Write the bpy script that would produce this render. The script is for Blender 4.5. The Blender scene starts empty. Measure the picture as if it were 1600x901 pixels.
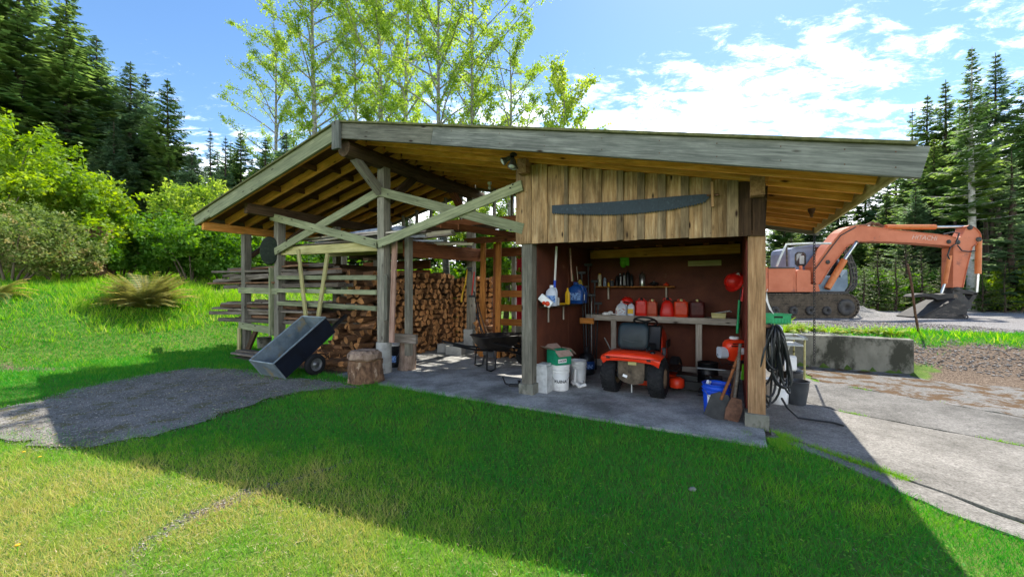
import bpy, math, random
import numpy as np
from mathutils import Vector, Matrix, Euler
random.seed(7)
RNG = np.random.default_rng(11)
SC = bpy.context.scene
COL = SC.collection
R = math.radians
PI = math.pi

# ------------------------------------------------------------------ camera
cam_data = bpy.data.cameras.new('camera')
cam = bpy.data.objects.new('camera', cam_data)
COL.objects.link(cam)
CAM_H = 1.5
cam.location = (0, 0, CAM_H)
cam.rotation_euler = (R(90), 0, 0)
cam_data.sensor_width = 36
cam_data.lens = 36 * 622 / 1600
cam_data.clip_start = 0.05
cam_data.clip_end = 2000
SC.camera = cam
SC.render.resolution_x, SC.render.resolution_y = 1024, 576

# ------------------------------------------------------------------ site frame: u along the shed front, v into depth
TH = R(29)
FU = Vector((math.cos(TH), -math.sin(TH), 0))
FV = Vector((math.sin(TH), math.cos(TH), 0))
ORG = Vector((2.64, 4.30, 0))
def L(u, v, z=0.0):
    p = ORG + FU * u + FV * v
    return Vector((p.x, p.y, z))
ROT_L = Matrix.Rotation(-TH, 4, 'Z')

# ------------------------------------------------------------------ light
SUN_H = FV * 0.70 + FU * 0.055                       # horizontal part towards the sun for 1 m of height
SUN_DIR = Vector((SUN_H.x, SUN_H.y, 1)).normalized()
SUN_EL = math.asin(SUN_DIR.z)
SUN_AZ = math.atan2(SUN_DIR.x, SUN_DIR.y)
sd = bpy.data.lights.new('sun', 'SUN')
sd.energy = 2.15
sd.angle = R(0.5)
sd.color = (1.0, 0.94, 0.84)
sun = bpy.data.objects.new('sun', sd)
COL.objects.link(sun)
sun.rotation_euler = SUN_DIR.to_track_quat('Z', 'Y').to_euler()

world = bpy.data.worlds.new('World')
SC.world = world
world.use_nodes = True
wt = world.node_tree
wn, wl = wt.nodes, wt.links
wn.clear()
w_out = wn.new('ShaderNodeOutputWorld')
w_bg = wn.new('ShaderNodeBackground')
w_bg.inputs['Strength'].default_value = 0.15
sky = wn.new('ShaderNodeTexSky')
sky.sky_type = 'NISHITA'
sky.sun_disc = False
sky.sun_elevation = SUN_EL
sky.sun_rotation = SUN_AZ
sky.air_density = 1.0
sky.dust_density = 0.25
sky.ozone_density = 2.2
hs = wn.new('ShaderNodeHueSaturation')
hs.inputs['Saturation'].default_value = 1.15
hs.inputs['Value'].default_value = 0.36
wl.new(sky.outputs['Color'], hs.inputs['Color'])
tc = wn.new('ShaderNodeTexCoord')
sep = wn.new('ShaderNodeSeparateXYZ')
wl.new(tc.outputs['Generated'], sep.inputs[0])
def wmath(op, a, b=None, clamp=False):
    n = wn.new('ShaderNodeMath'); n.operation = op; n.use_clamp = clamp
    for i, s in enumerate((a, b)):
        if s is None: continue
        if isinstance(s, (int, float)): n.inputs[i].default_value = s
        else: wl.new(s, n.inputs[i])
    return n.outputs[0]
den = wmath('ADD', wmath('MAXIMUM', sep.outputs['Z'], 0.0), 0.12)
cx = wmath('DIVIDE', sep.outputs['X'], den)
cy = wmath('DIVIDE', sep.outputs['Y'], den)
comb = wn.new('ShaderNodeCombineXYZ')
wl.new(cx, comb.inputs['X']); wl.new(cy, comb.inputs['Y'])
cn = wn.new('ShaderNodeTexNoise'); cn.inputs['Scale'].default_value = 6.0; cn.inputs['Detail'].default_value = 12; cn.inputs['Roughness'].default_value = 0.72
cn.inputs['Distortion'].default_value = 0.35
mp = wn.new('ShaderNodeMapping'); mp.inputs['Scale'].default_value = (1.0, 1.7, 1); mp.inputs['Rotation'].default_value = (0, 0, 0.3)
mp.inputs['Location'].default_value = (0.4, 2.2, 0)
wl.new(comb.outputs[0], mp.inputs[0]); wl.new(mp.outputs[0], cn.inputs['Vector'])
# large patches that decide where the cloud sheets lie
cb = wn.new('ShaderNodeTexNoise'); cb.inputs['Scale'].default_value = 0.55; cb.inputs['Detail'].default_value = 3
mb_ = wn.new('ShaderNodeMapping'); mb_.inputs['Location'].default_value = (3.3, 1.1, 0)
wl.new(comb.outputs[0], mb_.inputs[0]); wl.new(mb_.outputs[0], cb.inputs['Vector'])
low = wn.new('ShaderNodeMapRange'); low.inputs['From Min'].default_value = 0.54; low.inputs['From Max'].default_value = 0.20
low.inputs['To Min'].default_value = -0.22; low.inputs['To Max'].default_value = 0.25
wl.new(sep.outputs['Z'], low.inputs['Value'])
s1 = wmath('ADD', cn.outputs['Fac'], wmath('MULTIPLY', wmath('SUBTRACT', cb.outputs['Fac'], 0.5), 0.75))
s2 = wmath('ADD', s1, low.outputs[0])
cr = wn.new('ShaderNodeMapRange'); cr.interpolation_type = 'SMOOTHSTEP'
cr.inputs['From Min'].default_value = 0.465; cr.inputs['From Max'].default_value = 0.90
wl.new(s2, cr.inputs['Value'])
cm = wn.new('ShaderNodeMixRGB')
wl.new(wmath('MULTIPLY', cr.outputs[0], 0.95), cm.inputs['Fac'])
wl.new(hs.outputs[0], cm.inputs['Color1'])
cm.inputs['Color2'].default_value = (8.5, 8.5, 8.7, 1)  # cloud white raised, with cloud carried all round, to brighten the shaded sides
wl.new(cm.outputs[0], w_bg.inputs['Color'])
wl.new(w_bg.outputs[0], w_out.inputs[0])

SC.view_settings.view_transform = 'Standard'
SC.view_settings.look = 'None'
SC.view_settings.exposure = 2.12
SC.view_settings.gamma = 1.0
SC.view_settings.use_curve_mapping = False

# ------------------------------------------------------------------ materials
def srgb(h):
    out = []
    for i in (0, 2, 4):
        c = int(h[i:i + 2], 16) / 255
        out.append(c / 12.92 if c <= 0.04045 else ((c + 0.055) / 1.055) ** 2.4)
    return (*out, 1)
def C(c):
    return srgb(c) if isinstance(c, str) else (*c, 1) if len(c) == 3 else c
MATS = {}
def base_mat(name, rough=0.6, metal=0.0, spec=0.4):
    m = bpy.data.materials.new(name); m.use_nodes = True
    b = m.node_tree.nodes['Principled BSDF']
    b.inputs['Roughness'].default_value = rough
    b.inputs['Metallic'].default_value = metal
    b.inputs['Specular IOR Level'].default_value = spec
    MATS[name] = m
    return m, m.node_tree.nodes, m.node_tree.links, b
def ramp(nodes, stops):
    r = nodes.new('ShaderNodeValToRGB')
    e = r.color_ramp.elements
    while len(e) < len(stops): e.new(0.5)
    for i, (p, c) in enumerate(stops):
        e[i].position = p; e[i].color = C(c)
    return r
def plain(name, c1, c2=None, scale=6, rough=0.6, metal=0.0, bump=0.15, spec=0.4, stretch=(1, 1, 1), detail=8, lo=0.35, hi=0.65, c3=None, c3cut=0.62, c3scale=3, rnd=0.0, world_co=False, bdist=0.01):
    """noise-mixed paint, plastic, stone: c1..c2 from a fine noise, c3 as stains or wear with a sharp edge"""
    m, n, l, b = base_mat(name, rough, metal, spec)
    t = n.new('ShaderNodeTexCoord'); mpn = n.new('ShaderNodeMapping'); mpn.inputs['Scale'].default_value = stretch
    if world_co:
        g = n.new('ShaderNodeNewGeometry'); l.new(g.outputs['Position'], mpn.inputs[0])
    else:
        oi = n.new('ShaderNodeObjectInfo')
        va = n.new('ShaderNodeVectorMath'); va.operation = 'ADD'
        sc = n.new('ShaderNodeVectorMath'); sc.operation = 'SCALE'; sc.inputs['Scale'].default_value = 17.0
        cmb = n.new('ShaderNodeCombineXYZ')
        for i in range(3): l.new(oi.outputs['Random'], cmb.inputs[i])
        l.new(cmb.outputs[0], sc.inputs[0]); l.new(t.outputs['Object'], va.inputs[0]); l.new(sc.outputs[0], va.inputs[1]); l.new(va.outputs[0], mpn.inputs[0])
    nz = n.new('ShaderNodeTexNoise'); nz.inputs['Scale'].default_value = scale; nz.inputs['Detail'].default_value = detail; nz.inputs['Roughness'].default_value = 0.62
    l.new(mpn.outputs[0], nz.inputs['Vector'])
    r = ramp(n, [(lo, c1), (hi, c2 or c1)])
    l.new(nz.outputs['Fac'], r.inputs[0])
    col = r.outputs[0]
    if c3:
        n2 = n.new('ShaderNodeTexNoise'); n2.inputs['Scale'].default_value = c3scale; n2.inputs['Detail'].default_value = 10; n2.inputs['Roughness'].default_value = 0.7
        l.new(mpn.outputs[0], n2.inputs['Vector'])
        r2 = ramp(n, [(c3cut - 0.04, (0, 0, 0)), (c3cut + 0.04, (1, 1, 1))]); l.new(n2.outputs['Fac'], r2.inputs[0])
        mx = n.new('ShaderNodeMixRGB'); l.new(r2.outputs[0], mx.inputs[0]); l.new(col, mx.inputs[1]); mx.inputs[2].default_value = C(c3)
        col = mx.outputs[0]
    if rnd and not world_co:
        h = n.new('ShaderNodeHueSaturation')
        mr = n.new('ShaderNodeMapRange'); mr.inputs['To Min'].default_value = 1 - rnd; mr.inputs['To Max'].default_value = 1 + rnd
        l.new(oi.outputs['Random'], mr.inputs['Value']); l.new(mr.outputs[0], h.inputs['Value']); l.new(col, h.inputs['Color'])
        col = h.outputs[0]
    l.new(col, b.inputs['Base Color'])
    if bump:
        bp = n.new('ShaderNodeBump'); bp.inputs['Strength'].default_value = bump; bp.inputs['Distance'].default_value = bdist
        l.new(nz.outputs['Fac'], bp.inputs['Height']); l.new(bp.outputs[0], b.inputs['Normal'])
    return m
def wood(name, c1, c2, c3, knot='2a1a0e', rough=0.8, rnd=0.22, grain=26, stain=0.5, bump=0.35, hue=0.0):
    """boards: local x runs along the grain"""
    m, n, l, b = base_mat(name, rough, 0, 0.25)
    t = n.new('ShaderNodeTexCoord'); oi = n.new('ShaderNodeObjectInfo')
    cmb = n.new('ShaderNodeCombineXYZ')
    for i in range(3): l.new(oi.outputs['Random'], cmb.inputs[i])
    sc = n.new('ShaderNodeVectorMath'); sc.operation = 'SCALE'; sc.inputs['Scale'].default_value = 23.0; l.new(cmb.outputs[0], sc.inputs[0])
    va = n.new('ShaderNodeVectorMath'); va.operation = 'ADD'; l.new(t.outputs['Object'], va.inputs[0]); l.new(sc.outputs[0], va.inputs[1])
    m1 = n.new('ShaderNodeMapping'); m1.inputs['Scale'].default_value = (1.3, grain, grain); l.new(va.outputs[0], m1.inputs[0])
    g1 = n.new('ShaderNodeTexNoise'); g1.inputs['Scale'].default_value = 1.6; g1.inputs['Detail'].default_value = 9; g1.inputs['Roughness'].default_value = 0.68; g1.inputs['Distortion'].default_value = 0.6
    l.new(m1.outputs[0], g1.inputs['Vector'])
    r1 = ramp(n, [(0.28, c1), (0.5, c2), (0.72, c3)]); l.new(g1.outputs['Fac'], r1.inputs[0])
    m2 = n.new('ShaderNodeMapping'); m2.inputs['Scale'].default_value = (1.0, 3.0, 3.0); l.new(va.outputs[0], m2.inputs[0])
    g2 = n.new('ShaderNodeTexNoise'); g2.inputs['Scale'].default_value = 1.9; g2.inputs['Detail'].default_value = 7; g2.inputs['Roughness'].default_value = 0.65
    l.new(m2.outputs[0], g2.inputs['Vector'])
    r2 = ramp(n, [(0.38, (0.42, 0.42, 0.42)), (0.62, (1.12, 1.12, 1.12))]); l.new(g2.outputs['Fac'], r2.inputs[0])
    mu = n.new('ShaderNodeMixRGB'); mu.blend_type = 'MULTIPLY'; mu.inputs[0].default_value = stain; l.new(r1.outputs[0], mu.inputs[1]); l.new(r2.outputs[0], mu.inputs[2])
    # knots
    m3 = n.new('ShaderNodeMapping'); m3.inputs['Scale'].default_value = (1.6, 5.0, 5.0); l.new(va.outputs[0], m3.inputs[0])
    vo = n.new('ShaderNodeTexVoronoi'); vo.inputs['Scale'].default_value = 1.5; l.new(m3.outputs[0], vo.inputs['Vector'])
    r3 = ramp(n, [(0.05, (1, 1, 1)), (0.13, (0, 0, 0))]); l.new(vo.outputs['Distance'], r3.inputs[0])
    mk = n.new('ShaderNodeMixRGB'); l.new(r3.outputs[0], mk.inputs[0]); l.new(mu.outputs[0], mk.inputs[1]); mk.inputs[2].default_value = C(knot)
    h = n.new('ShaderNodeHueSaturation')
    mr = n.new('ShaderNodeMapRange'); mr.inputs['To Min'].default_value = 1 - rnd; mr.inputs['To Max'].default_value = 1 + rnd
    l.new(oi.outputs['Random'], mr.inputs['Value']); l.new(mr.outputs[0], h.inputs['Value']); l.new(mk.outputs[0], h.inputs['Color'])
    l.new(h.outputs[0], b.inputs['Base Color'])
    bp = n.new('ShaderNodeBump'); bp.inputs['Strength'].default_value = bump; bp.inputs['Distance'].default_value = 0.004
    l.new(g1.outputs['Fac'], bp.inputs['Height']); l.new(bp.outputs[0], b.inputs['Normal'])
    return m
def leafm(name, c1, c2, c3, trans=0.45, scale=0.9, rough=0.55):
    """leaves: per-leaf attribute rnd plus world-size clumps; part of the light passes through"""
    m = bpy.data.materials.new(name); m.use_nodes = True; MATS[name] = m
    n, l = m.node_tree.nodes, m.node_tree.links
    n.clear()
    o = n.new('ShaderNodeOutputMaterial')
    at = n.new('ShaderNodeAttribute'); at.attribute_name = 'rnd'
    g = n.new('ShaderNodeNewGeometry')
    nz = n.new('ShaderNodeTexNoise'); nz.inputs['Scale'].default_value = scale; nz.inputs['Detail'].default_value = 4; l.new(g.outputs['Position'], nz.inputs['Vector'])
    ad = n.new('ShaderNodeMath'); ad.operation = 'MULTIPLY_ADD'; ad.inputs[1].default_value = 0.6
    l.new(at.outputs['Fac'], ad.inputs[0])
    s = n.new('ShaderNodeMath'); s.operation = 'MULTIPLY_ADD'; s.inputs[1].default_value = 1.3; s.inputs[2].default_value = -0.45; l.new(nz.outputs['Fac'], s.inputs[0]); l.new(s.outputs[0], ad.inputs[2])
    r = ramp(n, [(0.1, c1), (0.5, c2), (0.9, c3)]); l.new(ad.outputs[0], r.inputs[0])
    d = n.new('ShaderNodeBsdfPrincipled'); d.inputs['Roughness'].default_value = rough; d.inputs['Specular IOR Level'].default_value = 0.3; l.new(r.outputs[0], d.inputs['Base Color'])
    tr = n.new('ShaderNodeBsdfTranslucent')
    hh = n.new('ShaderNodeHueSaturation'); hh.inputs['Saturation'].default_value = 1.15; hh.inputs['Value'].default_value = 1.5; hh.inputs['Hue'].default_value = 0.488
    l.new(r.outputs[0], hh.inputs['Color']); l.new(hh.outputs[0], tr.inputs['Color'])
    mx = n.new('ShaderNodeMixShader'); mx.inputs[0].default_value = trans
    l.new(d.outputs[0], mx.inputs[1]); l.new(tr.outputs[0], mx.inputs[2]); l.new(mx.outputs[0], o.inputs[0])
    return m

wood('grey_wood', '4a4b40', '716f62', '918f80', stain=0.5)
wood('blue_grey_wood', '50544f', '777972', '9c9c93', stain=0.55)
wood('post_wood', '555248', '7d796c', '9d988a', stain=0.5)
wood('tan_post_wood', '72553a', 'a07c58', 'ba9a76', stain=0.6)
wood('green_wood', '60664a', '84896a', 'a3a684', stain=0.4)
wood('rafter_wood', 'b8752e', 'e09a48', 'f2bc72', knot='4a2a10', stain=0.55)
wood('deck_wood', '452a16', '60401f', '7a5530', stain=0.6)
wood('dark_beam_wood', '33271c', '54422f', '6f5a43', stain=0.6)
wood('board_wood', '6e5434', 'a4845c', 'c6ae88', knot='2b1c10', stain=0.9, grain=22, rnd=0.16)
wood('batten_wood', '5c4e38', '887458', 'a89474', stain=0.8, rnd=0.15)
wood('dark_board_wood', '2a1c12', '43301f', '5a4632', stain=0.7)
wood('brown_wood', '5e3620', '84502f', 'a06842', stain=0.5)
wood('pale_yellow_wood', '8f8850', 'b8b078', 'd0c898', stain=0.4)
wood('orange_wood', '7d4a1c', 'aa6c30', 'c88c48', stain=0.4)
wood('pink_wood', '7c5c4c', 'a98674', 'c4a795', stain=0.35)
wood('old_lumber', '4c443c', '756b60', '9d948a', stain=0.6, rnd=0.4)
wood('brown_lumber', '4a3526', '74543c', '94745a', stain=0.6, rnd=0.4)
wood('bench_wood', '8b8276', 'b3a99b', 'cdc5b8', stain=0.5)
plain('brown_panel', '52291a', '683824', scale=3, rough=0.75, c3='86634a', c3cut=0.68, c3scale=2.2, bump=0.1)
plain('red_brown_panel', '682418', '7c3222', scale=4, rough=0.7)
plain('concrete', '8e8e88', 'b4b3ab', scale=5, rough=0.9, c3='6d6d68', c3cut=0.6, c3scale=2.5, bump=0.4)
plain('concrete_block_mat', 'a6a8a6', 'c6c8c6', scale=14, rough=0.9, c3='83827c', c3cut=0.66, c3scale=6, bump=0.4)
plain('old_wall_concrete', '5e5e54', '8a897c', scale=2.6, rough=0.95, c3='3f4036', c3cut=0.56, c3scale=1.6, bump=0.5, stretch=(1, 1, 0.6))
plain('black_plastic', '0c0d0f', '17191c', rough=0.42, bump=0.05)
plain('grey_plastic', '33363a', '43474b', rough=0.45, bump=0.05)
plain('seat_vinyl', '0f1c22', '182a32', rough=0.5, bump=0.1)
plain('rubber', '0d0e10', '1b1c1e', scale=20, rough=0.8, c3='3c3a36', c3cut=0.66, c3scale=9, bump=0.3)
plain('mower_orange', 'da300f', 'ea401c', rough=0.35, spec=0.5, bump=0.02)
plain('dirty_orange', 'b8552a', 'c9683a', scale=5, rough=0.5, c3='7a5540', c3cut=0.62)
plain('mud_metal', '463c30', '6c5f4e', scale=9, rough=0.85, c3='2c2620', c3cut=0.58, c3scale=5, bump=0.4)
plain('rim_tan', '8d7358', 'a88d70', rough=0.6, c3='5c4030', c3cut=0.6)
plain('white_plastic', 'd0d0cc', 'e2e2de', rough=0.45, bump=0.03, c3='aeaaa0', c3cut=0.66, c3scale=4)
plain('pale_plastic', 'b5bcc9', 'cad0da', rough=0.4, bump=0.03)
plain('blue_plastic', '0c3fb4', '1450cc', rough=0.4, bump=0.03)
plain('navy_plastic', '123a78', '1b4f98', rough=0.35, bump=0.03)
plain('label_blue', '1f3f88', '7fa6d8', scale=30, rough=0.5, bump=0, lo=0.45, hi=0.5)
plain('label_white', 'd8d8d8', 'eeeeee', rough=0.6, bump=0)
plain('label_mixed', 'c9d2da', '9b4a38', scale=28, rough=0.5, bump=0, lo=0.5, hi=0.56)
plain('yellow_plastic', 'c89a08', 'dcb018', rough=0.4, bump=0.02)
plain('red_plastic', 'b8180c', 'd0241a', rough=0.4, bump=0.03)
plain('dull_red_plastic', 'a23a20', 'b65032', rough=0.5, bump=0.03)
plain('dark_red_plastic', '3c1212', '561c18', rough=0.5, bump=0.03)
plain('orange_red_plastic', 'b82c10', 'd04018', rough=0.4, bump=0.03)
plain('red_paint', 'b01020', 'c41a2c', rough=0.5, bump=0.03)
plain('green_plastic', '0d8a50', '17a062', rough=0.45, bump=0.03)
plain('bright_green', '4f9a10', '6ab824', rough=0.6, bump=0.1)
plain('teal_card', '067a58', '0c9068', scale=20, rough=0.7, bump=0.02)
plain('cardboard', '9c8272', 'b09686', scale=20, rough=0.9, bump=0.05)
plain('silver', 'a8aaa8', 'cfd0ce', rough=0.28, metal=0.9, bump=0.02)
plain('steel', '6d6f70', '8f9192', scale=12, rough=0.4, metal=0.7, bump=0.1)
plain('dark_steel', '26282a', '3a3b3c', scale=12, rough=0.55, metal=0.5, bump=0.1, c3='5a3c28', c3cut=0.64)
plain('rust', '4a3226', '70503e', scale=14, rough=0.9, bump=0.3)
plain('saw_steel', '1c2a33', '2a3b46', scale=60, rough=0.6, metal=0.1, bump=0.15, c3='3b4c56', c3cut=0.6, c3scale=20)
plain('cart_navy', '080e1a', '0d1828', scale=6, rough=0.55, spec=0.25, c3='6a6a66', c3cut=0.71, c3scale=16, bump=0.05)
plain('cart_inside', '58666f', '7d8b92', scale=5, rough=0.55, c3='8b7f60', c3cut=0.58, c3scale=2.4)
plain('cart_rim', '6d7a80', '98a4a8', rough=0.4, metal=0.3)
plain('barrow_black', '14100e', '28221d', scale=8, rough=0.5, spec=0.4, c3='6f675c', c3cut=0.66, c3scale=7, bump=0.15)
plain('hose_black', '101214', '23262a', rough=0.38, bump=0.05)
plain('rope_yellow', 'a08c28', 'c4b04a', scale=60, rough=0.9, bump=0.4)
plain('disc_green', '101a12', '1f2c1e', scale=20, rough=0.85, bump=0.4, c3='34402c', c3cut=0.62, c3scale=8)
plain('bark_stump', '4a3526', '8a6a50', scale=14, rough=0.95, bump=1.0, bdist=0.04, c3='b09880', c3cut=0.62, c3scale=9, stretch=(1, 1, 0.55))
plain('grey_bark_stump', '6d5848', 'a48e7c', scale=14, rough=0.95, bump=0.9, bdist=0.03, c3='3a2c22', c3cut=0.6, c3scale=9, stretch=(1, 1, 0.3))
plain('wood_end', '7c5c3c', 'b08c60', scale=9, rough=0.85, bump=0.2, c3='4e3828', c3cut=0.64)
plain('log_end', '7e522c', 'c08c56', scale=12, rough=0.85, bump=0.25, rnd=0.5, c3='4a2e1e', c3cut=0.64, c3scale=7)
plain('log_side', '46301f', '785638', scale=10, rough=0.9, bump=0.5, rnd=0.5, stretch=(0.4, 1, 1), c3='b4845a', c3cut=0.6, c3scale=4)
plain('glass_dark', '20282c', '2c3438', rough=0.1, spec=0.8, bump=0)
plain('lamp_glass', 'c4ccd0', 'dde3e6', rough=0.15, spec=0.7, bump=0)
plain('sapling_bark', '4c4236', '766a5a', scale=9, rough=0.95, bump=0.5, stretch=(1, 1, 0.3))
plain('alder_bark', '6a6a62', '9a9a90', scale=7, rough=0.9, bump=0.3, c3='3a3a34', c3cut=0.6, c3scale=5, stretch=(1, 1, 2.2))
plain('white_bark', '9c9c96', 'c4c4be', scale=7, rough=0.9, bump=0.3, c3='4a4a46', c3cut=0.62, c3scale=5, stretch=(1, 1, 2.5))
plain('conifer_bark', '2c241d', '4a3e33', scale=9, rough=0.95, bump=0.5, stretch=(1, 1, 0.3))
plain('digger_orange', 'b2603e', 'c47250', scale=1.6, rough=0.6, c3='8a5240', c3cut=0.63, c3scale=2.2, bump=0.05)
plain('cylinder_orange', 'b8622a', 'c87840', scale=3, rough=0.5, bump=0.05)
plain('digger_dark', '2c2c2c', '46433e', scale=5, rough=0.7, c3='6a5a48', c3cut=0.6, bump=0.2)
plain('bucket_steel', '252422', '3f3c38', scale=4, rough=0.75, metal=0.0, c3='575048', c3cut=0.6, c3scale=3, bump=0.2, stretch=(1, 1, 3))
plain('track_steel', '3d372f', '63594c', scale=6, rough=0.8, c3='2c2824', c3cut=0.56, c3scale=5, bump=0.3)
plain('cab_blue', '6d7890', '8a94a8', scale=3, rough=0.5, c3='c4c8cc', c3cut=0.66)
plain('cab_grey_blue', '64788a', '7e93a2', scale=3, rough=0.5)
plain('pale_metal', 'a8aca6', 'c4c8c2', rough=0.5, metal=0.2)
plain('moss_roof', '4e5030', '74724a', scale=14, rough=0.95, bump=0.6)
plain('pvc_cream', 'b8b090', 'd2ccb0', rough=0.5, bump=0.03)
plain('fabric_blue', '6a7a90', 'a2acc0', scale=20, rough=0.9, bump=0.4)
leafm('lime_leaves', (0.10, 0.20, 0.02), (0.18, 0.30, 0.03), (0.30, 0.40, 0.05), 0.5, 0.8)
leafm('alder_leaves', (0.13, 0.22, 0.035), (0.23, 0.35, 0.06), (0.38, 0.46, 0.09), 0.6, 0.5)
leafm('berry_leaves', (0.05, 0.13, 0.015), (0.10, 0.23, 0.025), (0.22, 0.36, 0.05), 0.45, 0.8)
leafm('pinkish_leaves', (0.09, 0.15, 0.035), (0.17, 0.24, 0.06), (0.36, 0.27, 0.13), 0.4, 1.1)
leafm('fir_needles', (0.06, 0.12, 0.04), (0.12, 0.20, 0.06), (0.23, 0.32, 0.09), 0.62, 0.35)
leafm('spruce_needles', (0.07, 0.13, 0.07), (0.13, 0.21, 0.105), (0.24, 0.33, 0.15), 0.62, 0.4)
leafm('young_fir_needles', (0.07, 0.13, 0.035), (0.13, 0.21, 0.06), (0.23, 0.31, 0.09), 0.35, 0.6)
leafm('fern_fronds', (0.16, 0.14, 0.06), (0.20, 0.22, 0.06), (0.34, 0.34, 0.14), 0.35, 1.5)
leafm('weed_leaves', (0.10, 0.22, 0.02), (0.17, 0.33, 0.04), (0.26, 0.42, 0.07), 0.45, 1.5)
leafm('bank_grass', (0.10, 0.24, 0.012), (0.17, 0.35, 0.02), (0.30, 0.42, 0.05), 0.5, 0.7)
# ------------------------------------------------------------------ building helpers
def tag(o, label, cat, group=None, kind=None):
    if label: o['label'] = label
    if cat: o['category'] = cat
    if group: o['group'] = group
    if kind: o['kind'] = kind
    return o
def thing(name, label, cat, loc=(0, 0, 0), rz=0.0, group=None):
    o = bpy.data.objects.new(name, None); o.empty_display_size = 0.1
    COL.objects.link(o); o.location = loc; o.rotation_euler = (0, 0, rz)
    return tag(o, label, cat, group)
def MX(o):
    m = Matrix.LocRotScale(o.location, o.rotation_euler, o.scale)
    if o.parent: m = MX(o.parent) @ o.matrix_parent_inverse @ m
    return m
def attach(o, parent, world_coords=True):
    o.parent = parent
    if world_coords: o.matrix_parent_inverse = MX(parent).inverted()
    return o
def npobj(name, V, faces_n, mats, parent=None, rnd=None, loc=None, smooth=False, mat_idx=None, mesh_only=False):
    """faces_n: integer array (n,k); V: float array (m,3)"""
    V = np.asarray(V, dtype=np.float32); F = np.asarray(faces_n, dtype=np.int32)
    me = bpy.data.meshes.new(name)
    me.vertices.add(len(V)); me.vertices.foreach_set('co', V.ravel())
    k = F.shape[1]
    me.loops.add(F.size); me.loops.foreach_set('vertex_index', F.ravel())
    me.polygons.add(len(F)); me.polygons.foreach_set('loop_start', np.arange(0, F.size, k, dtype=np.int32))
    if smooth: me.polygons.foreach_set('use_smooth', np.ones(len(F), dtype=bool))
    for m in (mats if isinstance(mats, (list, tuple)) else [mats]): me.materials.append(MATS[m])
    if mat_idx is not None: me.polygons.foreach_set('material_index', np.asarray(mat_idx, dtype=np.int32))
    me.update(calc_edges=True)
    if rnd is not None:
        a = me.attributes.new('rnd', 'FLOAT', 'FACE'); a.data.foreach_set('value', np.asarray(rnd, dtype=np.float32))
    if mesh_only: return me
    o = bpy.data.objects.new(name, me); COL.objects.link(o)
    if loc is not None: o.location = loc
    if parent: attach(o, parent)
    return o
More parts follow.
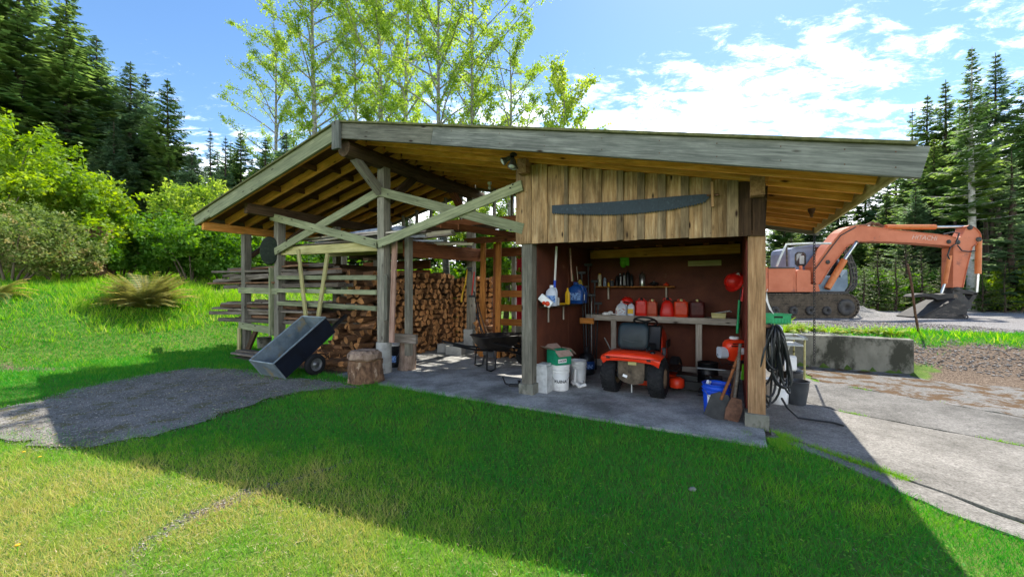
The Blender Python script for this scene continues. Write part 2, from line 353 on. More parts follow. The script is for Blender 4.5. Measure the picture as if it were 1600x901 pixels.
class MB:
    """collects shapes in one coordinate frame and links them as one mesh object"""
    def __init__(s): s.v = []; s.f = []; s.m = []; s.sm = []; s.cur = 0; s.mats = []
    def mat(s, name):
        if name not in s.mats: s.mats.append(name)
        s.cur = s.mats.index(name); return s
    def add(s, vs, fs, smooth=False):
        b = len(s.v); s.v += [tuple(v) for v in vs]
        for f in fs: s.f.append(tuple(b + i for i in f)); s.m.append(s.cur); s.sm.append(smooth)
        return s
    def box(s, size, c=(0, 0, 0), rot=None, ch=0.0, taper=1.0):
        x, y, z = (d / 2 for d in size)
        M = (rot if isinstance(rot, Matrix) else Euler(rot or (0, 0, 0)).to_matrix())
        c = Vector(c)
        if ch <= 0:
            vs = [(sx * x * (taper if sz > 0 else 1), sy * y * (taper if sz > 0 else 1), sz * z) for sz in (-1, 1) for sy in (-1, 1) for sx in (-1, 1)]
            fs = [(0, 2, 3, 1), (4, 5, 7, 6), (0, 1, 5, 4), (2, 6, 7, 3), (0, 4, 6, 2), (1, 3, 7, 5)]
            return s.add([c + M @ Vector(v) for v in vs], fs)
        # chamfered along local x (octagon section) with inset ends
        sec = [(-y + ch, -z), (y - ch, -z), (y, -z + ch), (y, z - ch), (y - ch, z), (-y + ch, z), (-y, z - ch), (-y, -z + ch)]
        vs = [(sx * x, a, b) for sx in (-1, 1) for a, b in sec]
        fs = [tuple(range(7, -1, -1)), tuple(range(8, 16))] + [(i, (i + 1) % 8, 8 + (i + 1) % 8, 8 + i) for i in range(8)]
        return s.add([c + M @ Vector(v) for v in vs], fs)
    def prism(s, poly, y0, y1, axis='y', M=None):
        """closed polygon in two coordinates, extruded along the third"""
        n = len(poly)
        ar = sum(poly[i][0] * poly[(i + 1) % n][1] - poly[(i + 1) % n][0] * poly[i][1] for i in range(n))
        if ar < 0: poly = poly[::-1]
        if axis == 'y': vs = [(a, y0, b) for a, b in poly] + [(a, y1, b) for a, b in poly]
        elif axis == 'z': vs = [(a, b, y0) for a, b in poly] + [(a, b, y1) for a, b in poly]
        else: vs = [(y0, a, b) for a, b in poly] + [(y1, a, b) for a, b in poly]
        flip = axis == 'y'
        fs = [tuple(range(n)) if flip else tuple(range(n - 1, -1, -1)), tuple(range(2 * n - 1, n - 1, -1)) if flip else tuple(range(n, 2 * n))]
        for i in range(n):
            j = (i + 1) % n
            fs.append((i, n + i, n + j, j) if flip else (i, j, n + j, n + i))
        if M: vs = [M @ Vector(v) for v in vs]
        return s.add(vs, fs)
    def tube(s, pts, r, n=8, cap=True, closed=False):
        pts = [Vector(p) for p in pts]; N = len(pts)
        rr = r if isinstance(r, (list, tuple)) else [r] * N
        up = None; rings = []
        for i, p in enumerate(pts):
            if closed: t = pts[(i + 1) % N] - pts[i - 1]
            else: t = pts[min(i + 1, N - 1)] - pts[max(i - 1, 0)]
            if t.length < 1e-9: t = Vector((0, 0, 1))
            t.normalize()
            if up is None:
                a = Vector((0, 0, 1)) if abs(t.z) < 0.9 else Vector((1, 0, 0)); up = (a - t * a.dot(t)).normalized()
            else:
                up = up - t * up.dot(t)
                up = up.normalized() if up.length > 1e-6 else t.orthogonal().normalized()
            w = t.cross(up)
            rings.append([p + (up * math.cos(2 * PI * k / n) + w * math.sin(2 * PI * k / n)) * rr[i] for k in range(n)])
        vs = [v for ring in rings for v in ring]; fs = []
        for i in range(N if closed else N - 1):
            j = (i + 1) % N
            for k in range(n): fs.append((i * n + k, i * n + (k + 1) % n, j * n + (k + 1) % n, j * n + k))
        s.add(vs, fs, True)
        if cap and not closed:
            s.add(rings[0], [tuple(range(n - 1, -1, -1))]); s.add(rings[-1], [tuple(range(n))])
        return s
    def lathe(s, prof, n=20, c=(0, 0, 0), M=None, sx=1.0, sy=1.0, power=2.0, smooth=True, caps=True):
        """prof: (radius, z) from bottom to top; power > 2 squares the section"""
        c = Vector(c); vs = []; fs = []
        for r, z in prof:
            for k in range(n):
                a = 2 * PI * (k + 0.5) / n; ca, sa = math.cos(a), math.sin(a)
                q = (abs(ca) ** power + abs(sa) ** power) ** (-1 / power)
                v = Vector((r * ca * q * sx, r * sa * q * sy, z))
                vs.append(c + (M @ v if M else v))
        for i in range(len(prof) - 1):
            for k in range(n): fs.append((i * n + k, i * n + (k + 1) % n, (i + 1) * n + (k + 1) % n, (i + 1) * n + k))
        s.add(vs, fs, smooth)
        if not caps: return s
        if prof[0][0] > 1e-4: s.add(vs[:n], [tuple(range(n - 1, -1, -1))])
        if prof[-1][0] > 1e-4: s.add(vs[-n:], [tuple(range(n))])
        return s
    def build(s, name, mat=None, parent=None, loc=None, rot=None, local=False):
        if mat and not s.mats: s.mats = [mat]
        me = bpy.data.meshes.new(name); me.from_pydata(s.v, [], s.f)
        for m in s.mats: me.materials.append(MATS[m])
        me.polygons.foreach_set('material_index', s.m); me.polygons.foreach_set('use_smooth', s.sm)
        me.update()
        o = bpy.data.objects.new(name, me); COL.objects.link(o)
        if loc is not None: o.location = loc
        if rot is not None: o.rotation_euler = rot
        if parent: attach(o, parent, not local)
        return o
def beam(name, p0, p1, w, h, mat, parent=None, up=(0, 0, 1), ch=0.004, roll=0.0, sag=0.0):
    """a board from p0 to p1 (centre line): w across (horizontal), h along up; local x = grain"""
    p0, p1 = Vector(p0), Vector(p1); d = p1 - p0; ln = d.length; x = d.normalized()
    u = Vector(up); z = u - x * u.dot(x)
    if z.length < 1e-5: z = x.orthogonal()
    z.normalize(); y = z.cross(x)
    M = Matrix((x, y, z)).transposed()
    if roll: M = M @ Matrix.Rotation(roll, 3, 'X')
    o = MB().box((ln, w, h), ch=min(ch, w * 0.3, h * 0.3)).build(name, mat)
    o.location = (p0 + p1) / 2; o.rotation_euler = M.to_euler()
    if parent: attach(o, parent)
    return o
def copy_tree(o, parent=None):
    c = o.copy(); COL.objects.link(c)
    if parent: c.parent = parent
    for ch in list(o.children): copy_tree(ch, c)
    return c
def text(parent, body, loc, rot, size, mat, name='lettering', depth=0.002, font_shear=0.0):
    cu = bpy.data.curves.new(name, 'FONT'); cu.body = body; cu.size = size; cu.extrude = depth; cu.align_x = 'CENTER'; cu.align_y = 'CENTER'; cu.shear = font_shear
    t = bpy.data.objects.new('tmp', cu)
    me = bpy.data.meshes.new_from_object(t); bpy.data.objects.remove(t)
    me.materials.clear(); me.materials.append(MATS[mat])
    o = bpy.data.objects.new(name, me); COL.objects.link(o); o.location = loc; o.rotation_euler = rot
    if parent: attach(o, parent)
    return o
def atpx(px, py, Y):
    """where a sight line of the survey photograph meets depth Y: used to site things in the world"""
    return Vector(((px - 800) / 622 * Y, Y, CAM_H - (py - 450) / 622 * Y))
def u_at(px, v):
    k = (px - 800) / 622
    return -(ORG.x + FV.x * v - k * (ORG.y + FV.y * v)) / (FU.x - k * FU.y)
def z_at(px, py, v):
    p = L(u_at(px, v), v); return CAM_H - (py - 450) / 622 * p.y

# ------------------------------------------------------------------ ground
def sstep(a, b, x):
    t = np.clip((x - a) / (b - a), 0, 1); return t * t * (3 - 2 * t)
def uv_of(X, Y):
    dx, dy = X - ORG.x, Y - ORG.y
    return dx * FU.x + dy * FU.y, dx * FV.x + dy * FV.y
def gz(X, Y, rough=True):
    X = np.asarray(X, dtype=float); Y = np.asarray(Y, dtype=float)
    u, v = uv_of(X, Y)
    d = -(X + 8) * 0.85 + (Y - 11) * 0.45
    d = np.where(Y < 9, d - (9 - Y) * 0.12, d)
    e = np.maximum(0, d + 0.9)
    bank = 1.95 * (1 - np.exp(-e * e / (e + 0.8) / 2.0))
    side = sstep(-14, -2, -u) * 0
    step = sstep(4.42, 4.56, v)
    slope = sstep(3.6, 6.4, v)
    k = sstep(2.42, 2.6, u)
    right = 0.5 * (step * (1 - k) + slope * k) * sstep(-3.5, -1.2, u)
    z = np.maximum(bank * sstep(3, -1, u), right)
    far = np.hypot(X, Y)
    z = z + 7.0 * sstep(34, 130, far) * (0.7 + 0.3 * np.sin(X * 0.05 + 1.3))
    if rough:
        z = z + 0.018 * (np.sin(X * 1.7 + Y * 0.6) * np.sin(Y * 1.3 - X * 0.4)) * sstep(0.3, 1.5, np.abs(v + 0.65)) * np.where(((u > -9.6) & (u < 6) & (v > -0.7) & (v < 4.6)) | (X > 1.9) & (Y < 7), 0, 1)
    return z
def gh(x, y): return float(gz(x, y))
def axis_lines(a, b, step, lim):
    pts = list(np.arange(a, b + 1e-6, step)); s = step; x = b
    while x < lim: s *= 1.22; x += s; pts.append(x)
    s = step; x = a; left = []
    while x > -lim: s *= 1.22; x -= s; left.append(x)
    return np.array(left[::-1] + pts)
def in_poly(px, py, poly):
    inside = np.zeros(px.shape, dtype=bool); n = len(poly); j = n - 1
    for i in range(n):
        xi, yi = poly[i]; xj, yj = poly[j]
        with np.errstate(divide='ignore', invalid='ignore'):
            c = ((yi > py) != (yj > py)) & (px < (xj - xi) * (py - yi) / (yj - yi + 1e-12) + xi)
        inside ^= c; j = i
    return inside
def pxg(px, py, z=0.0):
    Y = (CAM_H - z) * 622 / (py - 450); return ((px - 800) / 622 * Y, Y)
def seg_dist(X, Y, pts):
    best = np.full(np.shape(X), 1e9)
    for (x0, y0), (x1, y1) in zip(pts[:-1], pts[1:]):
        dx, dy = x1 - x0, y1 - y0; t = np.clip(((X - x0) * dx + (Y - y0) * dy) / (dx * dx + dy * dy), 0, 1)
        best = np.minimum(best, np.hypot(X - x0 - t * dx, Y - y0 - t * dy))
    return best
def vnoise(X, Y, s=1.0, seed=0):
    """cheap smooth value noise"""
    X = np.asarray(X) * s + seed * 13.7; Y = np.asarray(Y) * s - seed * 7.1
    def h(i, j): return np.modf(np.abs(np.sin(i * 127.1 + j * 311.7 + seed) * 43758.5453))[0]
    i, j = np.floor(X), np.floor(Y); fx, fy = X - i, Y - j; fx = fx * fx * (3 - 2 * fx); fy = fy * fy * (3 - 2 * fy)
    return (h(i, j) * (1 - fx) + h(i + 1, j) * fx) * (1 - fy) + (h(i, j + 1) * (1 - fx) + h(i + 1, j + 1) * fx) * fy
def fbm(X, Y, s=1.0, seed=0):
    return 0.5 * vnoise(X, Y, s, seed) + 0.3 * vnoise(X, Y, s * 2.1, seed + 1) + 0.2 * vnoise(X, Y, s * 4.3, seed + 2)

GRAVEL_POLY = [pxg(-300, 668), pxg(0, 640), pxg(60, 628), pxg(130, 606), pxg(230, 586), pxg(300, 576), pxg(380, 578), pxg(450, 592), pxg(520, 597), pxg(560, 606), pxg(470, 612), pxg(400, 630), pxg(330, 655), pxg(240, 682), pxg(150, 698), pxg(75, 702), pxg(0, 682), pxg(-300, 690)]
TRACK = [pxg(540, 722), pxg(480, 745), pxg(380, 775), pxg(300, 808), pxg(215, 860), pxg(120, 960), pxg(0, 1100)]
# right-hand pavement outline (world metres)
PAD_EDGE = [(2.45, 4.5), (2.62, 3.95), (2.72, 3.3), (2.80, 2.9), (2.95, 2.6), (3.15, 2.3), (3.35, 1.9), (3.6, 1.2), (3.8, -3)]
def dirt_mask(X, Y):
    u, v = uv_of(X, Y)
    tr = 1 - sstep(0.03, 0.13, seg_dist(X, Y, TRACK) + 0.14 * (fbm(X, Y, 3.0, 3) - 0.5))
    tr = tr * (0.42 + 0.6 * vnoise(X, Y, 2.6, 5))
    gr = 1 - sstep(-0.1, 0.35, seg_dist(X, Y, GRAVEL_POLY + GRAVEL_POLY[:1]))
    floor_in = np.where((u > -9.8) & (u < 0.3) & (v > -0.5) & (v < 4.2), 1.0, 0.0)
    right = sstep(4.5, 4.7, v) * sstep(-3, -1, u) * (1 - sstep(5.8, 6.6, v + 0.9 * fbm(X, Y, 0.8, 9)))
    rslope = sstep(2.4, 2.7, u) * sstep(1.9, 2.6, v) * (1 - sstep(5.2, 6.4, v + 1.6 * (fbm(X, Y, 0.7, 4) - 0.5))) * (1 - sstep(4.2, 5.4, u)) * (1 - .85 * sstep(.52, .62, fbm(X, Y, 1.3, 71)))
    bare = 0.5 * (1 - sstep(0.2, 0.5, np.hypot((X + 2.6) / 1.4, (Y - 1.9) / 0.5)))
    lf = 0.7 * (1 - sstep(0.0, 0.5, np.abs(Y - (7.3 + 0.12 * (X + 9)))) ) * sstep(-7.4, -8.2, X)
    return np.clip(np.maximum.reduce([tr, gr * 0.6, floor_in, right * 0.9, rslope, bare, lf]), 0, 1)
def gravel_mask(X, Y):
    u, v = uv_of(X, Y)
    road = sstep(8.6, 9.6, Y + 0.6 * fbm(X, Y, 0.6, 2)) * (1 - sstep(17.0, 19.0, Y)) * sstep(2.5, 4.0, X)
    strip = 1 - sstep(0.5, 0.9, np.abs(v - 6.9 - 0.5 * fbm(X, Y, 0.5, 8)))       # green strip behind the low wall
    road = np.where(X > 13, road, road * (1 - 0.95 * strip * (1 - sstep(5.5, 7.5, u))))
    return np.clip(road, 0, 1)

def ground_material():
    m, n, l, b = base_mat('ground_mat', 0.95, 0, 0.15)
    g = n.new('ShaderNodeNewGeometry')
    at = n.new('ShaderNodeAttribute'); at.attribute_name = 'mask'
    sp = n.new('ShaderNodeSeparateColor'); l.new(at.outputs['Color'], sp.inputs[0])
    nz = n.new('ShaderNodeTexNoise'); nz.inputs['Scale'].default_value = 9; nz.inputs['Detail'].default_value = 12; nz.inputs['Roughness'].default_value = 0.7; l.new(g.outputs['Position'], nz.inputs['Vector'])
    nf = n.new('ShaderNodeTexNoise'); nf.inputs['Scale'].default_value = 45; nf.inputs['Detail'].default_value = 6; l.new(g.outputs['Position'], nf.inputs['Vector'])
    vg = n.new('ShaderNodeTexVoronoi'); vg.inputs['Scale'].default_value = 42; l.new(g.outputs['Position'], vg.inputs['Vector'])
    gc = ramp(n, [(0.3, (0.06, 0.11, 0.02)), (0.55, (0.11, 0.18, 0.03)), (0.8, (0.22, 0.20, 0.07))]); l.new(nz.outputs['Fac'], gc.inputs[0])
    dc = ramp(n, [(0.3, (0.05, 0.035, 0.022)), (0.5, (0.14, 0.10, 0.07)), (0.72, (0.27, 0.21, 0.155))]); l.new(nf.outputs['Fac'], dc.inputs[0])
    rc = ramp(n, [(0.0, (0.42, 0.41, 0.40)), (0.4, (0.27, 0.26, 0.255)), (0.8, (0.10, 0.095, 0.09))]); l.new(vg.outputs['Distance'], rc.inputs[0])
    def sharp(ch, w=0.18):
        s = n.new('ShaderNodeMath'); s.operation = 'MULTIPLY_ADD'; s.inputs[1].default_value = 1.0; l.new(nz.outputs['Fac'], s.inputs[2])
        l.new(sp.outputs[ch], s.inputs[0])
        r = n.new('ShaderNodeMapRange'); r.inputs['From Min'].default_value = 1.0 - w; r.inputs['From Max'].default_value = 1.0 + w; l.new(s.outputs[0], r.inputs['Value']); return r.outputs[0]
    m1 = n.new('ShaderNodeMixRGB'); l.new(sharp(0), m1.inputs[0]); l.new(gc.outputs[0], m1.inputs[1]); l.new(dc.outputs[0], m1.inputs[2])
    m2 = n.new('ShaderNodeMixRGB'); l.new(sharp(1), m2.inputs[0]); l.new(m1.outputs[0], m2.inputs[1]); l.new(rc.outputs[0], m2.inputs[2])
    l.new(m2.outputs[0], b.inputs['Base Color'])
    bp = n.new('ShaderNodeBump'); bp.inputs['Strength'].default_value = 0.7; bp.inputs['Distance'].default_value = 0.03
    l.new(nf.outputs['Fac'], bp.inputs['Height']); l.new(bp.outputs[0], b.inputs['Normal'])
ground_material()
gx = axis_lines(-15, 14, 0.16, 420); gy = axis_lines(-2, 19, 0.16, 420)
GX, GY = np.meshgrid(gx, gy)
GZ = gz(GX, GY)
nx, ny = len(gx), len(gy)
idx = np.arange(nx * ny).reshape(ny, nx)
F = np.stack([idx[:-1, :-1], idx[:-1, 1:], idx[1:, 1:], idx[1:, :-1]], -1).reshape(-1, 4)
ground = npobj('ground', np.stack([GX, GY, GZ], -1).reshape(-1, 3), F, 'ground_mat', smooth=True)
ground['kind'] = 'structure'
msk = np.zeros((nx * ny, 4), dtype=np.float32); msk[:, 3] = 1
msk[:, 0] = dirt_mask(GX, GY).ravel(); msk[:, 1] = gravel_mask(GX, GY).ravel()
ca = ground.data.color_attributes.new('mask', 'FLOAT_COLOR', 'POINT'); ca.data.foreach_set('color', msk.ravel())

def sheet(name, poly, z, mat, grid=None, jitter=0.0, thick=0.0, kind='structure', seed=1, seg=0.15):
    """a flat sheet with an uneven outline"""
    rr = random.Random(seed); pts = []
    n = len(poly)
    for i in range(n):
        a, b = Vector(poly[i][:2]), Vector(poly[(i + 1) % n][:2]); k = max(1, int((b - a).length / seg))
        nrm = Vector((-(b - a).y, (b - a).x)).normalized() if (b - a).length > 0 else Vector((0, 0))
        for j in range(k):
            p = a.lerp(b, j / k)
            pts.append(p + (nrm * rr.uniform(-jitter, jitter)))
    mb = MB()
    mb.prism([(p.x, p.y) for p in pts], z - thick, z, axis='z') if thick else mb.add([(p.x, p.y, z) for p in pts], [tuple(range(len(pts)))])
    o = mb.build(name, mat)
    if kind: o['kind'] = kind
    return o
def pave_material(name, cs, vscale, stain, dark, seed=0.0, bump=0.5, moss=None):
    """concrete or asphalt seen from standing height: aggregate, stains, cracks"""
    m, n, l, b = base_mat(name, 0.92, 0, 0.25)
    g = n.new('ShaderNodeNewGeometry')
    vo = n.new('ShaderNodeTexVoronoi'); vo.inputs['Scale'].default_value = vscale; l.new(g.outputs['Position'], vo.inputs['Vector'])
    nf = n.new('ShaderNodeTexNoise'); nf.inputs['Scale'].default_value = 30; nf.inputs['Detail'].default_value = 10; nf.inputs['Roughness'].default_value = 0.75; l.new(g.outputs['Position'], nf.inputs['Vector'])
    nl = n.new('ShaderNodeTexNoise'); nl.inputs['Scale'].default_value = 1.5; nl.inputs['Detail'].default_value = 9; nl.inputs['Roughness'].default_value = 0.68; nl.inputs['W' if 'W' in nl.inputs else 'Scale'].default_value = 1.5; l.new(g.outputs['Position'], nl.inputs['Vector'])
    r = ramp(n, [(0.28, cs[0]), (0.5, cs[1]), (0.75, cs[2])]); l.new(nf.outputs['Fac'], r.inputs[0])
    r2 = ramp(n, [(0.36, (dark, dark, dark * 0.97)), (0.62, (1.1, 1.1, 1.1))]); l.new(nl.outputs['Fac'], r2.inputs[0])
    mu = n.new('ShaderNodeMixRGB'); mu.blend_type = 'MULTIPLY'; mu.inputs[0].default_value = stain; l.new(r.outputs[0], mu.inputs[1]); l.new(r2.outputs[0], mu.inputs[2])
    col = mu.outputs[0]
    rv = ramp(n, [(0.0, (1.25, 1.25, 1.25)), (0.45, (1, 1, 1)), (0.75, (0.55, 0.55, 0.55))]); l.new(vo.outputs['Distance'], rv.inputs[0])
    m3 = n.new('ShaderNodeMixRGB'); m3.blend_type = 'MULTIPLY'; m3.inputs[0].default_value = 0.6; l.new(col, m3.inputs[1]); l.new(rv.outputs[0], m3.inputs[2]); col = m3.outputs[0]
    if moss:
        nm = n.new('ShaderNodeTexNoise'); nm.inputs['Scale'].default_value = 3.2; nm.inputs['Detail'].default_value = 10; nm.inputs['Roughness'].default_value = 0.75; l.new(g.outputs['Position'], nm.inputs['Vector'])
        rm = ramp(n, [(moss[1] - 0.03, (0, 0, 0)), (moss[1] + 0.03, (1, 1, 1))]); l.new(nm.outputs['Fac'], rm.inputs[0])
        m4 = n.new('ShaderNodeMixRGB'); l.new(rm.outputs[0], m4.inputs[0]); l.new(col, m4.inputs[1]); m4.inputs[2].default_value = C(moss[0]); col = m4.outputs[0]
    l.new(col, b.inputs['Base Color'])
    bp = n.new('ShaderNodeBump'); bp.inputs['Strength'].default_value = bump; bp.inputs['Distance'].default_value = 0.008
    ad = n.new('ShaderNodeMath'); ad.operation = 'ADD'; l.new(vo.outputs['Distance'], ad.inputs[0]); l.new(nf.outputs['Fac'], ad.inputs[1])
    l.new(ad.outputs[0], bp.inputs['Height']); l.new(bp.outputs[0], b.inputs['Normal'])
pave_material('floor_concrete', [(0.26, 0.26, 0.245), (0.44, 0.44, 0.42), (0.60, 0.60, 0.57)], 140, 0.95, 0.36, bump=0.25)
pave_material('pad_concrete', [(0.13, 0.12, 0.105), (0.245, 0.23, 0.205), (0.37, 0.35, 0.32)], 75, 0.85, 0.55)
pave_material('pad_asphalt', [(0.10, 0.096, 0.09), (0.18, 0.172, 0.158), (0.28, 0.27, 0.25)], 60, 0.85, 0.5)
pave_material('mossy_asphalt', [(0.10, 0.096, 0.09), (0.18, 0.173, 0.16), (0.28, 0.27, 0.25)], 60, 0.6, 0.55, moss=((0.085, 0.045, 0.014), 0.51))
pave_material('gravel_drive', [(0.14, 0.13, 0.115), (0.25, 0.235, 0.21), (0.38, 0.36, 0.325)], 85, 0.9, 0.55, bump=0.6, moss=((0.13, 0.12, 0.05), 0.56))

o = sheet('gravel_patch', GRAVEL_POLY, 0.024, 'gravel_drive', jitter=0.06, seg=0.12)
# shed floor slab
def lp(u, v): p = L(u, v); return (p.x, p.y)
o = sheet('concrete_slab', [lp(-6.15, -0.52), lp(-5.3, -0.64), lp(-2.7, -0.63), lp(0.06, -0.62), lp(0.08, 4.35), lp(-9.2, 4.35), lp(-9.2, 0.5), lp(-6.2, 0.4)], 0.03, 'floor_concrete', jitter=0.008, thick=0.12, seg=0.1)
# pavement right of the shed, cast in separate bays
W0 = [lp(0.5, 4.42), lp(2.6, 4.42)]
o = sheet('concrete_pad', [lp(0.115, -0.2), lp(0.115, 1.8), (3.93, 4.81), (4.8, 3.73), (6.5, 1.6), (9, -2), (4.0, -3), (3.80, 1.2), (3.55, 1.9), (3.32, 2.4), (3.235, 2.65), (3.175, 2.86), (3.10, 3.05), (3.03, 3.28), (2.90, 3.57), (2.76, 3.98)], 0.022, 'pad_concrete', jitter=0.015, thick=0.1, seg=0.12, seed=4)
o = sheet('concrete_kerb_strip', [(2.60, 4.02), (2.70, 4.02), (2.86, 3.55), (2.985, 3.28), (3.055, 3.05), (3.125, 2.86), (3.185, 2.65), (3.265, 2.4), (3.49, 1.9), (3.74, 1.2), (3.94, -3), (3.7, -3), (3.5, 1.2), (3.25, 1.9), (3.04, 2.39), (2.88, 2.65), (2.85, 2.9), (2.81, 3.3), (2.73, 3.6)], 0.016, 'pad_concrete', jitter=0.02, thick=0.1, seg=0.12, seed=5)
o = sheet('asphalt_pad', [lp(0.115, 1.84), lp(0.115, 4.36), (4.87, 6.40), (5.02, 6.1), (5.88, 4.57), (7.4, 2.2), (9.3, -1.0), (9.05, -2), (6.54, 1.63), (4.84, 3.76), (3.97, 4.84)], 0.018, 'pad_asphalt', jitter=0.012, thick=0.1, seg=0.12, seed=6)
o = sheet('mossy_asphalt_pad', [(4.92, 6.42), lp(0.8, 4.38), lp(2.6, 4.38), (8.2, 6.0), (9.2, 4.6), (11, 3), (14, -1), (9.4, -1.0), (7.45, 2.2), (5.93, 4.58), (5.07, 6.1)], 0.014, 'mossy_asphalt', jitter=0.05, thick=0.1, seg=0.12, seed=7)
# ------------------------------------------------------------------ the shed
UR = -5.6                                     # ridge
def zr(u): return 4.10 - 0.2287 * abs(u - UR)
V0, V1 = -0.91, 2.88
UL, UE = -10.18, 0.93
shed = thing('open_timber_shed', 'open-fronted weathered timber shed with a long low gable roof over a concrete floor', 'shed', L(-4.5, 1.2, 0))
S = shed
BX = {}
def lb(name, a, b, w, h, mat, **k): return beam(name, L(*a), L(*b), w, h, mat, k.pop('parent', S), **k)

# posts
PU = [0.0, -2.74, -5.60, -8.70]
for i, u in enumerate(PU):
    z0 = [0.17, 0.17, 0.56, 0.12][i]
    z1 = min(zr(u) - 0.36, [2.9, 3.1, 3.62, 3.05][i])
    lb('front_post', (u, 0, z0), (u, 0, z1), 0.16, 0.16, 'tan_post_wood' if i == 0 else 'post_wood', up=FV)
    if i == 2:
        MB().lathe([(0.135, 0.0), (0.135, 0.4), (0.13, 0.56)], 24).build('concrete_pier', 'concrete', S, loc=L(u, 0, 0.0))
    else:
        MB().box((0.22, 0.22, z0 - 0.0), (0, 0, z0 / 2), ch=0.01).build('post_footing', 'old_wall_concrete', S, loc=L(u, 0, 0), rot=(0, 0, -TH))
lb('eave_post', (-10.0, 0, 0.0), (-10.0, 0, 2.74), 0.15, 0.15, 'post_wood', up=FV)
lb('eave_post', (-10.0, 2.6, 0.0), (-10.0, 2.6, 2.74), 0.15, 0.15, 'post_wood', up=FV)
for u in (0.0, -2.74, -5.6, -8.7):
    lb('back_post', (u, 2.68, 0.55 if u == -5.6 else 0.05), (u, 2.68, zr(u) - 0.4), 0.16, 0.16, 'post_wood', up=FV)
MB().box((0.26, 0.26, 0.55), (0, 0, 0.275), ch=0.012).build('concrete_pier', 'concrete', S, loc=L(-5.6, 2.68, 0.0), rot=(0, 0, -TH))
lb('middle_post', (-8.7, 1.4, 0.0), (-8.7, 1.4, 3.0), 0.14, 0.14, 'post_wood', up=FV)
lb('stud_post', (-5.3, 0.3, 0.30), (-5.3, 0.3, 2.42), 0.10, 0.11, 'post_wood', up=FV)
lb('stud_brace', (-5.62, 0.18, 0.62), (-5.0, 0.18, 0.62), 0.05, 0.16, 'old_lumber')
lb('hung_board', (-5.50, -0.06, 0.95), (-5.50, -0.06, 1.74), 0.10, 0.03, 'grey_wood', up=FV)

# girders along the depth
for u, z, w, h, v0, v1 in ((UR, 3.72, 0.2, 0.28, -0.83, 3.12), (-8.7, 3.10, 0.12, 0.2, -0.68, 2.85), (-10.0, 2.82, 0.09, 0.17, -0.86, 2.85), (-2.74, 3.17, 0.13, 0.2, -0.24, 2.85), (0.0, 2.57, 0.13, 0.22, -0.24, 2.85)):
    nm = 'ridge_beam' if u == UR else 'roof_beam'
    mt = 'dark_beam_wood' if u in (UR, -8.7) else ('rafter_wood' if u == -10.0 else 'tan_post_wood')
    if u == UR:
        mb = MB(); nseg = 10; rr = random.Random(3)
        mb.tube([(x * (v1 - v0) / nseg - (v1 - v0) / 2, rr.uniform(-.008, .008), rr.uniform(-.008, .008)) for x in range(nseg + 1)], [0.135 + rr.uniform(-.008, .006) for _ in range(nseg + 1)], 12)
        o = mb.build(nm, mt); o.location = L(u, (v0 + v1) / 2, z); o.rotation_euler = (0, 0, math.atan2(FV.y, FV.x)); attach(o, S)
    else:
        lb(nm, (u, v0, z), (u, v1, z), w, h, mt)
# knee braces
lb('knee_brace', (UR, -0.62, 3.62), (UR, -0.02, 3.12), 0.12, 0.13, 'post_wood')
lb('knee_brace', (UR, 0.75, 3.62), (UR, 0.1, 3.05), 0.12, 0.13, 'dark_beam_wood')
lb('knee_brace', (UR, 1.95, 3.62), (UR, 2.62, 3.0), 0.12, 0.14, 'brown_wood')
lb('knee_brace', (-10.0, 0.1, 2.25), (-10.0, 0.68, 2.72), 0.08, 0.1, 'dark_beam_wood')
lb('knee_brace', (-8.7, 0.1, 2.45), (-8.7, 0.72, 3.0), 0.08, 0.1, 'dark_beam_wood')

# rafters: nine or ten a side
nr = 9
for i in range(nr + 1):
    v = -0.78 + i * 0.405
    for a, b in ((UR - 0.03, UL + 0.1), (UR + 0.03, UE - 0.03)):
        za, zb = zr(a) - 0.115, zr(b) - 0.115
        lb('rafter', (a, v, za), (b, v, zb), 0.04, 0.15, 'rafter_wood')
# blocking between left-hand rafters
for i in range(nr):
    v = -0.78 + (i + 0.5) * 0.405
    for u in (-6.9, -8.0):
        uu = u + (0.14 if i % 2 else 0)
        lb('blocking', (uu, v - 0.18, zr(uu) - 0.11), (uu, v + 0.18, zr(uu) - 0.11), 0.035, 0.10, 'deck_wood')
# deck sheets and covering
def slope_panel(name, ua, ub, va, vb, t, dz, mat):
    a, b = L(ua, (va + vb) / 2, zr(ua) - dz), L(ub, (va + vb) / 2, zr(ub) - dz)
    return beam(name, a, b, vb - va, t, mat, S, ch=0.002)
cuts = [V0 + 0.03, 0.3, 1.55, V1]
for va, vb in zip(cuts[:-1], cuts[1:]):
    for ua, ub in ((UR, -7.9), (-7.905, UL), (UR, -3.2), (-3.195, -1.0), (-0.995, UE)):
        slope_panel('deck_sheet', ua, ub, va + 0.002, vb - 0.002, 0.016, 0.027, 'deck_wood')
slope_panel('roof_covering', UR - 0.0, UL - 0.05, V0 - 0.06, V1 + 0.05, 0.026, 0.004, 'moss_roof')
slope_panel('roof_covering', UR + 0.0, UE + 0.06, V0 - 0.06, V1 + 0.05, 0.026, 0.004, 'moss_roof')

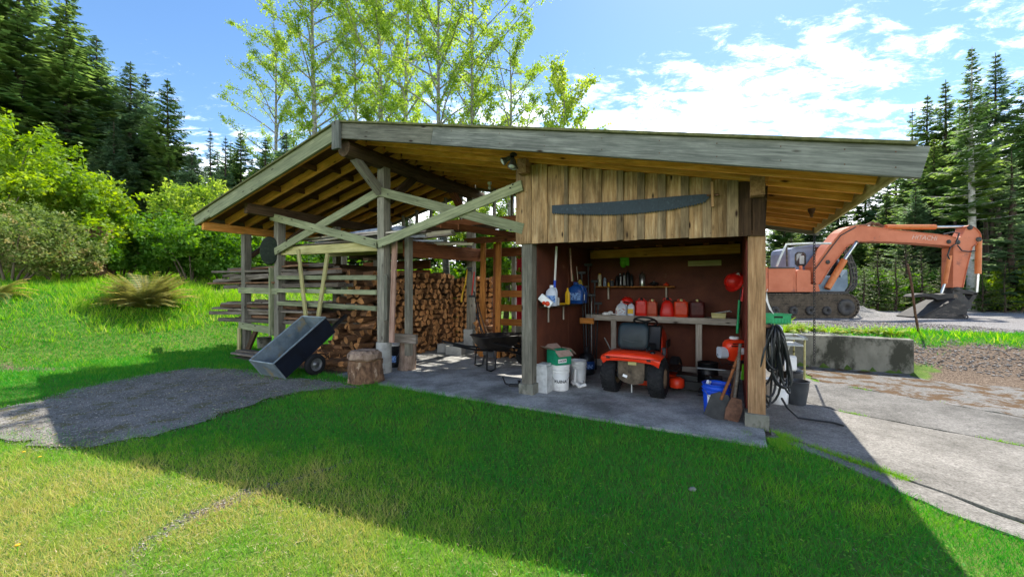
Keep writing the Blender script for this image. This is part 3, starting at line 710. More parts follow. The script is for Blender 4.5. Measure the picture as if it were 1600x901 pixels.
# barge boards
FH = 0.235
def barge(ua, ub, mat, v=V0, h=FH, dz=0.02, ext=0.0):
    return lb('barge_board', (ua, v, zr(ua) - dz - h / 2), (ub, v, zr(ub) - dz - h / 2 ), 0.045, h, mat)
barge(UR - 0.02, -9.55, 'green_wood')
barge(-9.56, -10.22, 'green_wood', v=V0 + 0.012, h=0.2)
barge(UR + 0.02, -3.72, 'grey_wood')
barge(-3.715, 1.04, 'blue_grey_wood')
barge(UR - 0.02, UL, 'grey_wood', v=V1)
barge(UR + 0.02, 1.0, 'grey_wood', v=V1)
lb('ridge_block', (UR, V0 - 0.05, 3.66), (UR, V0 - 0.05, 4.085), 0.17, 0.05, 'blue_grey_wood', up=FV)
lb('eave_board', (UE, V0 + 0.03, zr(UE) - 0.13), (UE, V1, zr(UE) - 0.13), 0.03, 0.19, 'pale_yellow_wood')
lb('eave_board', (UL, V0 + 0.03, zr(UL) - 0.12), (UL, V1, zr(UL) - 0.12), 0.03, 0.18, 'grey_wood')

# gable boards over the workshop bay
VB = -0.10
edges = [806, 830.5, 856, 883, 888, 911, 941, 965, 974, 997, 1007, 1029, 1040, 1065, 1076, 1099, 1111, 1137, 1153, 1175, 1197]
nar = {3, 7, 9, 11, 13, 15, 17}
for i in range(len(edges) - 1):
    ua, ub = u_at(edges[i], VB), u_at(edges[i + 1], VB)
    batten = i in nar
    um = (ua + ub) / 2; w = (ub - ua)
    zb = z_at((edges[i] + edges[i + 1]) / 2, 380.5 - (edges[i] - 806) / 391 * 13.5, VB) + random.uniform(-.004, .004)
    zt = zr(um) - 0.20
    mat = 'batten_wood' if batten else ('dark_board_wood' if i >= 18 else 'board_wood')
    if i == 17: w *= 1.0
    lb('batten' if batten else 'wall_plank', (um, VB - (0.022 if batten else random.uniform(0, .004)), zb), (um, VB - (0.022 if batten else 0), zt), w + (0.012 if batten else -0.008), 0.022, mat, up=FV)
# backing behind the gaps and battens
MB().prism([(u_at(807, VB), 2.14), (u_at(1196, VB), 2.12), (0.1, zr(0.1) - 0.22), (-2.86, zr(-2.86) - 0.22)], VB + 0.014, VB + 0.026, axis='y', M=Matrix.Translation(ORG) @ ROT_L).build('backing_sheet', 'dark_board_wood', S)
# trim rail below the barge
lb('wall_plate_trim', (-2.85, VB - 0.03, zr(-2.85) - 0.165), (0.1, VB - 0.03, zr(0.1) - 0.165), 0.03, 0.07, 'rafter_wood')

# crossed braces between front posts
VX = -0.10
def xb(u0, z0, u1, z1, v, mat='green_wood'): lb('cross_brace', (u0, v, z0), (u1, v, z1), 0.035, 0.15, mat)
xb(-8.78, 3.02, -5.62, 2.27, VX - 0.04)
xb(-8.70, 2.28, -5.62, 3.18, VX)
xb(-5.58, 2.27, -2.78, 2.93, VX - 0.04)
xb(-5.58, 3.18, -2.78, 2.33, VX)

# bolt heads and nails where the braces meet the posts
def bolt(px, py, v, r=.012, mat='dark_steel'):
    p = L(u_at(px, v), v, z_at(px, py, v)); MB().lathe([(r, 0), (r * .8, .008), (0, .009)], 8, M=ROT_L.to_3x3() @ Matrix.Rotation(R(90), 3, 'X')).build('bolt', mat, S, loc=p)
for px, py in ((590, 387), (598, 384), (436, 338), (441, 341), (534, 367), (797, 293), (801, 288), (798, 359), (606, 303), (594, 302), (447, 384), (585, 381)): bolt(px, py, VX - .062)
for px, py in ((815, 372), (822, 300), (868, 372), (930, 370), (990, 369), (1050, 366), (1110, 364), (1160, 364), (848, 262), (900, 262), (955, 262), (1017, 266), (1090, 270)): bolt(px, py, VB - .034, .006, 'rust')
for px in (560, 640, 705, 780, 850, 940, 1030, 1120, 1220, 1320, 1400):
    uu = u_at(px, V0 - .03)
    for dz in (.07, .19): MB().lathe([(.006, 0), (0, .003)], 6, M=ROT_L.to_3x3() @ Matrix.Rotation(R(90), 3, 'X')).build('nail_head', 'rust', S, loc=L(uu, V0 - .0235, zr(uu) - dz))
# rails of the lumber bay
lb('rail', (-8.62, VX, 1.73), (-5.68, VX, 1.69), 0.03, 0.085, 'green_wood')
lb('rail', (-8.62, VX, 1.46), (-5.68, VX, 1.43), 0.03, 0.085, 'green_wood')
lb('rail', (-8.62, VX, 1.19), (-7.05, VX, 1.175), 0.03, 0.085, 'green_wood')
lb('rail', (-7.06, VX - 0.004, 1.175), (-5.68, VX, 1.15), 0.03, 0.085, 'green_wood')
# loft floor over the left bay
lb('loft_header', (-8.60, 0.0, 2.29), (-5.70, 0.0, 2.25), 0.05, 0.17, 'pale_yellow_wood')
lb('loft_beam', (-5.42, 0.3, 2.22), (-5.42, 2.95, 2.28), 0.05, 0.29, 'brown_wood')
lb('loft_beam', (-8.6, 0.05, 2.0), (-8.6, 2.6, 2.0), 0.06, 0.18, 'dark_beam_wood')
for i in range(12):
    v = 0.12 + i * 0.215
    lb('loft_plank', (-8.6 + random.uniform(-.1, .1), v, 2.40), (-5.45 + random.uniform(-.05, .1), v, 2.385), 0.2, 0.03, 'old_lumber')
for i in range(4):
    v = 0.5 + i * 0.6
    lb('loft_joist', (-8.6, v, 2.31), (-5.45, v, 2.30), 0.045, 0.13, 'pale_yellow_wood' if i < 2 else 'dark_beam_wood')
# back wall boards, left bay
for z, h, m in ((2.62, .2, 'dark_beam_wood'), (2.38, .2, 'dark_beam_wood'), (2.12, .22, 'brown_wood'), (1.88, .2, 'brown_wood'), (1.64, .18, 'brown_wood'), (0.95, .14, 'brown_wood')):
    lb('back_slat', (-9.4, 2.80, z), (-6.95, 2.80, z - 0.01), 0.03, h, m)
lb('back_slat', (-9.9, 2.72, 2.95), (-2.9, 2.72, 2.95), 0.05, 0.2, 'dark_beam_wood')
lb('top_plate', (-8.5, 2.76, 3.10), (-2.8, 2.76, 3.10), 0.09, 0.05, 'post_wood')
# open studs of the back gable
for u in np.arange(-8.3, -2.9, 0.47):
    if abs(u - UR) < 0.2: continue
    lb('gable_stud', (u, 2.76, 3.125), (u, 2.76, zr(u) - 0.18), 0.045, 0.09, 'post_wood', up=FV)
# slatted back wall of the middle bay
for z, h, m in ((2.32, .2, 'brown_wood'), (1.72, .17, 'brown_wood'), (1.38, .15, 'orange_wood'), (1.06, .15, 'orange_wood'), (0.74, .15, 'orange_wood'), (0.42, .15, 'orange_wood')):
    lb('back_slat', (-5.5 if z > 2 else -5.0, 2.78, z), (-2.85, 2.78, z), 0.025, h, m)
lb('slat_post', (-4.55, 2.84, 0.05), (-4.55, 2.84, 2.3), 0.09, 0.05, 'post_wood', up=FV)
lb('loft_slat', (-5.4, 1.2, 2.78), (-2.9, 1.2, 2.72), 0.05, 0.12, 'brown_wood')
lb('loft_joist', (-5.3, 2.0, 2.52), (-2.9, 2.0, 2.50), 0.05, 0.12, 'brown_wood')
lb('loft_joist', (-4.9, 0.7, 2.66), (-4.2, 2.7, 2.6), 0.05, 0.10, 'brown_wood')
lb('loft_joist', (-4.5, 0.7, 2.60), (-3.85, 2.7, 2.56), 0.05, 0.10, 'brown_wood')
# rack arms left of the corner post
lb('rack_arm', (-10.12, -0.09, 1.46), (-8.62, -0.09, 1.44), 0.04, 0.13, 'green_wood')
lb('rack_arm', (-10.12, -0.09, 0.66), (-8.78, -0.09, 0.60), 0.04, 0.15, 'green_wood')
lb('rack_arm', (-10.05, 2.1, 1.46), (-8.62, 2.1, 1.44), 0.04, 0.13, 'green_wood')
lb('rack_arm', (-10.05, 2.1, 0.66), (-8.78, 2.1, 0.60), 0.04, 0.15, 'green_wood')
lb('rack_leg', (-10.05, -0.13, 0.0), (-10.05, -0.13, 0.6), 0.09, 0.04, 'pale_yellow_wood', up=FV)
lb('rack_leg', (-8.84, -0.10, 0.5), (-8.84, -0.10, 1.95), 0.05, 0.09, 'green_wood', up=FV)
lb('rack_brace', (-9.85, -0.08, 0.02), (-9.6, 0.0, 0.55), 0.07, 0.09, 'dark_beam_wood')

# workshop bay: brown sheets on left, back and right, loft above
def panel(name, a, b, z0, z1, mat, t=0.02):
    return beam(name, L(a[0], a[1], (z0 + z1) / 2), L(b[0], b[1], (z0 + z1) / 2), t, z1 - z0, mat, S, ch=0.001)
panel('wall_panel', (-2.66, 0.09), (-2.66, 1.28), 0.03, 3.08, 'brown_panel')
panel('wall_panel', (-2.684, 1.2), (-2.684, 1.36), 0.03, 3.0, 'brown_panel')
panel('wall_panel', (-2.655, 1.285), (-2.655, 2.54), 0.03, 3.0, 'brown_panel')
panel('wall_panel', (-2.65, 2.52), (-1.40, 2.52), 0.10, 2.6, 'brown_panel')
panel('wall_panel', (-1.445, 2.495), (-0.08, 2.495), 0.10, 2.6, 'brown_panel')
panel('wall_panel', (-0.085, 0.09), (-0.085, 2.5), 0.06, 2.45, 'red_brown_panel')
panel('wall_panel', (0.075, 0.09), (0.075, 2.5), 0.06, 2.45, 'board_wood')
lb('sill_board', (-2.62, 2.45, 0.09), (-0.1, 2.45, 0.09), 0.04, 0.12, 'bench_wood')
lb('ceiling_beam', (-2.55, 2.22, 2.13), (-0.12, 2.22, 2.13), 0.09, 0.15, 'rafter_wood')
for i in range(9):
    v = 0.15 + i * 0.27
    lb('ceiling_plank', (-2.64, v, 2.25), (-0.1, v, 2.25), 0.25, 0.03, 'deck_wood')
for i in range(7):
    u = -2.4 + i * 0.36
    lb('ceiling_joist', (u, 2.05, 2.222), (u, 2.4, 2.222), 0.09, 0.025, 'brown_wood')
lb('nailed_batten', (u_at(1075, 2.47), 2.475, 1.93), (u_at(1127, 2.47), 2.475, 1.93), 0.02, 0.09, 'pale_yellow_wood')
lb('nailed_batten', (-1.02, 2.47, 1.10), (-0.75, 2.47, 1.10), 0.02, 0.09, 'brown_wood')
# bench
lb('bench_top', (-2.56, 2.18, 1.0), (-0.13, 2.18, 1.0), 0.5, 0.05, 'bench_wood')
lb('bench_edge', (-2.56, 1.915, 0.985), (-0.14, 1.915, 0.985), 0.03, 0.1, 'bench_wood')
for px in (959, 1092): lb('bench_leg', (u_at(px, 1.95), 1.95, 0.04), (u_at(px, 1.95), 1.95, 0.93), 0.09, 0.04, 'bench_wood', up=FV)
# shelves
lb('shelf', (-2.5, 2.38, 1.53), (-1.10, 2.38, 1.53), 0.19, 0.02, 'orange_wood')
for u in (-2.28, -1.25): lb('shelf_bracket', (u, 2.43, 1.30), (u, 2.43, 1.52), 0.03, 0.02, 'bench_wood', up=FV)
lb('side_shelf', (-2.55, 0.14, 1.235), (-2.55, 1.75, 1.235), 0.2, 0.022, 'dark_board_wood')
for v in (0.4, 1.0): lb('shelf_bracket', (-2.62, v, 1.0), (-2.62, v, 1.22), 0.02, 0.025, 'bench_wood', up=FV)
lb('nailing_block', (-2.6, 1.75, 0.93), (-2.35, 1.75, 0.93), 0.05, 0.1, 'orange_wood')
# lights under the barge board
def lampset(p, name, label, dirs, aim):
    t = thing(name, label, 'light', p)
    MB().lathe([(0.05, 0), (0.05, 0.02), (0.03, 0.04)], 14).build('mounting_plate', 'dark_steel', t, loc=p)
    for d in dirs:
        d = Vector(d).normalized(); q = d.to_track_quat('Z', 'Y').to_matrix()
        MB().tube([p, p + d * 0.05], 0.012, 6).build('swivel_arm', 'dark_steel', t)
        h = MB().lathe([(0.02, 0.04), (0.03, 0.06), (0.032, 0.11), (0.05, 0.15), (0.055, 0.17)], 14, c=p, M=q).build('lamp_head', 'steel', t)
        MB().lathe([(0.045, 0.165), (0.03, 0.178), (0.0, 0.182)], 14, c=p, M=q).build('lamp_lens', 'lamp_glass', h)
    return t
fl = L(u_at(802, -0.42), -0.42, 0); fl.z = CAM_H - (243 - 450) / 622 * fl.y
lampset(fl, 'flood_light', 'three-headed flood light hanging beside the beam end at the corner of the board gable', [(-0.9, -0.15, -0.55), (-0.15, -0.35, -1.0), (0.1, 0.3, -1.1)], None)
bl = L(u_at(765, 1.6), 1.6, 0); bl.z = CAM_H - (284 - 450) / 622 * bl.y
t = thing('bare_bulb', 'bare bulb in a white holder hanging under the rafters of the middle bay', 'light', bl)
MB().lathe([(0.04, 0.0), (0.045, -0.03), (0.02, -0.06)][::-1], 12).build('bulb_holder', 'white_plastic', t, loc=bl)
MB().lathe([(0.0, -0.15), (0.03, -0.13), (0.035, -0.11), (0.018, -0.06)], 12).build('bulb', 'lamp_glass', t, loc=bl)
bl2 = L(0.62, 1.0, 0); bl2.z = zr(0.62) - 0.2
t = thing('eave_fitting', 'small rusty fitting under the right-hand eave', 'light', bl2)  # a small brown wedge, given a made-up holder and bulb shape
MB().lathe([(0.02, -0.07), (0.04, -0.02), (0.04, 0.0)], 12).build('bulb_holder', 'rust', t, loc=bl2)
MB().lathe([(0.0, -0.11), (0.02, -0.10), (0.014, -0.07)], 12).build('bulb', 'rust', t, loc=bl2)

# crosscut saw on the boards
saw = thing('crosscut_saw', 'long old two-man crosscut saw blade hung on the gable boards above the workshop bay', 'saw', L(-1.3, VB - 0.05, 2.5))
sp = [(862, 320), (910, 317.5), (960, 314), (1010, 310), (1060, 305.5), (1100, 302.5), (1107, 303.5), (1108, 308), (1103, 313), (1085, 318), (1050, 325), (1010, 330), (970, 333), (930, 333.5), (890, 332.5), (862, 331.5)]
up_ = [(u_at(x, VB - .06), z_at(x, y, VB - .06)) for x, y in sp]
poly = up_[:9]
low_e = up_[8:]
tp = []
for (u0, z0), (u1, z1) in zip(low_e[:-1], low_e[1:]):
    k = max(2, int(abs(u0 - u1) / 0.028))
    for j in range(k):
        f = j / k; uu, zz = u0 + (u1 - u0) * f, z0 + (z1 - z0) * f
        tp.append((uu, zz)); tp.append((uu - 0.008, zz - 0.022))
tp.append(low_e[-1])
MB().prism(poly + tp, VB - 0.052, VB - 0.048, axis='y', M=Matrix.Translation(ORG) @ ROT_L).build('saw_blade', 'saw_steel', saw)
hu = u_at(1114, VB - .06)
beam('saw_handle', L(hu, VB - 0.06, z_at(1114, 324, VB)), L(hu - 0.01, VB - 0.06, z_at(1112, 286, VB)), 0.028, 0.028, 'tan_post_wood', saw)
MB().tube([L(hu - 0.06, VB - 0.055, z_at(1108, 306, VB)), L(hu + 0.06, VB - 0.055, z_at(1116, 306, VB))], 0.011, 8).build('handle_bolt', 'rust', saw)

# dark disc on the corner post
dp = L(-8.80, -0.16, 0); dp.z = CAM_H - (391 - 450) / 622 * dp.y
MBd = MB().lathe([(0.285, -0.015), (0.30, -0.005), (0.30, 0.012), (0.27, 0.024), (0.1, 0.026), (0.0, 0.026)], 40, M=(ROT_L.to_3x3() @ Matrix.Rotation(R(90), 3, 'X') @ Matrix.Rotation(R(38), 3, 'Y')), sx=0.62)
o = MBd.build('straw_archery_disc', 'disc_green', loc=dp)
tag(o, 'dark mossy round disc hung on the corner post of the lumber bay', 'disc')

# ------------------------------------------------------------------ boards in the racks: each its own thing
def lumber(u0, u1, v, z, w, h, mat, label, group, roll=0.0, yaw=0.0, tilt=0.0, name='lumber_board'):
    um = (u0 + u1) / 2; ln = u1 - u0
    a = L(u0, v - yaw * ln / 2, z - tilt * ln / 2); b = L(u1, v + yaw * ln / 2, z + tilt * ln / 2)
    o = beam(name, a, b, w, h, mat, None, roll=roll)
    return tag(o, label, 'board', group)
rr = random.Random(5)
for lev, (z0, n, lab, grp) in enumerate(((1.545, 26, 'weathered board sticking out of the upper bundle of the lumber rack', 'boards in the upper rack bundle'), (0.76, 26, 'dark split board sticking out of the lower bundle of the lumber rack', 'boards in the lower rack bundle'))):
    k = 0
    for row in range(6 if lev == 0 else 6):
        for c in range(5 if row < 3 else 4):
            if k >= n: break
            v = 0.08 + c * 0.21 + rr.uniform(-.04, .04)
            z = z0 + row * 0.082 + rr.uniform(0, .02)
            u0 = -11.1 + rr.uniform(-.9, 0.9) * (1 if row else .5) + (0.3 if row > 3 else 0)
            u1 = u0 + rr.uniform(2.6, 4.4)
            lumber(u0, min(u1, -6.9), v, z, rr.uniform(.09, .24), rr.uniform(.035, .085), rr.choice(['old_lumber', 'old_lumber', 'brown_lumber']), lab, grp, roll=rr.uniform(-.12, .12), yaw=rr.uniform(-.06, .06), tilt=rr.uniform(-.018, .03) if row else 0.01)
            k += 1
# bundles on the loft
for k in range(14):
    v = 0.1 + (k % 7) * 0.3 + rr.uniform(-.05, .05); z = 2.45 + (k // 7) * 0.06 + rr.uniform(0, .03)
    u0 = -8.3 + rr.uniform(0, .6)
    lumber(u0, u0 + rr.uniform(2.2, 2.9), v, z, rr.uniform(.08, .16), .03, rr.choice(['old_lumber', 'bench_wood', 'blue_grey_wood']), 'weathered board lying on the loft of the left bay', 'boards stored on the loft', yaw=rr.uniform(-.06, .06), tilt=rr.uniform(0, .035))
def pipe(a, b, r, mat, label, name='plastic_pipe', cat='pipe', group=None, hollow=True):
    a, b = Vector(a), Vector(b); d = (b - a).normalized()
    mb = MB().tube([a, b], r, 18, cap=not hollow)
    if hollow:
        mb.tube([b - d * 0.3, b + d * 0.001], r * 0.82, 18, cap=False); mb.tube([a, a + d * .01], r * .82, 18)
        q = d.to_track_quat('Z', 'Y').to_matrix(); mb.lathe([(r * .82, 0), (r, 0.001)], 18, c=b, M=q, smooth=False)
    o = mb.build(name, mat); return tag(o, label, cat, group)
pipe(L(-7.9, 1.0, 2.52), L(-5.12, 1.35, 2.62), 0.062, 'pvc_cream', 'thick cream plastic pipe end poking out over the loft beam')
pipe(L(-8.0, 0.5, 2.47), L(-5.3, 0.75, 2.50), 0.035, 'pale_plastic', 'thin white plastic pipe on the loft just below the thick cream pipe')
pipe(L(-7.6, 0.8, 2.47), L(-4.62, 1.35, 2.36), 0.028, 'pvc_cream', 'slim pale pole sloping down past the loft beam', hollow=False)
pipe(L(-7.4, 0.35, 2.47), L(-5.0, 0.9, 2.40), 0.018, 'pale_plastic', 'thin pale strip sagging off the loft edge', name='thin_strip', cat='strip', hollow=False)
o = MB().tube([L(-7.7, 0.15, 2.45), L(-7.0, 0.18, 2.52), L(-6.3, 0.2, 2.56), L(-5.75, 0.22, 2.60)], [0.03, 0.05, 0.05, 0.03], 8).build('rolled_pale_tarp', 'fabric_blue'); tag(o, 'rolled pale blue tarpaulin lying on the loft boards', 'tarp')
mb = MB(); 
for k in range(5):
    p = L(-5.52 + rr.uniform(-.08, .1), 0.25 + rr.uniform(-.05, .1), 2.53 + k * .022); mb.lathe([(0.0, -.02), (0.09, -.01), (0.1, 0.01), (0.0, .025)], 10, c=p, sx=1.3)
o = mb.build('crumpled_blue_cloth', 'fabric_blue'); tag(o, 'crumpled blue and white cloth on the loft behind the middle post', 'cloth')

# two tapering sticks standing against the rails
for (x0, y0), (x1, y1) in (((466, 389), (479, 503)), ((512, 396), (496, 503))):
    a = L(u_at(x0, -.17), -.17, 0); a.z = CAM_H - (y0 - 450) / 622 * a.y
    b = L(u_at(x1, -.17), -.17, 0); b.z = CAM_H - (y1 - 450) / 622 * b.y
    o = beam('leaning_stick', b, a, 0.085, 0.04, 'pale_yellow_wood', None, up=FV)
    tag(o, 'pale squared stick against the rails, leaning right at its foot' if x0 < 480 else 'pale squared stick against the rails, leaning left at its foot', 'stick')
# boards leaning in the middle bay
a = L(-5.35, -0.02, 0.56)
o = beam('leaning_board', L(-5.36, -0.05, 0.57), L(-5.38, 0.05, 2.46), 0.105, 0.04, 'pink_wood', None, up=FV); tag(o, 'long reddish two-by-four standing just right of the middle front post', 'board')
for u, v, z, m, lab in ((-4.98, 2.15, 2.62, 'orange_wood', 'wide orange-brown board upright against the slatted back wall'), (-4.62, 2.2, 2.5, 'orange_wood', 'orange-brown board with a foot block in front of the slatted back wall'), (-4.86, 2.45, 2.5, 'brown_wood', 'thin dark board between the two orange upright boards')):
    o = beam('upright_board', L(u + .04, v, 0.03), L(u, v + 0.1, z), 0.12 if m == 'orange_wood' else .07, 0.05, m, None, up=FV); tag(o, lab, 'board')

# red outhouse with white trim beyond the slats
hut = thing('red_hut', 'red painted hut wall with white trim seen through the slats', 'hut', L(-4.75, 6.3, 0))
panel_o = MB().box((2.4, 1.6, 2.1), (0, 0, 1.55)).build('hut_wall', 'red_paint', hut, loc=L(-4.75, 6.3, 0), rot=(0, 0, -TH))
MB().box((0.09, 0.05, 2.1), (-1.2, -0.81, 1.55)).build('corner_trim', 'label_white', hut, loc=L(-4.75, 6.3, 0), rot=(0, 0, -TH))
MB().box((2.45, 0.05, 0.08), (0, -0.815, 2.56)).build('top_trim', 'label_white', hut, loc=L(-4.75, 6.3, 0), rot=(0, 0, -TH))
MB().box((2.6, 1.8, 0.08), (0, 0, 2.66), ch=.01).build('hut_roof', 'grey_plastic', hut, loc=L(-4.75, 6.3, 0), rot=(0, 0, -TH))
MB().box((2.4, 1.6, 0.5), (0, 0, 0.25)).build('hut_base', 'concrete', hut, loc=L(-4.75, 6.3, 0), rot=(0, 0, -TH))
# ------------------------------------------------------------------ things on the shed floor
def put(o, loc, rz=0.0):
    o.location = loc; o.rotation_euler = (0, 0, rz); return o
def part(mb, name, parent, mat=None): return mb.build(name, mat, parent, local=True)
def floor_pt(px, py, z=0.03):
    x, y = pxg(px, py, z); return Vector((x, y, z))
BU = -TH   # rotation that lines a thing up with the shed

# riding mower seen from behind; local x to the right, y forwards
mw = thing('riding_mower', 'orange-red riding lawn mower parked rear-first in the workshop bay', 'lawn mower')
def wheel(parent, c, r, w, name='wheel', rim='rim_tan', tread=True, n=26, axis='x'):
    q = Matrix.Rotation(R(90), 3, 'Y') if axis == 'x' else Matrix.Rotation(R(90), 3, 'X')
    mb = MB().lathe([(r * .52, -w * .42), (r * .80, -w * .5), (r * .95, -w * .42), (r, -w * .25), (r, w * .25), (r * .95, w * .42), (r * .80, w * .5), (r * .52, w * .42)], n, c=c, M=q, caps=False)
    if tread:
        c = Vector(c)
        for k in range(22):
            a = 2 * PI * k / 22
            for sgn in (-1, 1):
                d = Vector((0, math.cos(a + sgn * .07), math.sin(a + sgn * .07))) if axis == 'x' else Vector((math.cos(a + sgn * .07), 0, math.sin(a + sgn * .07)))
                ax = Vector((1, 0, 0)) if axis == 'x' else Vector((0, 1, 0))
                M = Matrix((ax, d, ax.cross(d))).transposed()
                mb.box((w * .40, 0.014, r * .12), c + ax * (sgn * w * .22) + d * r, rot=M @ Matrix.Rotation(sgn * .5, 3, 'Y'))
    o = part(mb, name, parent, 'rubber')
    rm = MB().lathe([(0.0, w * .20), (r * .18, w * .28), (r * .2, w * .3), (r * .28, w * .16), (r * .46, w * .2), (r * .53, w * .42), (r * .55, w * .36), (r * .55, -w * .36), (r * .5, -w * .3), (r * .3, -w * .1), (0.0, -w * .1)], 22, c=c, M=q)
    o2 = part(rm, 'rim', o, rim); return o
for s in (-1, 1): wheel(mw, (s * 0.32, 0, 0.255), 0.255, 0.21)
for s in (-1, 1): wheel(mw, (s * 0.33, 1.2, 0.19), 0.19, 0.15, tread=False)
def rear_fender():
    pts = []
    mb = MB().mat('mower_orange')
    # moulded fender deck: section across x lofted along y
    xs = np.linspace(-0.40, 0.40, 15)
    rows = []
    for y, dz, sc in ((-0.30, -0.085, 0.93), (-0.335, -0.02, 0.985), (-0.30, 0.02, 1.0), (-0.1, 0.03, 1.0), (0.12, 0.03, 0.98), (0.20, -0.03, 0.93)):
        rows.append([(x * sc, y + 0.06 * (abs(x) / .4) ** 3, 0.555 + dz + 0.03 * math.cos(abs(x) / .4 * 1.5) - 0.04 * max(0, abs(x) - .32) / .08) for x in xs])
    v = [p for r in rows for p in r]; n = len(xs); f = []
    for i in range(len(rows) - 1):
        for j in range(n - 1): f.append((i * n + j, i * n + j + 1, (i + 1) * n + j + 1, (i + 1) * n + j))
    mb.add(v, f, True)
    return mb
part(rear_fender(), 'rear_fender', mw)
part(MB().tube([(x * .395, -.338 + .06 * abs(x) ** 3, .545 - .03 * max(0, abs(x) - .8)) for x in np.linspace(-1, 1, 15)], .004, 5), 'fender_seam', mw, 'dark_red_plastic')
for s in (-1, 1): part(MB().box((.05, .012, .028), (s * .27, -.342, .535), ch=.004), 'tail_reflector', mw, 'dark_red_plastic')
part(MB().lathe([(.035, 0), (.035, .02), (.02, .028), (0, .028)], 14, c=(.27, -.12, .60)), 'fuel_cap', mw, 'black_plastic')
part(MB().prism([(-.34, -.1), (.34, -.1), (.34, .16), (-.34, .16)], 0.43, 0.50, axis='z'), 'fender_underside', mw, 'dark_red_plastic')
hp = part(MB().prism([(-.18, .51), (.18, .51), (.18, .28), (.16, .20), (0.04, .165), (-.10, .19), (-.17, .23)], -0.19, -0.165, axis='y'), 'hitch_plate', mw, 'mud_metal')
part(MB().box((.11, .02, .045), (.02, -.195, .455), ch=.006), 'reflector', hp, 'pale_yellow_wood')
part(MB().box((.06, .004, .035), (-.08, -.192, .275), rot=(0, .3, 0)), 'sticker', hp, 'label_white')
part(MB().tube([(.0, -.15, .2), (.0, -.15, .05)], 0.009, 8), 'hitch_pin', mw, 'pale_metal')
part(MB().box((.42, .35, .22), (0, .05, .33), ch=.02).tube([(-.3, 0, .25), (.3, 0, .25)], .04, 10), 'transaxle', mw, 'dark_steel')
part(MB().box((.34, 1.15, .10), (0, .7, .38), ch=.02), 'chassis', mw, 'dark_steel')
# seat: curved back and cushion
def rounded(w, h, r, n=5):
    pts = []
    for cx_, cy_, a0 in ((w / 2 - r, h / 2 - r, 0), (-w / 2 + r, h / 2 - r, 90), (-w / 2 + r, -h / 2 + r, 180), (w / 2 - r, -h / 2 + r, 270)):
        for k in range(n + 1):
            a = R(a0 + 90 * k / n); pts.append((cx_ + r * math.cos(a), cy_ + r * math.sin(a)))
    return pts
def pad(mb, w, h, d, r, M, bulge=0.02):
    """a rounded cushion: stacked rounded rectangles"""
    base = rounded(w, h, r); n = len(base); lay = [(0.93, 0), (1.0, .25), (1.0, .7), (0.95, .92), (0.8, 1.0)]
    v = []
    for s_, t_ in lay: v += [M @ Vector((x * s_, -d * t_ - (bulge if t_ == 1 else 0), y * s_)) for x, y in base]
    f = [tuple(range(n))]
    for i in range(len(lay) - 1): f += [(i * n + k, (i + 1) * n + k, (i + 1) * n + (k + 1) % n, i * n + (k + 1) % n) for k in range(n)]
    f.append(tuple(range((len(lay) - 1) * n + n - 1, (len(lay) - 1) * n - 1, -1)))
    return mb.add(v, f, True)
M_b = Matrix.Translation((0, -.02, .80)) @ Matrix.Rotation(R(-10), 4, 'X')
bk = part(pad(MB(), .42, .37, .09, .09, M_b, .01), 'seat_back', mw, 'seat_vinyl')
part(MB().tube([M_b @ Vector((x, -.106, -.05 - .03 * math.cos(x / .12 * 1.5))) for x in np.linspace(-.12, .12, 9)], .004, 6), 'moulded_smile_line', bk, 'grey_plastic')
part(MB().box((.40, .40, .09), (0, .22, .63), ch=.035), 'seat_cushion', mw, 'seat_vinyl')
part(MB().tube([(-.17, -.03, .60), (-.17, .0, .64), (.17, .0, .64), (.17, -.03, .60)], .012, 8), 'seat_frame', mw, 'steel')
# steering wheel
cst = Vector((0.0, .62, .96)); Mt = Matrix.Rotation(R(-28), 3, 'X')
sw = part(MB().tube([cst + Mt @ Vector((.17 * math.cos(a), .17 * math.sin(a), 0)) for a in np.linspace(0, 2 * PI, 24, endpoint=False)], .015, 8, closed=True), 'steering_wheel', mw, 'black_plastic')
for a in (90, 210, 330): part(MB().tube([cst, cst + Mt @ Vector((.16 * math.cos(R(a)), .16 * math.sin(R(a)), 0))], .014, 6), 'steering_spoke', sw, 'black_plastic')
part(MB().tube([cst, cst + Vector((0, .08, -.3))], [.04, .05], 10), 'steering_column', mw, 'black_plastic')
part(MB().box((.40, .12, .40), (0, .74, .70), rot=(R(-14), 0, 0), ch=.03), 'dash_tower', mw, 'black_plastic')
# hood
mb = MB(); rows = []; n = 13
for y, w, zt, zb in ((.80, .25, .88, .40), (.95, .25, .90, .36), (1.25, .235, .84, .32), (1.42, .20, .74, .30), (1.48, .15, .62, .30)):
    rows.append([(.85 * w * math.copysign(min(1, abs(math.cos(a)) ** .5), math.cos(a)), y, zb + (zt - zb) * math.sin(a) ** .45) for a in np.linspace(0.001, PI - .001, n)])
v = [p for r in rows for p in r]; f = [(i * n + j, i * n + j + 1, (i + 1) * n + j + 1, (i + 1) * n + j) for i in range(4) for j in range(n - 1)]
mb.add(v, f, True).add(rows[-1], [tuple(range(n))]).add(rows[0], [tuple(range(n - 1, -1, -1))])
hood = part(mb, 'hood', mw, 'mower_orange')
part(MB().box((.012, .26, .12), (.252, 1.05, .6), ch=.004), 'hood_vent', hood, 'black_plastic')
part(MB().box((.30, .5, .02), (-.34, .62, .30), ch=.006), 'foot_rest', mw, 'black_plastic')
part(MB().box((.30, .5, .02), (.34, .62, .30), ch=.006), 'foot_rest', mw, 'black_plastic')
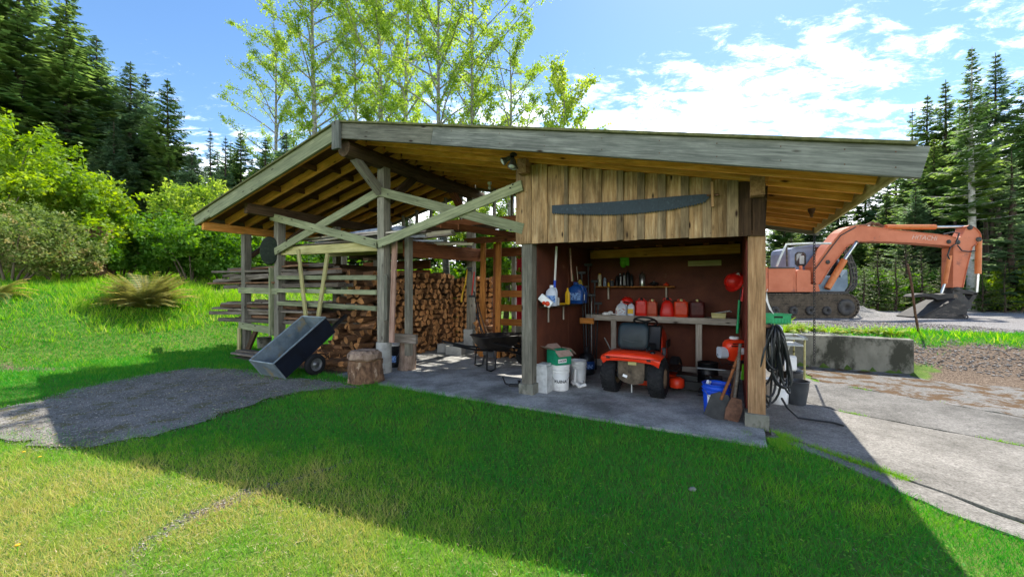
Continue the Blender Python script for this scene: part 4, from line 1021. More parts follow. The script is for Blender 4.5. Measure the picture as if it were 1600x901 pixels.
# cutting deck and chute
part(MB().lathe([(.44, .06), (.46, .10), (.46, .19), (.36, .22), (.1, .23), (0, .23)], 28, c=(0, .66, 0), sx=1.1, sy=.8), 'cutting_deck', mw, 'orange_red_plastic')
part(MB().prism([(.46, .40), (.92, .46), (.95, .60), (.60, .88), (.46, .90)], .05, .16, axis='z').prism([(.46, .5), (.74, .52), (.70, .75), (.46, .8)], .16, .23, axis='z'), 'discharge_chute', mw, 'black_plastic')
part(MB().lathe([(.09, .09), (.10, .11), (.10, .20), (.05, .23), (0, .23)], 16, c=(.50, .32, 0)), 'deck_corner', mw, 'mower_orange')
part(MB().tube([(.37, .10, .48), (.38, .08, .60), (.375, .07, .66)], [.018, .024, .028], 8), 'lift_lever', mw, 'grey_plastic')
part(MB().tube([(-.36, .15, .50), (-.43, .12, .66), (-.47, .10, .74)], .009, 8), 'side_lever', mw, 'steel')
mid = (floor_pt(950, 613) + floor_pt(1025, 624)) / 2
put(mw, (mid.x + 0.07 + FV.x * .04, mid.y + .14, 0.03), BU - R(3))

# buckets
def bucket(name, label, p, r, h, body, cat='bucket', lid=None, rz=0, rib=True, handle=True, empty=True, taper=.86, group=None, handle_side=1):
    t = thing(name, label, cat, group=group)
    pr = [(r * taper * .97, 0), (r * taper, .006), (r * .955, h * .72)]
    if rib: pr += [(r * .955, h * .72), (r * 1.03, h * .725), (r * 1.03, h * .745), (r * .96, h * .75), (r * .965, h * .83), (r * 1.035, h * .835), (r * 1.035, h * .855), (r * .97, h * .86)]
    pr += [(r * .985, h * .97), (r * 1.03, h * .975), (r * 1.03, h), (r * .95, h)]
    if empty: pr += [(r * .93, h * .9), (r * taper * .92, .03), (0, .03)]
    else: pr += [(0, h)]
    part(MB().lathe(pr, 28), 'bucket_body', t, body)
    if handle:
        pts = [Vector((r * 1.03 * math.cos(a), r * 1.03 * math.sin(a) * .25 - .0, h * .80 - h * .45 * math.sin(a))) for a in np.linspace(0, PI, 12)]
        pts = [Vector((p_.x, -abs(r * 1.02 * math.sin(a)) * handle_side, p_.z)) for p_, a in zip(pts, np.linspace(0, PI, 12))]
        part(MB().tube(pts, .003, 6), 'wire_handle', t, 'steel')
    if lid: part(MB().lathe([(r * 1.04, h - .02), (r * 1.05, h), (r * 1.04, h + .015), (r * .9, h + .008), (0, h + .008)], 28), 'lid', t, lid)
    return put(t, p, rz)
wb = bucket('white_bucket', 'white plastic pail with black letters under the green cardboard box', floor_pt(875, 607), .143, .36, 'white_plastic', lid='white_plastic', rz=R(0))
# printed letters wrapped on the pail
def wrap_text(parent, body, r, z, ang, size, mat):
    cu = bpy.data.curves.new('lettering', 'FONT'); cu.body = body; cu.size = size; cu.align_x = 'CENTER'; cu.align_y = 'CENTER'; cu.extrude = .0008; cu.offset = .0012
    tmp = bpy.data.objects.new('tmp', cu); me = bpy.data.meshes.new_from_object(tmp); bpy.data.objects.remove(tmp)
    for v in me.vertices:
        a = ang + v.co.x / r; rr_ = r + .001 + v.co.z; v.co = (rr_ * math.sin(a), -rr_ * math.cos(a), z + v.co.y)
    me.materials.clear(); me.materials.append(MATS[mat])
    o = bpy.data.objects.new('lettering', me); COL.objects.link(o); o.parent = parent; return o
wrap_text(wb, 'KUINA', .131, .135, -.05, .062, 'black_plastic')
bucket('white_bucket', 'second white pail with hose bits behind the lettered white pail', floor_pt(903, 598), .135, .36, 'white_plastic', handle=False)
bb = bucket('blue_bucket', 'bright blue plastic pail with white side labels beside the right-hand post', floor_pt(1119, 645), .150, .36, 'blue_plastic', rz=R(10))
part(MB().box((.052, .006, .12), (.02, -.139, .085), rot=(R(4), 0, R(8))).box((.016, .008, .09), (.02, -.142, .085), rot=(R(4), 0, R(8))), 'white_label', bb, 'pale_plastic')
part(MB().box((.006, .04, .18), (-.130, -.055, .15), rot=(0, R(-4), R(25))), 'side_label', bb, 'label_white')
part(MB().box((.05, .03, .08), (-.06, .06, .34), rot=(.2, .3, .4), ch=.008), 'sponge', bb, 'pale_plastic')
drm = thing('black_drum', 'small black steel drum behind the blue pail', 'drum')
part(MB().lathe([(.14, 0), (.145, .01), (.14, .03), (.14, .2), (.147, .21), (.14, .22), (.14, .36), (.147, .37), (.135, .375), (.13, .36), (0, .36)], 26), 'drum_body', drm, 'black_plastic')
part(MB().lathe([(.02, .36), (.02, .375), (0, .375)], 10, c=(.06, .02, 0)), 'bung', drm, 'dark_steel')
put(drm, floor_pt(1106, 604))
cb_ = thing('cinder_block', 'pale concrete block standing upright right of the post base beside the lettered pail', 'block')
part(MB().prism([(-.10, 0), (.10, 0), (.10, .36), (.07, .375), (-.09, .37)], -.10, .10, axis='y').box((.17, .19, .03), (0, .0, .385), ch=.01), 'block_body', cb_, 'concrete_block_mat')
put(cb_, floor_pt(850, 613) + Vector((0, .1, 0)), BU)
# open green box
gb = thing('green_cardboard_box', 'green printed cardboard box with open flaps on top of the lettered pail', 'box')
part(MB().box((.27, .006, .20), (0, -.11, .10)).box((.27, .006, .20), (0, .11, .10)).box((.006, .22, .20), (-.135, 0, .10)).box((.006, .22, .20), (.135, 0, .10)).box((.27, .22, .006), (0, 0, .004)), 'box_body', gb, 'teal_card')
for c, rot, sz in (((-.03, -.155, .17), (R(38), 0, 0), (.26, .12, .004)), ((.185, .0, .175), (0, R(42), 0), (.13, .22, .004)), ((-.19, .02, .235), (0, R(22), R(8)), (.14, .22, .004)), ((0, .165, .235), (R(25), 0, 0), (.26, .12, .004))):
    part(MB().box(sz, c, rot=rot), 'flap', gb, 'cardboard')
part(MB().box((.15, .002, .055), (-.03, -.1145, .055)), 'white_panel', gb, 'label_white')
tx = text(None, 'LAGER', (-.03, -.117, .055), (R(90), 0, 0), .045, 'dark_red_plastic'); tx.parent = gb
part(MB().tube([(-.07, -.115, .135), (-.03, -.115, .15), (.02, -.115, .14)], .003, 5), 'printed_swash', gb, 'bright_green')
gp = wb.location + Vector((-.015, -.01, .377)); put(gb, gp, R(32))
# water jug, black
wj = thing('water_jug', 'dark water jug with a blue label on the floor by the left wall', 'jug')
part(MB().lathe([(.12, 0), (.135, .02), (.135, .10), (.128, .12), (.135, .14), (.135, .27), (.11, .33), (.04, .37), (.028, .40), (.028, .44), (0, .44)], 26), 'jug_body', wj, 'hose_black')
part(MB().lathe([(.137, .10), (.137, .23)], 26), 'jug_label', wj, 'navy_plastic')
part(MB().lathe([(.031, .43), (.031, .465), (0, .47)], 16), 'cap', wj, 'black_plastic')
part(MB().box((.09, .004, .07), (.03, -.138, .15)), 'printed_patch', wj, 'label_blue')
put(wj, floor_pt(917, 583))
# white pipe offcuts
for k, (x, y, dx, dy, dz) in enumerate(((905, 606, .10, .02, .02), (898, 603, .02, .04, .22), (911, 601, -.07, .10, .10))):
    p = floor_pt(x, y) + Vector((0, 0, .03)); o = MB().tube([p, p + Vector((dx, dy, dz))], .024, 14).tube([p, p + Vector((-.03, .05, .03))], .028, 12).build('pipe_offcut', 'white_plastic')
    tag(o, ['white pipe elbow lying flat beside the rear white pail', 'white pipe offcut standing against the rear white pail', 'white pipe offcut lying crosswise behind the pipe elbow'][k], 'pipe')
# low trolley jack
jk = thing('floor_jack', 'small black jack with an upright handle on the concrete left of the post base', 'jack')
part(MB().box((.20, .05, .035), (0, 0, .03), ch=.008).box((.05, .16, .02), (.07, 0, .02), ch=.005), 'jack_body', jk, 'dark_steel')
part(MB().tube([(-.1, 0, .03), (-.16, 0, .05), (-.2, -.0, .15)], .012, 8), 'jack_handle', jk, 'black_plastic')
part(MB().lathe([(.02, .04), (.02, .09), (.03, .1), (0, .1)], 12, c=(.05, 0, 0)), 'jack_saddle', jk, 'dark_steel')
for s in (-1, 1): part(MB().lathe([(0, -.01), (.025, -.01), (.025, .01), (0, .01)], 12, c=(.1, s * .05, .025), M=Matrix.Rotation(R(90), 3, 'X')), 'caster', jk, 'steel')
put(jk, floor_pt(806, 604), R(-8))
# string trimmer leaning in the right-hand corner
tr = thing('string_trimmer', 'orange and white string trimmer engine hanging upright by the right-hand wall', 'trimmer')
tp_ = L(-0.33, .95, 0.03)
e0 = atpx(1148, 545, tp_.y)
part(MB().lathe([(.05, -.115), (.07, -.10), (.078, -.05), (.10, -.02), (.108, .02), (.105, .06), (.085, .09), (.05, .105), (0, .108)], 22, power=3.0, sy=.8), 'engine_cover', tr, 'mower_orange')
part(MB().box((.15, .01, .012), (0, -.09, .045)).box((.13, .01, .010), (0, -.088, .068)).box((.05, .03, .03), (.05, -.05, -.12), ch=.006), 'cooling_slots', tr, 'black_plastic')
part(MB().lathe([(.035, 0), (.045, .01), (.04, .03), (0, .03)], 16, c=(-.005, .0, .10)), 'filler_cap', tr, 'label_white')
part(MB().lathe([(.038, 0), (.036, .006), (0, .007)], 20, c=(.02, -.094, -.005), M=Matrix.Rotation(R(90), 3, 'X'), sx=1.1, sy=.9), 'badge', tr, 'label_white')
part(MB().box((.07, .10, .11), (-.12, 0, -.03), ch=.02), 'fuel_tank', tr, 'pale_plastic')
part(MB().tube([(.05, 0, -.1), (.04, .05, -.5)], .014, 10), 'shaft', tr, 'dark_steel')
part(MB().box((.045, .02, .18), (.09, -.01, -.22), rot=(0, .1, 0), ch=.006), 'green_handle', tr, 'bright_green')
part(MB().tube([(0, .02, -.1), (-.12, .02, -.17), (-.16, .02, -.05)], .004, 6).tube([(0, .02, -.1), (.02, .02, -.18), (-.05, .02, -.15)], .009, 6), 'throttle_cable', tr, 'hose_black')
put(tr, e0); tr.scale = (1.35, 1.3, 1.3)
mb = MB()
bm_ = thing('brush_cutter_bar', 'dark machine with crossed handlebars standing behind the blue pail by the right-hand wall', 'machine', tp_)
part(MB().tube([(-.22, 0, .42), (.12, 0, .42)], .012, 8).tube([(-.1, 0, .20), (.14, 0, .18)], .012, 8), 'cross_bar', bm_, 'steel')
part(MB().box((.2, .2, .2), (-.02, .05, .22), ch=.03).box((.3, .25, .06), (-.05, .05, .1), ch=.02), 'machine_body', bm_, 'black_plastic')
part(MB().tube([(-.05, -.03, .3), (-.04, -.04, .05)], .012, 8).lathe([(0, .30), (.02, .31), (.02, .33), (0, .34)], 10, c=(-.05, -.03, 0)), 'support_leg', bm_, 'dark_steel')
wheel(bm_, (.04, -.12, .1), .09, .05, tread=False, rim='dark_steel', n=18)
put(bm_, L(-.42, .75, .03), BU)
# garden tools leaning at the right-hand wall
def pole_tool(name, label, a, b, r, mat, cat='tool', head=None):
    t = thing(name, label, cat, a)
    o = MB().tube([a, Vector(a).lerp(Vector(b), .5) + Vector((.006, 0, 0)), b], r, 10).build('handle', mat, t)
    return t
sh = pole_tool('shovel', 'old shovel with a worn wooden handle leaning blade down, nearest the right-hand post', L(-.21, .0, .25), L(-.15, .1, .88), .017, 'old_lumber')
MB().prism([(-.07, 0), (.07, 0), (.085, .14), (.05, .26), (-.05, .26), (-.08, .12)], -.006, .006, axis='y', M=Matrix.Translation(L(-.24, -.01, .04)) @ ROT_L @ Matrix.Rotation(R(12), 4, 'Y') @ Matrix.Rotation(R(12), 4, 'Z')).build('blade', 'rust', sh)
sh2 = pole_tool('grain_shovel', 'dark flat-bladed shovel leaning against the blue pail', L(-.34, .02, .25), L(-.17, .1, .74), .016, 'brown_wood')
MB().prism([(-.12, 0), (.12, 0), (.13, .22), (.04, .30), (-.05, .30), (-.12, .24)], -.008, .008, axis='y', M=Matrix.Translation(L(-.40, -.01, .035)) @ ROT_L @ Matrix.Rotation(R(18), 4, 'Y') @ Matrix.Rotation(R(-10), 4, 'X')).build('blade', 'dark_steel', sh2)
cb2 = pole_tool('crowbar', 'rusty crooked bar between the two shovels', L(-.28, .04, .05), L(-.15, .15, .78), .013, 'rust', 'bar')
# hard hat and bar on right wall
hh = thing('red_hard_hat', 'bright red hard hat hung high on the right-hand wall of the bay', 'hard hat')
q = Matrix.Rotation(R(-70), 3, 'Y') @ Matrix.Rotation(R(20), 3, 'X')
part(MB().lathe([(.145, -.005), (.15, .0), (.125, .008), (.118, .04), (.10, .085), (.06, .12), (0, .13)], 26, M=q), 'hat_shell', hh, 'red_plastic')
part(MB().tube([q @ Vector((math.cos(a) * .105, 0, .03 + math.sin(a) * .105)) for a in np.linspace(.2, PI - .2, 12)], .008, 6), 'hat_ridge', hh, 'red_plastic')
hp_ = atpx(1147, 440, L(-.16, 1.55).y); put(hh, hp_)
o = beam('pale_tool_handle', atpx(1152, 426, hp_.y - .05), atpx(1163, 448, hp_.y - .1), .022, .04, 'bench_wood'); tag(o, 'short pale tool handle hooked over the red hard hat', 'tool')
for k, (x, y0, y1) in enumerate(((1158, 452, 490), (1162, 448, 470), (1155, 468, 520))):
    Y = L(-.12, 1.4).y - k * .08
    o = MB().tube([atpx(x, y0, Y), atpx(x - 3, y1, Y)], [.014, .018, ], 8).build('hanging_tool', ['dark_steel', 'red_plastic', 'green_plastic'][k])
    tag(o, ['dark pry bar hanging under the red hard hat', 'short red-handled tool just right of the hard hat on the wall', 'thin green-handled tool hanging lowest on the right-hand wall'][k], 'tool')
# back wall tools: dark poles in the left back corner
for k in range(6):
    x = 914 + k * 3.4; Y = L(-2.45, 2.0).y - .1 + .05 * (k % 3)
    a = floor_pt(x + (k % 2) * 6, 0, 0) if False else Vector(((x - 800) / 622 * Y, Y, .03)); b = a + Vector((.02 * (k - 3), .0, [1.75, 1.5, 1.9, 1.35, 1.6, 1.2][k]))
    t = thing('long_handled_tool', ['tall black rake in the dark left back corner of the workshop bay', 'grey pole second in the dark back corner', 'tallest black fork in the dark back corner', 'thin pole with a steel collar in the dark back corner', 'black hoe between the fork and the bench', 'shortest black tool next to the bench end'][k], 'tool', a)
    MB().tube([a, b], .012, 8).build('handle', ['hose_black', 'grey_plastic', 'hose_black', 'steel', 'hose_black', 'dark_steel'][k], t)
    MB().box((.14, .02, .05), b, ch=.006).box((.03, .03, .1), b - Vector((0, 0, .06)), ch=.005).build('tool_head', 'dark_steel', t)
# hanging from the loft over the side wall
a = L(-2.5, .42, 2.12); b = L(-2.56, .50, 1.62)
t = thing('white_pole', 'white pole with a blue grip hanging down from the loft by the left wall', 'pole', a)
MB().tube([a, b], .017, 10).build('pole_shaft', 'white_plastic', t); MB().tube([b, b - Vector((.01, 0, .17))], .021, 10).build('blue_grip', 'blue_plastic', t)
a = L(-2.45, .85, 2.13); o = MB().tube([a, a - Vector((-.03, 0, .52))], .014, 10).build('hanging_stick', 'pink_wood'); tag(o, 'thin reddish stick hanging from the loft right of the white pole', 'stick')
Yh = L(-2.55, 1.55).y
for k, (x, y0, y1, m, lab, r_) in enumerate(((888.5, 420, 446, 'green_plastic', 'green-handled shears, left handle, hung on the left wall', .012), (893, 419, 438, 'green_plastic', 'green shear handle beside its twin on the left wall', .012), (891, 437, 450, 'dull_red_plastic', 'short orange-red grip hung below the green handles', .013), (900, 440, 452, 'dull_red_plastic', 'orange grip left of the yellow rope coil', .013), (901, 416, 437, 'bench_wood', 'thin pale stick hung above the yellow rope', .007), (897, 450, 462, 'green_plastic', 'small teal brush above the blue jug on the side shelf', .012))):
    o = MB().tube([atpx(x, y0, Yh), atpx(x + 2, y1, Yh)], r_, 8).build('tool_handle', m); tag(o, lab, 'tool')
mb = MB()
for k in range(5):
    c = atpx(905, 449, Yh); rx, rz_ = .035 + .008 * (k % 3), .09 + .012 * k
    mb.tube([c + Vector((rx * math.cos(a) + .01 * k - .02, .012 * k, rz_ * math.sin(a))) for a in np.linspace(0, 2 * PI, 16, endpoint=False)], .007, 6, closed=True)
o = mb.build('rope_coil', 'rope_yellow'); tag(o, 'coil of yellow rope hung on the left wall above the side shelf', 'rope')
o = MB().box((.05, .02, .05), (0, 0, 0)).lathe([(.0, -.01), (.085, -.006), (.09, .004), (0, .01)], 9, M=Matrix.Rotation(R(90), 3, 'X'), sx=.7).box((.06, .015, .10), (.07, 0, .0), ch=.005).box((.15, .015, .05), (.02, 0, .07), ch=.005).build('green_glove', 'bright_green')
put(o, atpx(974, 410, L(u_at(974, 2.1), 2.1).y)); tag(o, 'bright green glove hung from the yellow ceiling beam', 'glove')

# jugs and cans
def jug(name, label, p, w, d, h, mat, capm='white_plastic', lab=None, rz=0.0, cat='jug', handle=True, group=None, neck=.3, seg=24):
    t = thing(name, label, cat, group=group)
    part(MB().lathe([(w * .46, 0), (w * .5, .01), (w * .5, h * .55), (w * .44, h * .72), (w * .2, h * .86), (w * .14, h * .88), (w * .14, h * .93), (0, h * .93)], seg, power=4.0, sy=d / w), 'container_body', t, mat)
    part(MB().lathe([(w * .17, h * .90), (w * .17, h), (0, h)], 14), 'cap', t, capm)
    if lab: part(MB().box((w * .8, .003, h * .34), (0, -d * .5 - .001, h * .33)), 'label', t, lab)
    if handle: part(MB().tube([(w * .12, 0, h * .86), (w * .36, 0, h * .86), (w * .46, 0, h * .70), (w * .47, 0, h * .5)], w * .06, 8), 'handle', t, mat)
    return put(t, p, rz)
def shelf_pt(px, v, z):
    p = L(u_at(px, v), v, z); return p
zb = 1.027
def gascan(px, w, h, mat, label, kind=0):
    t = thing('fuel_can', label, 'fuel can')
    d = .13
    if kind == 2:
        part(MB().lathe([(w * .5, 0), (w * .52, .01), (w * .5, h * .25), (w * .36, h * .7), (w * .22, h * .82), (w * .12, h * .84), (w * .12, h * .9), (0, h * .9)], 24, power=3.4, sy=.75), 'can_body', t, mat)
    else:
        part(MB().lathe([(w * .47, 0), (w * .5, .008), (w * .5, h * .80), (w * .46, h * .85), (w * .16, h * .87), (w * .16, h * .9), (0, h * .9)], 24, power=7.0, sy=.75), 'can_body', t, mat)
        part(MB().box((w * .36, .012, h * .5), (-w * .2, -w * .38, h * .4), ch=.004).box((w * .36, .012, h * .5), (w * .2, -w * .38, h * .4), ch=.004), 'pressed_panel', t, mat)
    part(MB().tube([(-w * .3, 0, h * .84), (-w * .22, 0, h * .95), (w * .22, 0, h * .95), (w * .3, 0, h * .84)], .009, 8), 'handle', t, mat)
    part(MB().lathe([(.022, h * .86), (.024, h * .96), (.014, h * 1.0), (0, h)], 12, c=(w * .02, -.02, 0)), 'cap', t, 'pale_yellow_wood' if kind == 1 else 'black_plastic')
    return put(t, shelf_pt(px, 2.12, zb), BU + R(8))
gascan(1002, .19, .31, 'red_plastic', 'bright red square fuel can on the bench next to the yellow bottle')
gascan(1019, .17, .29, 'dull_red_plastic', 'small faded orange-red fuel can second from the bottles', 1)
gascan(1042.5, .23, .32, 'red_plastic', 'tapered red plastic fuel can in the middle of the row, wide at its foot', 2)
g4 = gascan(1064, .22, .30, 'orange_red_plastic', 'bright orange-red fuel can with pressed lettering, fourth in the row', 1)
tx = text(None, 'GAS', (0, -.087, .20), (R(90), 0, 0), .075, 'dull_red_plastic', depth=.003); tx.parent = g4
gascan(1089, .22, .30, 'dark_red_plastic', 'dark maroon fuel can at the end of the row', 1)
jug('pink_fluid_jug', 'jug of pink fluid with a paper label on the bench left of the red cap', shelf_pt(972, 2.05, zb), .17, .12, .25, 'pale_plastic', 'white_plastic', 'label_mixed', BU)
jug('yellow_fluid_bottle', 'clear bottle with a yellow label between the red cap and the fuel cans', shelf_pt(986, 2.02, zb), .12, .10, .24, 'pale_plastic', 'grey_plastic', 'yellow_plastic', BU, handle=False, cat='bottle')
jug('small_white_bottle', 'small white bottle with a dark label at the left end of the bench bottles', shelf_pt(964.5, 2.0, zb), .055, .05, .17, 'white_plastic', 'white_plastic', 'label_mixed', BU, handle=False, cat='bottle')
t = thing('red_funnel', 'bright red funnel lid lying over the bench bottles', 'funnel')
part(MB().lathe([(.10, 0), (.105, .01), (.09, .05), (.05, .085), (.0, .09)], 22, M=Matrix.Rotation(R(12), 3, 'Y')), 'funnel_cone', t, 'red_plastic'); part(MB().tube([(-.09, -.02, .0), (-.04, -.1, -.03), (.04, -.1, -.02)], .01, 8), 'funnel_spout', t, 'red_plastic')
put(t, shelf_pt(980, 2.08, zb + .235))
o = MB().lathe([(0, 0), (.05, .005), (.055, .03), (.03, .05), (0, .052)], 11, sx=1.6).lathe([(0, 0), (.04, .01), (.03, .05), (0, .06)], 9, c=(.07, .02, .01), sx=1.3).tube([(.1, 0, .02), (.16, -.02, .015), (.2, .02, .012)], .01, 6).build('crumpled_rag', 'label_white'); put(o, shelf_pt(948, 2.0, zb)); tag(o, 'crumpled white rag at the left end of the bench', 'rag')
t = thing('tin_tray', 'small pale tin with a lid ajar on the right end of the bench', 'tin')
part(MB().box((.19, .12, .08), (0, 0, .045), taper=1.1), 'tin_box', t, 'pale_yellow_wood'); part(MB().box((.24, .12, .012), (.04, 0, .10), rot=(0, R(-12), 0)).tube([(.1, 0, .12), (.18, 0, .11)], .01, 8), 'tin_lid', t, 'steel')
put(t, shelf_pt(1123, 2.05, zb), BU)
# upper shelf
zs = 1.542
def can(px, r, h, mat, label, name='spray_can', cat='can', capm=None, v=2.38, group=None, top=.5):
    t = thing(name, label, cat, group=group)
    part(MB().lathe([(r * .96, 0), (r, .006), (r, h * .82), (r * top, h * .9), (r * top, h * .93), (0, h * .93)], 18), 'can_body', t, mat)
    part(MB().lathe([(r * top * .9, h * .9), (r * top * .9, h), (0, h)], 12), 'cap', t, capm or mat)
    return put(t, shelf_pt(px, v, zs))
can(937, .035, .24, 'pvc_cream', 'pale paper cartridge at the left end of the upper shelf', 'cartridge', 'tube', 'yellow_plastic', top=.8)
can(945, .030, .17, 'blue_grey_can' if 'blue_grey_can' in MATS else 'fabric_blue', 'short grey-blue can beside the pale cartridge', capm='grey_plastic')
can(951, .022, .07, 'yellow_plastic', 'tiny yellow pot on the upper shelf', 'small_pot', 'pot', top=.7)
can(956, .036, .12, 'grey_plastic', 'grey can topped with a yellow cap', capm='yellow_plastic')
can(964, .030, .20, 'black_plastic', 'black spray can left of the white-striped cans')
c1 = can(969, .030, .23, 'black_plastic', 'black can with a white stripe on the upper shelf', capm='white_plastic')
part(MB().box((.012, .003, .15), (0, -.032, .1)), 'stripe', c1, 'label_white')
c1 = can(975, .030, .25, 'black_plastic', 'taller black can with two thin white stripes', capm='black_plastic')
part(MB().box((.006, .003, .18), (.01, -.030, .11)).box((.006, .003, .18), (-.012, -.030, .11)), 'stripe', c1, 'label_white')
can(981, .034, .29, 'hose_black', 'tallest black bottle on the upper shelf', 'black_bottle', 'bottle', top=.3)
can(987, .030, .22, 'hose_black', 'short dark bottle right of the tallest black one', 'black_bottle', 'bottle', top=.4)
can(1003.5, .052, .25, 'silver', 'silver pointed metal flask alone on the upper shelf', 'metal_flask', 'flask', 'silver', top=.35)
t = thing('dark_bowl', 'dark shiny lidded bowl near the right end of the upper shelf', 'bowl'); part(MB().lathe([(.03, 0), (.05, .02), (.08, .035), (.085, .045), (.05, .07), (0, .075)], 22), 'bowl_body', t, 'black_plastic'); part(MB().lathe([(.02, .07), (.02, .09), (0, .092)], 10), 'knob', t, 'steel'); put(t, shelf_pt(1022, 2.36, zs))
t = thing('red_lamp_dish', 'small red dish at the right end of the upper shelf', 'dish'); part(MB().lathe([(.02, 0), (.05, .012), (.055, .02), (.03, .04), (0, .045)], 20), 'dish_body', t, 'orange_red_plastic'); part(MB().lathe([(.018, .04), (.016, .055), (0, .057)], 10), 'knob', t, 'red_plastic'); put(t, shelf_pt(1041, 2.36, zs))
# side shelf
zs2 = 1.247
def side_pt(px, v=None):
    # on the shelf along the left wall
    best = min((abs((lambda p: 800 + 622 * p.x / p.y)(L(-2.54, vv)) - px), vv) for vv in np.arange(.1, 1.8, .01)); return L(-2.53, best[1], zs2)
jug('white_bleach_jug', 'large white jug with a blue label in the middle of the side shelf', side_pt(861), .17, .12, .30, 'pale_plastic', 'label_white', 'label_blue', R(-20))
jug('small_spray_bottle', 'small white bottle nearest the post on the side shelf', side_pt(838.5), .045, .045, .15, 'white_plastic', 'white_plastic', 'label_mixed', R(-20), handle=False, cat='bottle')
t = thing('tipped_white_carton', 'white carton with orange fruit print tipped over on the side shelf', 'carton'); part(MB().box((.20, .07, .10), (0, 0, .08), rot=(0, R(38), 0), ch=.01), 'carton_body', t, 'label_white'); part(MB().lathe([(.035, 0), (.035, .004), (0, .004)], 14, c=(.03, -.04, .04), M=Matrix.Rotation(R(90), 3, 'X')).lathe([(.025, 0), (.025, .004), (0, .004)], 14, c=(-.02, -.04, .05), M=Matrix.Rotation(R(90), 3, 'X')), 'fruit_print', t, 'orange_red_plastic'); put(t, side_pt(846), R(-15))
jug('yellow_bottle', 'yellow bottle standing left of the big blue jug on the side shelf', side_pt(886), .08, .05, .26, 'yellow_plastic', 'yellow_plastic', None, R(-25), handle=False, cat='bottle')
jug('blue_jug', 'big dark blue jug with a printed label at the far end of the side shelf', side_pt(899), .26, .15, .36, 'navy_plastic', 'navy_plastic', 'label_blue', R(-30))
jug('blue_jug', 'smaller blue jug with a pale strip tucked behind the big blue jug', side_pt(907) + Vector((.04, .05, 0)), .15, .12, .30, 'navy_plastic', 'blue_plastic', 'label_white', R(-30))
o = MB().box((.26, .06, .03), (0, 0, .016), ch=.008).build('yellow_packet', 'yellow_plastic'); put(o, side_pt(876), R(60)); tag(o, 'flat yellow packet lying between the white jug and the yellow bottle', 'packet')
o = MB().lathe([(.03, 0), (.03, .1), (.02, .12), (0, .12)], 12).build('small_white_pot', 'white_plastic'); put(o, side_pt(870)); tag(o, 'small white pot just right of the bleach jug', 'pot')

# ------------------------------------------------------------------ right outside the post
hs_ = thing('hose_coil', 'big hank of black garden hose hung on the outside of the right-hand post', 'hose', L(.14, .05, 0))
mb = MB(); rr = random.Random(9)
hc = atpx(1206, 512, L(.2, .02).y)
for k in range(15):
    w = rr.uniform(.05, .17); h = rr.uniform(.42, .95); ox = rr.uniform(-.03, .10); oy = rr.uniform(-.06, .10)
    pts = []
    for a in np.linspace(0, 2 * PI, 26, endpoint=False):
        s_, c_ = math.sin(a), math.cos(a)
        t_ = (1 - c_) / 2
        pts.append(hc + Vector((ox * .4 + s_ * w * (.35 + .65 * t_ ** .7) + ox * t_ * 1.2, oy + .02 * math.sin(3 * a + k), -h * t_ + .012 * (k % 4))))
    mb.tube(pts, .0115, 8, closed=True)
mb.build('hose_loop', 'hose_black', hs_)
e = hc + Vector((.12, .02, -.75))
MB().tube([e, e + Vector((.12, .1, -.12)), Vector((e.x + .35, e.y + .25, .045)), Vector((e.x + .62, e.y + .1, .04)), Vector((e.x + .66, e.y, .04))], .0115, 8).build('loose_hose_end', 'hose_black', hs_)
MB().box((.12, .03, .03), hc + Vector((-.02, 0, .02)), ch=.006).build('hose_hook', 'rust', hs_)
# sink table
tb = thing('sink_table', 'pale metal utility sink on thin legs behind the hose', 'table')
part(MB().box((.60, .04, .03), (0, -.23, .82)).box((.60, .04, .03), (0, .23, .82)).box((.04, .5, .03), (-.28, 0, .82)).box((.04, .5, .03), (.28, 0, .82)).box((.55, .45, .01), (0, 0, .72)).lathe([(.03, .60), (.05, .64), (.08, .72)], 14, c=(.1, 0, 0)), 'sink_top', tb, 'pale_metal')
for sx in (-.27, .27):
    for sy in (-.22, .22): part(MB().tube([(sx, sy, 0), (sx, sy, .81)], .012, 8), 'leg', tb, 'pale_yellow_wood')
pt = atpx(1222, 520, 5.5); put(tb, (pt.x - .05, 5.55, .02), R(-20))
gk = thing('green_basket', 'green plastic basket above the hose hank', 'basket')
mb = MB().box((.24, .16, .004), (0, 0, .01)).box((.27, .01, .012), (0, -.09, .12)).box((.27, .01, .012), (0, .09, .12)).box((.01, .18, .012), (-.13, 0, .12)).box((.01, .18, .012), (.13, 0, .12)).box((.255, .006, .09), (0, -.085, .065)).box((.255, .006, .09), (0, .085, .065)).box((.006, .165, .09), (-.127, 0, .065)).box((.006, .165, .09), (.127, 0, .065))
part(mb, 'basket_body', gk, 'green_plastic')
part(MB().box((.09, .003, .022), (.0, -.0905, .09)), 'grip_slot', gk, 'disc_green')
for k in range(7): part(MB().box((.006, .004, .05), (-.1 + k * .033, -.0895, .045)), 'rib', gk, 'green_plastic')
gp = atpx(1211, 506, 4.62); put(gk, gp, R(-12))
part(MB().box((.02, .1, .015), (-.11, .03, -.005)).box((.1, .02, .015), (-.1, .0, -.008)), 'bracket', gk, 'rust')
